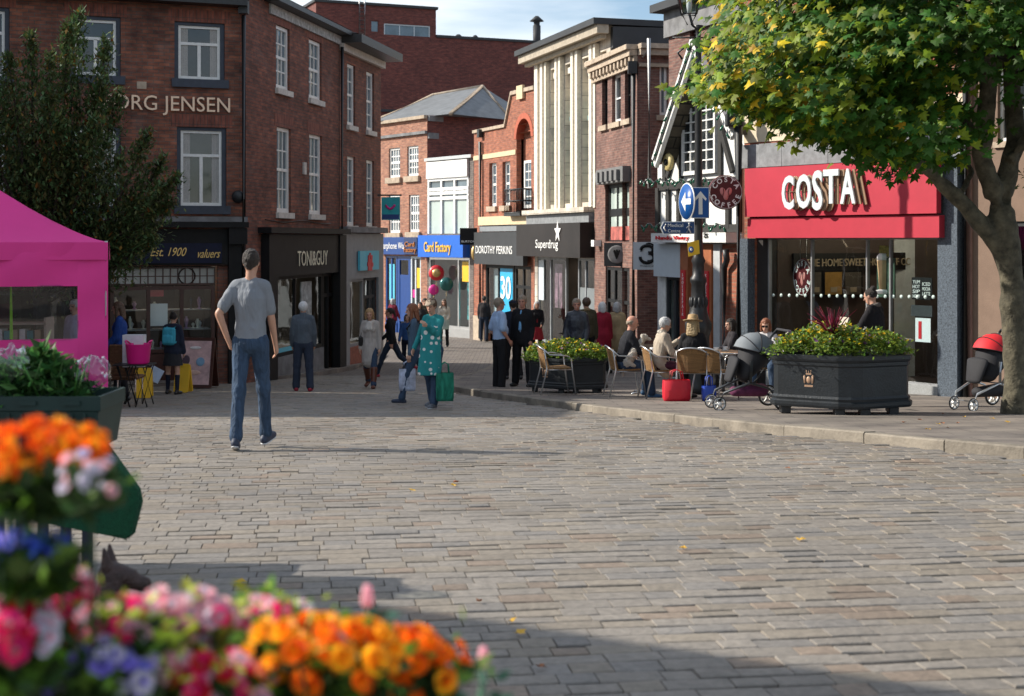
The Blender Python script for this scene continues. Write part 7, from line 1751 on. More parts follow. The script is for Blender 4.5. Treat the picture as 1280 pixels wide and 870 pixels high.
person(509, 462, 1.45, 175, dict(WALK), dict(trousers=NAVY, top=CM('bright blue anorak', (.03, .08, .22), .4), fit=.02, hair='bob', hairm=HBR, shoes=SHB), 'child in a blue anorak walking behind the auburn haired woman', voxel=.018)
t, J, sc = person(625, 489, 1.80, -62, dict(legL=(1, 5, 2, 0), legR=(-2, 5, 2, 0), armL=(-12, 14, 34, -8), armR=(-10, 16, 40, -10), head=(-8, 0), lean=-2), dict(trousers=CM('black trousers', (.012, .012, .014), .4), tfit=.022, top=CM('pale blue shirt', (.34, .46, .66), .4, 8), top_name='shirt', sleeve=.42, fit=.024, hair='crop', hairm=HSTR, shoes=SHB, belly=1, skin=SKIN2), 'stout man in a pale blue short sleeved shirt with a hand in his pocket', d=27.5)
person(653, 487, 1.76, 158, dict(legL=(2, 6, 2, 0), legR=(-2, 6, 2, 0), armL=(-4, 8, 20, 2), armR=(-4, 8, 6, 4), head=(10, 0)), dict(trousers=BLK, tfit=.02, top=BLK, top_name='suit_jacket', fit=.022, hem=-.1, vest=CM('ice blue shirt', (.30, .42, .62), .3), tie=CM('light blue tie', (.16, .36, .60), .2), hair='short', hairm=HSTR, shoes=SHB, skin=SKIN2, collar=0), 'man in a dark suit with a light blue tie facing the stout man', pave=True, d=27.6)
person(641, 480, 1.70, 20, dict(legL=(4, 4, 2, 0), legR=(-6, 4, 4, 0)), dict(trousers=BLK, top=NAVY, fit=.022, hair='crop', hairm=HB, cap=NAVY, shoes=SHB), 'person in a navy cap and coat mostly hidden between the two talking men', d=30.5, voxel=.02, pave=True)
person(605, 432, 1.76, -14, dict(legL=(8, 4, 2, 0), legR=(-6, 4, 10, 6), armL=(0, 10, 20, 2), armR=(0, 10, 20, 2)), dict(trousers=JEAND, tfit=.02, top=CM('black brown jacket', (.025, .022, .024), .4), fit=.03, hair='crop', hairm=HB, shoes=SHB), 'man in a dark jacket and jeans walking away up the far street', voxel=.018, d=55)
person(555, 430, 1.66, 176, dict(legL=(2, 3, 2, 0), legR=(-2, 3, 3, 0), armL=(10, 10, 60, -10), armR=(10, 10, 60, -10)), dict(trousers=BLK, top=CM('cream cardigan', (.55, .50, .42), .4), coat_len=.12, coat_w=.13, fit=.02, hair='long', hairm=HBR, shoes=SHB), 'long haired woman in a cream cardigan standing before the card shop window', fem=True, voxel=.018, d=50)
tote(556, 430, .3, .34, .14, 0, mat('pale mint bag', (.40, .50, .46), .5, var=.3), 'pale mint bag held by the long haired woman at the card shop', pave=False, zoff=.62, name='carrier_bag', d=49.7)
person(491, 412, 1.64, -30, dict(WALK), dict(trousers=BLK, top=CM('maroon coat', (.16, .015, .035), .4), fit=.03, hair='bob', hairm=HG, shoes=SHB, coat_len=.1), 'grey haired woman in a maroon coat at the phone shop window', fem=True, voxel=.02, d=57)
person(525, 425, 1.62, 170, dict(WALK), dict(trousers=NAVY, top=CM('charcoal coat', (.03, .03, .035), .4), fit=.03, hair='long', hairm=HB, shoes=SHB, coat_len=.2), 'dark haired woman in a charcoal coat far off between the two blue shopfronts', fem=True, voxel=.02, d=48)
person(531, 421, 1.72, 186, dict(WALK), dict(trousers=BLK, top=CM('olive coat', (.06, .055, .035), .4), fit=.03, hair='short', hairm=HB, shoes=SHB), 'person in an olive coat just right of the charcoal coated woman', voxel=.02, d=50)
person(671, 440, 1.62, 185, dict(legL=(2, 3, 2, 0), legR=(-2, 3, 3, 0), armL=(6, 8, 60, -14), armR=(6, 8, 30, -10)), dict(skirt=CM('red dress cloth', (.28, .02, .03), .4), trousers=BLK, top=BLK, fit=.028, vest=MATS['red dress cloth'], hair='bob', hairm=HG, shoes=SHB), 'grey haired woman in a black coat over a red dress outside the chemist', fem=True, voxel=.018, d=42, pave=True)
person(721, 487, 1.70, 165, dict(legL=(2, 5, 2, 0), legR=(-2, 5, 2, 0), armL=(0, 12, 30, -4), armR=(0, 12, 30, -4), head=(14, 2)), dict(trousers=JEAND, top=mat('black leather', (.02, .024, .035), .35, var=.4, scale=20, bump=.5, bscale=20), fit=.028, collar=1, hair='short', hairm=HSTR, shoes=SHB, skin=SKIN2), 'man in a black leather jacket standing behind the shaded planter', d=27.8, pave=True)
person(733, 478, 1.74, 20, dict(legL=(2, 5, 2, 0)), dict(trousers=BLK, top=CM('olive parka', (.07, .06, .035), .5), fit=.035, hair='short', hairm=HBR, scarf=CM('tan fur', (.32, .22, .12), .9, 40), shoes=SHB), 'person in an olive parka with a tan fur collar behind the leather jacketed man', d=30.5, pave=True, voxel=.018)
person(754, 470, 1.66, 10, dict(legL=(2, 5, 2, 0), lean=8), dict(trousers=BLK, top=CM('crimson coat', (.26, .012, .03), .4), fit=.035, coat_len=.3, hair='bob', hairm=mat('snow white hair', (.66, .66, .66), .7, var=.1, scale=40), shoes=SHB), 'snow haired person in a crimson coat by the tall gridded window', fem=True, d=33, pave=True, voxel=.018)
person(771, 468, 1.66, -8, dict(legL=(2, 5, 2, 0), lean=6), dict(trousers=BLK, top=CM('camel coat', (.36, .27, .15), .4), fit=.035, coat_len=.3, hair='bob', hairm=HG, shoes=SHB), 'grey haired person in a camel coat beside the crimson coat', fem=True, d=33.4, pave=True, voxel=.018)
# seated round the tables
def sit_at(i, dx=0, dy=0): px, py, rz, _ = CH[i]; x, d, z = seat_at(px, py); a = R(rz); return x+dx*math.cos(a)-dy*math.sin(a), d+dx*math.sin(a)+dy*math.cos(a), z, rz
def seated(i, h, P, C, label, fem=False, rz=None, dy=-.04, **k):
    x, d, z, r0 = sit_at(i, 0, dy); base = dict(legL=(86, 8, 84, 0), legR=(84, 8, 80, 0), armL=(24, 8, 74, -8), armR=(24, 8, 74, -8), drop=.92-.565*1.76/h+0.0)
    base.update(P); return person(640+x*FOC/d, 0, h, r0 if rz is None else rz, base, C, label, fem, d=d, z=z, **k)
SEAT = .565
t, J, sc = seated(1, 1.76, dict(lean=14, armL=(34, 6, 80, -16), armR=(30, 8, 74, -18), head=(0, 6)), dict(trousers=JEAN, tfit=.018, top=CM('black zip top', (.014, .015, .02), .5), fit=.026, hair='bald_sides', hairm=HSTR, shoes=mat('blue trainer', (.03, .10, .2), .6), skin=SKIN2), 'bald man in a black top sitting sideways with a white dog on his lap')
# white dog
lap = world_pt(t, sc, (J['knL']+J['hip'])/2+Vector((0, .02, .17))); FUR = cloth_mat('white curly fur', (.62, .57, .50), 1., 45, .15, (1, 1, 1), 1.)
g = MB(); d_ = lambda x_, y_, z_: lap+Vector((x_*1.15-.02, y_*1.15-.24, z_*1.15))
g.rcone(d_(-.12, 0, -.12), d_(.02, 0, .10), .085, .075); g.rcone(d_(.02, 0, .10), d_(.10, 0, .2), .06, .05); g.ball(d_(.13, 0, .25), (.07, .06, .06)); g.rcone(d_(.17, 0, .24), d_(.215, 0, .225), .035, .025)
for s_ in (-1, 1): g.rcone(d_(.10, s_*.05, .28), d_(.10, s_*.075, .19), .025, .022); g.rcone(d_(.06, s_*.035, .08), d_(.18, s_*.04, -.02), .03, .022); g.rcone(d_(-.12, s_*.04, -.1), d_(-.02, s_*.06, -.15), .05, .03); 
g.rcone(d_(-.16, 0, -.12), d_(-.18, -.03, -.3), .03, .022)
from mathutils import noise as mnoise
dm = blob(g, .011, 1, lambda c: Vector(mnoise.noise_vector(c*55))*.012); t = link('dog', dm, FUR, label='small curly white dog sitting on the lap of the bald man', cat='dog', uv=False)
g = MB(); g.ball(d_(.24, 0, .235), .012, 8, 6); g.ball(d_(.185, -.035, .268), .008, 6, 5); g.ball(d_(.185, .035, .268), .008, 6, 5); link('nose_and_eyes', g, BLACKP, t, uv=False)
BEI = CM('beige wool coat', (.40, .34, .27), .6)
seated(2, 1.66, dict(lean=8, armL=(30, 10, 132, -10), armR=(26, 8, 70, -14), head=(0, 10)), dict(trousers=CM('plum trousers', (.06, .015, .03), .4), top=BEI, fit=.03, coat_len=.2, coat_w=.14, collar=1, scarf=CM('cream fleece', (.5, .46, .4), .8, 30), hair='short', hairm=HG, shoes=SHB), 'grey haired woman in a beige coat holding a hand to her ear at the table', fem=True)
seated(3, 1.66, dict(lean=6, armL=(16, 16, 60, -10), armR=(16, 16, 60, -10), head=(-10, 6)), dict(skirt=CM('pale peach skirt', (.58, .34, .25), .5), skirt_len=.3, trousers=BLK, top=BLK, fit=.022, hair='long', hairm=mat('pale blond hair', (.34, .24, .12), .55, var=.3, scale=40, bump=.5), hat=mat('woven straw', (.42, .28, .14), .8, var=.3, scale=60, bump=.6, bscale=150), shoes=SHB), 'blond woman in a straw hat and black top with her back to the square', fem=True)
seated(6, 1.66, dict(lean=8, head=(10, 4)), dict(trousers=BLK, top=CM('charcoal top', (.03, .026, .03), .4), fit=.025, hair='bob', hairm=HB, shoes=SHB), 'dark haired woman sitting behind the second table, facing left', fem=True, rz=95)
seated(5, 1.64, dict(lean=6, armL=(20, 6, 130, -20), armR=(18, 8, 60, -14), head=(0, 12)), dict(trousers=JEAN, top=CM('white top', (.62, .60, .60), .4), fit=.02, hair='bob', hairm=HR, glasses=1, shoes=SHB), 'auburn haired woman in sunglasses and a white top behind the grey pushchair', fem=True)
t, J, sc = person(1096, 500, 1.68, 52, dict(legL=(3, 4, 2, 0), legR=(-3, 4, 2, 0), armL=(30, 6, 74, -10), armR=(30, 6, 74, -10), head=(0, 16), lean=4), dict(trousers=BLK, top=CM('black winter coat', (.012, .011, .014), .5), fit=.035, coat_len=.3, coat_w=.16, scarf=CM('grey fur collar', (.16, .14, .13), 1., 45), hair='bun', hairm=HB, shoes=SHB, top_name='coat'), 'dark haired woman in a fur collared black coat reading behind the flower planter', fem=True, pave=True, d=20.3)
q = world_pt(t, sc, (J['wrL']+J['wrR'])/2+Vector((0, .14, .06))); g = MB(); g.box(q, (.03, .20, .28), Matrix.Rotation(R(25), 3, 'Z') @ Matrix.Rotation(R(20), 3, 'Y')); link('newspaper', g, mat('newsprint', (.48, .42, .34), .8, var=.3, scale=20), label='folded newspaper held by the woman in the black coat', cat='newspaper')
# left group
t, J, sc = person(216, 498, 1.50, -12, dict(legL=(4, 4, 2, 0), legR=(-4, 4, 4, 0), armL=(10, 12, 50, -6), armR=(4, 8, 20, 2), head=(6, 8)), dict(top=CM('navy blazer', (.018, .024, .045), .4), fit=.04, hem=-.06, skirt=CM('charcoal pleated skirt', (.03, .03, .035), .4), skirt_len=.34, skirt_w=.165, socks=NAVY, shoes=SHB, backpack=CM('sky blue backpack', (.06, .38, .52), .5), hair='bun', hairm=HB), 'schoolgirl in navy with a sky blue backpack looking at the shop window', fem=True, d=26.2)
q = PT(194, 468, 25.9); g = MB(); g.box(q, (.24, .01, .26), Matrix.Rotation(R(28), 3, 'Y')); link('paper_sheet', g, mat('pale blue paper', (.55, .65, .82), .6), label='pale blue paper held low by the schoolgirl', cat='paper')
person(150, 500, 1.66, 100, dict(legL=(4, 4, 2, 0), legR=(-4, 4, 4, 0), armL=(10, 8, 50, -6), armR=(10, 8, 50, -6), head=(-10, 8)), dict(trousers=CM('school trousers', (.02, .02, .024), .4), top=CM('royal blue blazer', (.015, .05, .22), .4), fit=.03, hem=-.08, vest=LETW, hair='long', hairm=HBR, shoes=SHB), 'schoolgirl with long brown hair in a royal blue blazer half hidden by the gazebo edge', fem=True, d=23.6)
person(94, 470, 1.68, 150, dict(), dict(trousers=NAVY, top=CM('pale lilac top', (.40, .40, .60), .4), fit=.025, hair='short', hairm=HG, shoes=SHB), 'grey haired stallholder in a pale lilac top seen through the clear gazebo window', d=23.2, voxel=.018)

# ================================================================== TREES
BARK = mat('sycamore bark', (.078, .068, .044), .9, var=.65, scale=7, bump=1., bscale=22); BARKD = mat('dark smooth bark', (.05, .04, .03), .9, var=.4, scale=7, bump=.6)
def limb(mb, pts, radii, n=10, wob=0.):
    P_ = []
    for i in range(len(pts)-1):
        a, b = Vector(pts[i]), Vector(pts[i+1])
        for k in range(4): P_.append((a.lerp(b, k/4), radii[i]+(radii[i+1]-radii[i])*k/4))
    P_.append((Vector(pts[-1]), radii[-1]))
    rnd = random.Random(int(abs(pts[0][0])*100)); mb.tube([p+Vector((rnd.gauss(0, wob), rnd.gauss(0, wob), 0)) for p, _ in P_], [r_*(1+rnd.uniform(-.06, .06)) for _, r_ in P_], n)
dt_ = 18.0; xt = PX(1268, dt_)+.02; zt0 = gz(dt_)+KH
T_ = empty('maple_tree', (xt, dt_, zt0), 'broad maple with sunlit yellow green put into its left leaves, overhanging the red fascia', 'tree')
g = MB(); B0 = Vector((xt, dt_, zt0))
fork = PT(1250, 262, dt_)
limb(g, [B0-Vector((0, 0, .1)), B0+Vector((0, 0, .25)), B0+Vector((-.02, 0, 1.2)), PT(1262, 330, dt_), PT(1255, 285, dt_), fork], [.22, .165, .15, .155, .18, .155], 14, .008)
limb(g, [PT(1256, 325, dt_), PT(1236, 292, dt_), PT(1195, 245, dt_-.1), PT(1155, 210, dt_-.3), PT(1080, 150, dt_-.7), PT(1000, 90, dt_-1.2), PT(930, 40, dt_-1.5)], [.10, .12, .10, .075, .06, .04, .02], 10, .01)
limb(g, [fork, PT(1225, 190, dt_-.1), PT(1236, 100, dt_-.2), PT(1225, 20, dt_-.2), PT(1200, -90, dt_), PT(1180, -200, dt_)], [.13, .12, .11, .10, .08, .04], 10, .012)
limb(g, [fork, PT(1268, 180, dt_+.2), PT(1262, 80, dt_+.3), PT(1280, -40, dt_+.3), PT(1320, -180, dt_+.4)], [.14, .12, .10, .08, .04], 10, .012)
limb(g, [PT(1228, 180, dt_), PT(1170, 110, dt_+.6), PT(1120, 40, dt_+1.0), PT(1060, -60, dt_+1.4)], [.08, .06, .05, .02], 8, .01)
limb(g, [PT(1200, 245, dt_), PT(1215, 215, dt_+.3), PT(1190, 165, dt_+.6)], [.05, .04, .02], 8); limb(g, [PT(1262, 200, dt_), PT(1330, 120, dt_-.4), PT(1420, 30, dt_-.8)], [.10, .07, .03], 8, .01)
link('trunk', blob(g, .028, 3, lambda c: Vector(_wn.noise_vector(c*7))*.012), BARK, T_, uv=False)
g = MB(); rnd = random.Random(21)
for i in range(46):
    a = Vector((xt, dt_, 4.2+rnd.uniform(-.6, 2.4))); th = rnd.uniform(0, 6.28); ln = rnd.uniform(1.5, 3.9); b = a+Vector((math.cos(th)*ln, math.sin(th)*ln*.8, rnd.uniform(-.6, 1.4))); limb(g, [a, a.lerp(b, .5)+Vector((0, 0, .2)), b], [.045, .028, .008], 6, .02)
link('limb', g, BARK, T_)
LA = leaf_mat('maple leaf green', (.042, .115, .016), .42); LB = leaf_mat('maple leaf sunlit green', (.20, .27, .018), .5); LC = leaf_mat('maple leaf yellow', (.60, .42, .02), .45); LD = leaf_mat('maple leaf dark green', (.035, .095, .018), .35)
def maple_leaf(mb, c, nrm_, s_, ang):
    u, w_ = frame_for(nrm_); e = u*math.cos(ang)+w_*math.sin(ang); f_ = nrm_.cross(e)
    pts = [(0, -.1), (.30, -.12), (.50, .05), (.28, .18), (.52, .48), (.20, .42), (0, .95), (-.20, .42), (-.52, .48), (-.28, .18), (-.50, .05), (-.30, -.12)]
    vs = [c+e*(x_*s_)+f_*(y_*s_)+nrm_*(-.16*s_*(x_*x_*2+y_*y_)) for x_, y_ in pts]; vs.append(c+f_*(.2*s_)+nrm_*.03*s_)
    n_ = len(pts); mb.add(vs, [(k, (k+1) % n_, n_) for k in range(n_)])
cen = Vector((xt+.1, dt_, 5.6)); rx, ry, rz_ = 4.2, 3.7, 3.5; g = MB(); rnd = random.Random(4); cl = 0; tries = 0
from mathutils import noise as mn
while cl < 1150 and tries < 40000:
    tries += 1
    v = Vector((rnd.gauss(0, 1), rnd.gauss(0, 1), rnd.gauss(0, 1))).normalized()*(rnd.uniform(.25, 1)**.45)
    c = cen+Vector((v.x*rx, v.y*ry, v.z*rz_))
    if c.z > 5.6 and rnd.random() < .72: continue
    r_ = v.length*(1+.16*mn.noise(c*.9))
    if r_ > 1.02: continue
    if mn.noise(c*1.35+Vector((7, 3, 1))) < -.13 and cl >= 230: continue
    if cl < 230:   # low boughs over the red fascia
        px_ = rnd.uniform(905, 1200); dd_ = 18+rnd.uniform(-2.6, 1.2); c = PT(px_, min(rnd.uniform(20, 205), 95+(px_-880)*.45), dd_); v = (c-cen); v = Vector((v.x/rx, v.y/ry, v.z/rz_)); r_ = v.length
    pxl = 640+c.x*FOC/c.y
    if pxl < 905: continue
    if pxl > 1165 and c.z < 4.0 and rnd.random() < .8: continue
    if c.z < 3.2 and abs(c.x-xt) < .8: continue      # open under the fork
    cl += 1; sz = rnd.uniform(.15, .32); yel = max(0, (cen.x-1.9-c.x)/2.2)  # leaves turn lighter and yellower leftwards, sunlight put into their colour
    outer = Vector((v.x, v.y, v.z*.6)).normalized()
    for k in range(34):
        q = c+Vector((rnd.gauss(0, sz), rnd.gauss(0, sz), rnd.gauss(0, sz*.30)-.3*((k % 5) == 0)*0))
        nv = (Vector((rnd.gauss(-.2, .38), rnd.gauss(-.3, .38), 1))+outer*.7).normalized()
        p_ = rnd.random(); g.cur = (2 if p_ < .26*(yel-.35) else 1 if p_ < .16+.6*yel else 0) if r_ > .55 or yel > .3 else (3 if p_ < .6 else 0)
        if g.cur == 2 and yel < .15: g.cur = 1
        maple_leaf(g, q, nv, rnd.uniform(.095, .155), rnd.uniform(0, 6.28))
print('maple leaves', len(g.f)//12)
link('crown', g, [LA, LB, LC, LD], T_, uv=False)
# left tree : upright cherry with narrow leaves
dl_ = 25.2; xl_ = PX(55, dl_); zl0 = gz(dl_); TL = empty('cherry_tree', (xl_, dl_, zl0), 'dark upright tree with narrow leaves in front of the left brick building', 'tree')
g = MB(); limb(g, [(xl_, dl_, zl0-.1), (xl_, dl_, zl0+1.), (xl_, dl_, 1.0)], [.16, .13, .11]); rnd = random.Random(12)
TIPS = [(100, 8), (38, 34), (62, 60), (85, 22), (150, 105), (135, 40), (185, 160), (10, 62), (-30, 90), (222, 212), (205, 190), (170, 250), (120, 140), (60, 110), (20, 140), (190, 290), (-60, 140), (150, 190), (90, 180), (215, 245), (-40, 200), (160, 300), (40, 230), (110, 270), (60, 300), (0, 280), (195, 235), (130, 310), (128, 90), (0, 100), (75, 140)]
brs = []
for px, py in TIPS:
    tip = PT(px, py+8, dl_+rnd.uniform(-1.3, 1.3)); a = Vector((xl_, dl_, 1.0+rnd.uniform(-.6, .3))); mid = a.lerp(tip, .5)+Vector(((tip.x-a.x)*.15, 0, -.05)); limb(g, [a, mid, tip], [.05, .03, .008], 6, .02); brs.append((a, mid, tip))
link('trunk', g, BARKD, TL)
CA_ = leaf_mat('cherry leaf green', (.070, .125, .045), .25); CB_ = leaf_mat('cherry leaf olive', (.11, .13, .04), .25); CC_ = leaf_mat('cherry leaf rusty', (.20, .10, .02), .25)
g = MB()
for a, m_, tip in brs:
    ln = (tip-m_).length+(m_-a).length
    for k in range(int(1150*ln/2.5)):
        t = .28+.72*rnd.random(); p = a.lerp(m_, t*2) if t < .5 else m_.lerp(tip, t*2-1); sp_ = (.10+.75*(1-t)); q = p+Vector((rnd.gauss(0, sp_*.5), rnd.gauss(0, sp_*.5), rnd.gauss(0, sp_*.42)))
        dv = ((tip-m_).normalized()*.6+Vector((rnd.gauss(0, .6), rnd.gauss(0, .6), rnd.gauss(-.2, .6)))).normalized(); u, w_ = frame_for(dv); s_ = rnd.uniform(.08, .15); r1 = rnd.random(); g.cur = 0 if r1 < .68 else 1 if r1 < .965 else 2
        g.add([q, q+dv*s_*.4+u*s_*.2, q+dv*s_, q+dv*s_*.4-u*s_*.2], [(0, 1, 2, 3)])
print('cherry leaves', len(g.f)); link('crown', g, [CA_, CB_, CC_], TL, uv=False)

# ================================================================== FOREGROUND FLOWERS (a market display on a stand)
ORF = flow_mat('orange petal', (.92, .20, .01)); ORY = flow_mat('golden petal', (.95, .46, .02)); PKF = flow_mat('hot pink petal', (.82, .03, .20)); PKL = flow_mat('pale pink petal', (.88, .50, .56)); RDF = flow_mat('red petal', (.55, .01, .02)); BLF = flow_mat('cobalt petal', (.07, .14, .72)); LIL = flow_mat('lilac petal', (.33, .28, .72)); WHF = flow_mat('white lilac petal', (.66, .62, .70)); GRF = leaf_mat('bright foliage', (.13, .26, .03)); GRD = leaf_mat('deep foliage', (.035, .075, .02)); YGF = leaf_mat('lime foliage', (.40, .50, .05))
def bloom_mesh(kind, rnd):
    g = MB()
    if kind == 'rose':
        for ring, (r_, n_, op) in enumerate(((1., 6, .9), (.75, 5, .55), (.45, 4, .25))):
            for k in range(n_):
                a = k*2*math.pi/n_+ring*.5+rnd.uniform(-.1, .1); e = Vector((math.cos(a), math.sin(a), 0)); t = Vector((-math.sin(a), math.cos(a), 0)); z = Vector((0, 0, 1)); w_ = r_*.62
                g.cur = 0 if ring < 2 else 1
                vs = [Vector((0, 0, 0)), e*.35*r_+t*w_*.6+z*.2, e*.35*r_-t*w_*.6+z*.2, e*r_*(.5+.5*op)+t*w_*.75+z*(.75-op*.35), e*r_*(.5+.5*op)-t*w_*.75+z*(.75-op*.35), e*r_*(.45+.6*op)+z*(.95-op*.45)]
                g.add(vs, [(0, 1, 2), (2, 1, 3, 4), (4, 3, 5)], True)
    elif kind == 'daisy':
        for ring in range(3):
            n_ = 16-ring*3
            for k in range(n_):
                a = k*2*math.pi/n_+ring*.2; e = Vector((math.cos(a), math.sin(a), 0)); t = Vector((-math.sin(a), math.cos(a), 0)); z = Vector((0, 0, 1)); r_ = 1-.25*ring
                g.cur = 0 if ring < 2 else 1
                g.add([z*.05*ring, e*.5*r_+t*.12+z*(.12+.18*ring), e*r_+z*(.1+.3*ring), e*.5*r_-t*.12+z*(.12+.18*ring)], [(0, 1, 2, 3)])
        g.cur = 1; g.ball((0, 0, .12), (.16, .16, .1), 8, 5)
    elif kind == 'spike':
        for k in range(26):
            d = Vector((rnd.gauss(0, 1), rnd.gauss(0, 1), abs(rnd.gauss(.4, .8)))).normalized(); u, w_ = frame_for(d); g.cur = k % 2; g.add([u*.06, d*.6+w_*.11, d*1.0, d*.6-w_*.11], [(0, 1, 2, 3)])
    return g
def bouquet(px, py, d, rpx, n, kind, ms, size, label, flat=.75, seed=0, leafm=None, stem=.28, tone=GRD, nleaf=240):
    rnd = random.Random(seed+int(px)); c = PT(px, py, d); r_ = rpx*d/FOC; ztab = .62; t = empty('flower_bouquet', (c.x, c.y, ztab), label, 'flowers', 'bunches of flowers on the foreground stand')
    pot = MB(); ph = .16; pot.lathe([(.045, ztab), (.06, ztab+ph), (.066, ztab+ph), (.066, ztab+ph+.02), (.055, ztab+ph+.02), (.05, ztab+ph*.8)], (c.x, c.y, 0), 18); link('pot', pot, mat('black florist pot', (.02, .02, .02), .6), t)
    g = MB()
    for i in range(int(nleaf*1.7)):
        v = Vector((rnd.gauss(0, .40), rnd.gauss(0, .40), rnd.uniform(-1.2, .1*flat if seed > 2 else -.35))); q = c+Vector((v.x*r_, v.y*r_*.8, v.z*r_*.8)); g.cur = 0 if rnd.random() < (.72 if seed > 2 else .9) else 1; small_leaf(g, q, rnd.uniform(.025, .055)*(1.0 if seed > 2 else .8), rnd, slim=.6)
    if seed > 3:
        g.cur = 1
        for i in range(46): v = Vector((rnd.gauss(0, .55), rnd.gauss(0, .5), rnd.uniform(0, 1.15*flat))); small_leaf(g, c+v*r_, rnd.uniform(.015, .03), rnd, slim=.5)
    for i in range(6 if seed > 2 else 1):
        a = Vector((c.x+rnd.gauss(0, .02), c.y+.12+rnd.gauss(0, .02), ztab+.1)); b = c+Vector((rnd.gauss(0, .45)*r_, rnd.gauss(0, .4)*r_, rnd.uniform(-.2, .4)*r_)); g.cur = 0; g.tube([a, a.lerp(b, .5)+Vector((rnd.gauss(0, .01), 0, 0)), b], .0028, 5)
    link('foliage', g, [tone, leafm or GRF], t, kind='stuff', uv=False)
    meshes = []
    for k in range(3):
        bg = bloom_mesh(kind, rnd); me = mesh_from(bg, 'bloom'); 
        for mm in ms[k % len(ms)]: me.materials.append(mm)
        meshes.append(me)
    for i in range(n):
        for _ in range(20):
            v = Vector((rnd.uniform(-1, 1), rnd.uniform(-1, 1), rnd.uniform(-.3, 1)))
            if v.length < 1.15 and v.length > .4: break
        o = bpy.data.objects.new('bloom', meshes[rnd.randrange(3)]); COL.objects.link(o); o.parent = t; ORG[o.name] = ORG[t.name]
        o.location = c+Vector((v.x*r_, v.y*r_*.8, v.z*r_*flat))-Vector(t.location); dv = (v+Vector((0, -.5, .45))).normalized(); o.rotation_euler = dv.to_track_quat('Z', 'Y').to_euler(); s_ = size*rnd.uniform(.5, 1.15); o.scale = (s_, s_, s_)
    return t
bouquet(55, 572, 1.75, 76, 74, 'daisy', [(ORF, ORY), (ORF, ORF), (ORY, ORF)], .018, 'tall bunch of bright orange daisies standing above the other flowers', flat=.62, seed=1, nleaf=620)
bouquet(112, 602, 1.66, 36, 26, 'rose', [(WHF, WHF), (WHF, LIL), (PKL, WHF)], 0.0075, 'small white and lilac blooms trailing right of the orange daisies', flat=1.1, seed=2, nleaf=14)
bouquet(36, 694, 1.72, 52, 15, 'spike', [(BLF, BLF), (BLF, LIL), (LIL, BLF)], .030, 'cobalt blue cornflowers below the orange daisies', flat=.4, seed=3)
bouquet(48, 748, 1.85, 62, 57, 'rose', [(RDF, PKF), (PKF, PKL), (PKL, WHF)], 0.017, 'red and hot pink bunch at the left, beneath the cornflowers', flat=.5, seed=4, leafm=YGF)
bouquet(10, 800, 1.7, 70, 51, 'rose', [(PKF, PKL), (WHF, PKL), (RDF, PKF)], 0.015, 'mixed pink and white bunch at the bottom left corner', flat=.8, seed=5)
bouquet(224, 788, 1.9, 62, 68, 'rose', [(PKF, PKL), (PKL, WHF), (WHF, PKL)], 0.016, 'hot pink and pale pink bunch left of centre in the display', flat=.7, seed=6, leafm=YGF)
bouquet(125, 845, 1.75, 66, 44, 'rose', [(LIL, LIL), (LIL, BLF), (WHF, LIL)], 0.015, 'lilac and violet bunch along the bottom edge', flat=.6, seed=7)
bouquet(312, 798, 1.95, 58, 40, 'rose', [(PKL, WHF), (PKF, PKL), (PKL, PKF)], 0.016, 'pale pink bunch between the hot pink and the orange flowers', flat=.9, seed=8)
bouquet(400, 828, 1.85, 92, 78, 'rose', [(ORY, ORY), (ORF, ORY), (ORY, ORF)], 0.018, 'large golden and orange rose bunch right of centre', flat=.55, seed=9)
bouquet(508, 842, 1.95, 72, 54, 'rose', [(ORF, ORF), (ORF, ORY), (ORY, ORF)], 0.017, 'orange rose bunch at the right end of the display', flat=.75, seed=10)
bouquet(250, 872, 1.8, 80, 61, 'rose', [(PKL, WHF), (PKF, PKL), (RDF, PKF)], 0.016, 'pink and white bunch low on the bottom edge', flat=.6, seed=12, leafm=YGF)
for px, py, d, m_, lb in ((459, 752, 1.95, PKL, 'single pale bud on a tall stem above the golden roses'), (604, 828, 2.05, PKL, 'single pale pink bud at the far right of the flower display')):
    c = PT(px, py, d); t = empty('rosebud', (c.x-.04, c.y, .62), lb, 'flower'); g = MB(); g.tube([(c.x-.04, c.y, .62), c.lerp(Vector((c.x-.04, c.y, .62)), .4)+Vector((.005, 0, 0)), c], .003, 5)
    rnd = random.Random(int(px))
    for i in range(26): small_leaf(g, c-Vector((rnd.uniform(-.02, .02), 0, rnd.uniform(.01, .14))), .03, rnd)
    link('stem', g, mat('sea green stem', (.06, .16, .10), .7), t, uv=False); g = MB(); g.rcone(c, c+Vector((0, 0, .018)), .009, .006); link('bud', g, m_, t, uv=False)
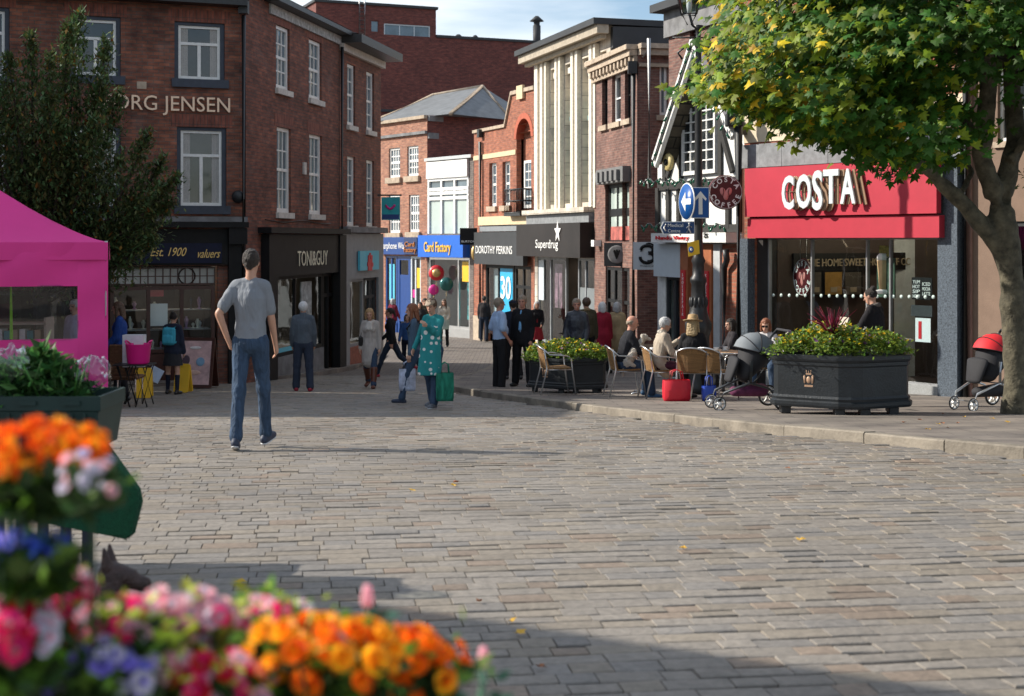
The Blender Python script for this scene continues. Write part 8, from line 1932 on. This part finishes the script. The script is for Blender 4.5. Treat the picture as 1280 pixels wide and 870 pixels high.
bouquet(140, 792, 1.8, 50, 34, 'rose', [(PKL, WHF), (WHF, PKL), (PKF, PKL)], .015, 'pink and white sprays between the red bunch and the lilac flowers', flat=.7, seed=14, leafm=YGF)
bouquet(350, 800, 2.05, 46, 22, 'rose', [(PKF, PKL), (WHF, PKL), (PKL, WHF)], .015, 'small pink sprays rising just left of the golden roses', flat=1., seed=15, leafm=YGF)
t = empty('display_stand', (-.55, 1.9, gz(1.9)), 'dark wooden stand carrying the foreground flowers', 'stand'); g = MB(); g.box((-.55, 1.92, .595), (1.25, .62, .04), bev=.006); link('shelf', g, DKWOOD, t)
for a, b in ((-1.1, 1.68), (0, 1.68), (-1.1, 2.16), (0, 2.16)): g = MB(); g.box((a, b, (gz(1.9)+.575)/2), (.05, .05, .575-gz(1.9)-.0)); link('leg', g, DKWOOD, t)

# unseen house added outside the frame, its plan shaped to shade the near setts
ft = [Vector((-13.6, 10.25, 0)), Vector((-7.35, 6.55, 0)), Vector((-7.7, 5.5, 0)), Vector((-14.2, 5.5, 0))]
t = empty('added_shade_block', (-10.8, 7, gz(7)), 'unseen brick block left of the camera, added and shaped to shade the near setts', 'building')
z0, z1 = gz(7)-.3, gz(7)+6.0; g = MB(); n_ = 4
g.add([Vector((p.x, p.y, z)) for z in (z0, z1) for p in ft], [(k, (k+1) % 4, 4+(k+1) % 4, 4+k) for k in range(4)]+[(4, 5, 6, 7)]); link('wall', g, BR_OLD, t)
g = MB(); g.add([Vector((p.x*1.0, p.y, z)) for z in (z1+.003, z1+.15) for p in ft], [(k, (k+1) % 4, 4+(k+1) % 4, 4+k) for k in range(4)]+[(4, 5, 6, 7), (3, 2, 1, 0)]); link('coping', g, STONE, t)
fh = Fac(0, 1, A=Vector((-13.6, 10.25, 0)), B=Vector((-7.35, 6.55, 0))); fh.n = -fh.n
for k in range(4):
    for zz in (.9, 3.6): window(fh, t, (.8+k*1.6, 1.7+k*1.6, gz(7)+zz, gz(7)+zz+1.5), 2, 4, WHITEP, PANE, (STONE, .1, .05, .14), rev=-.03)
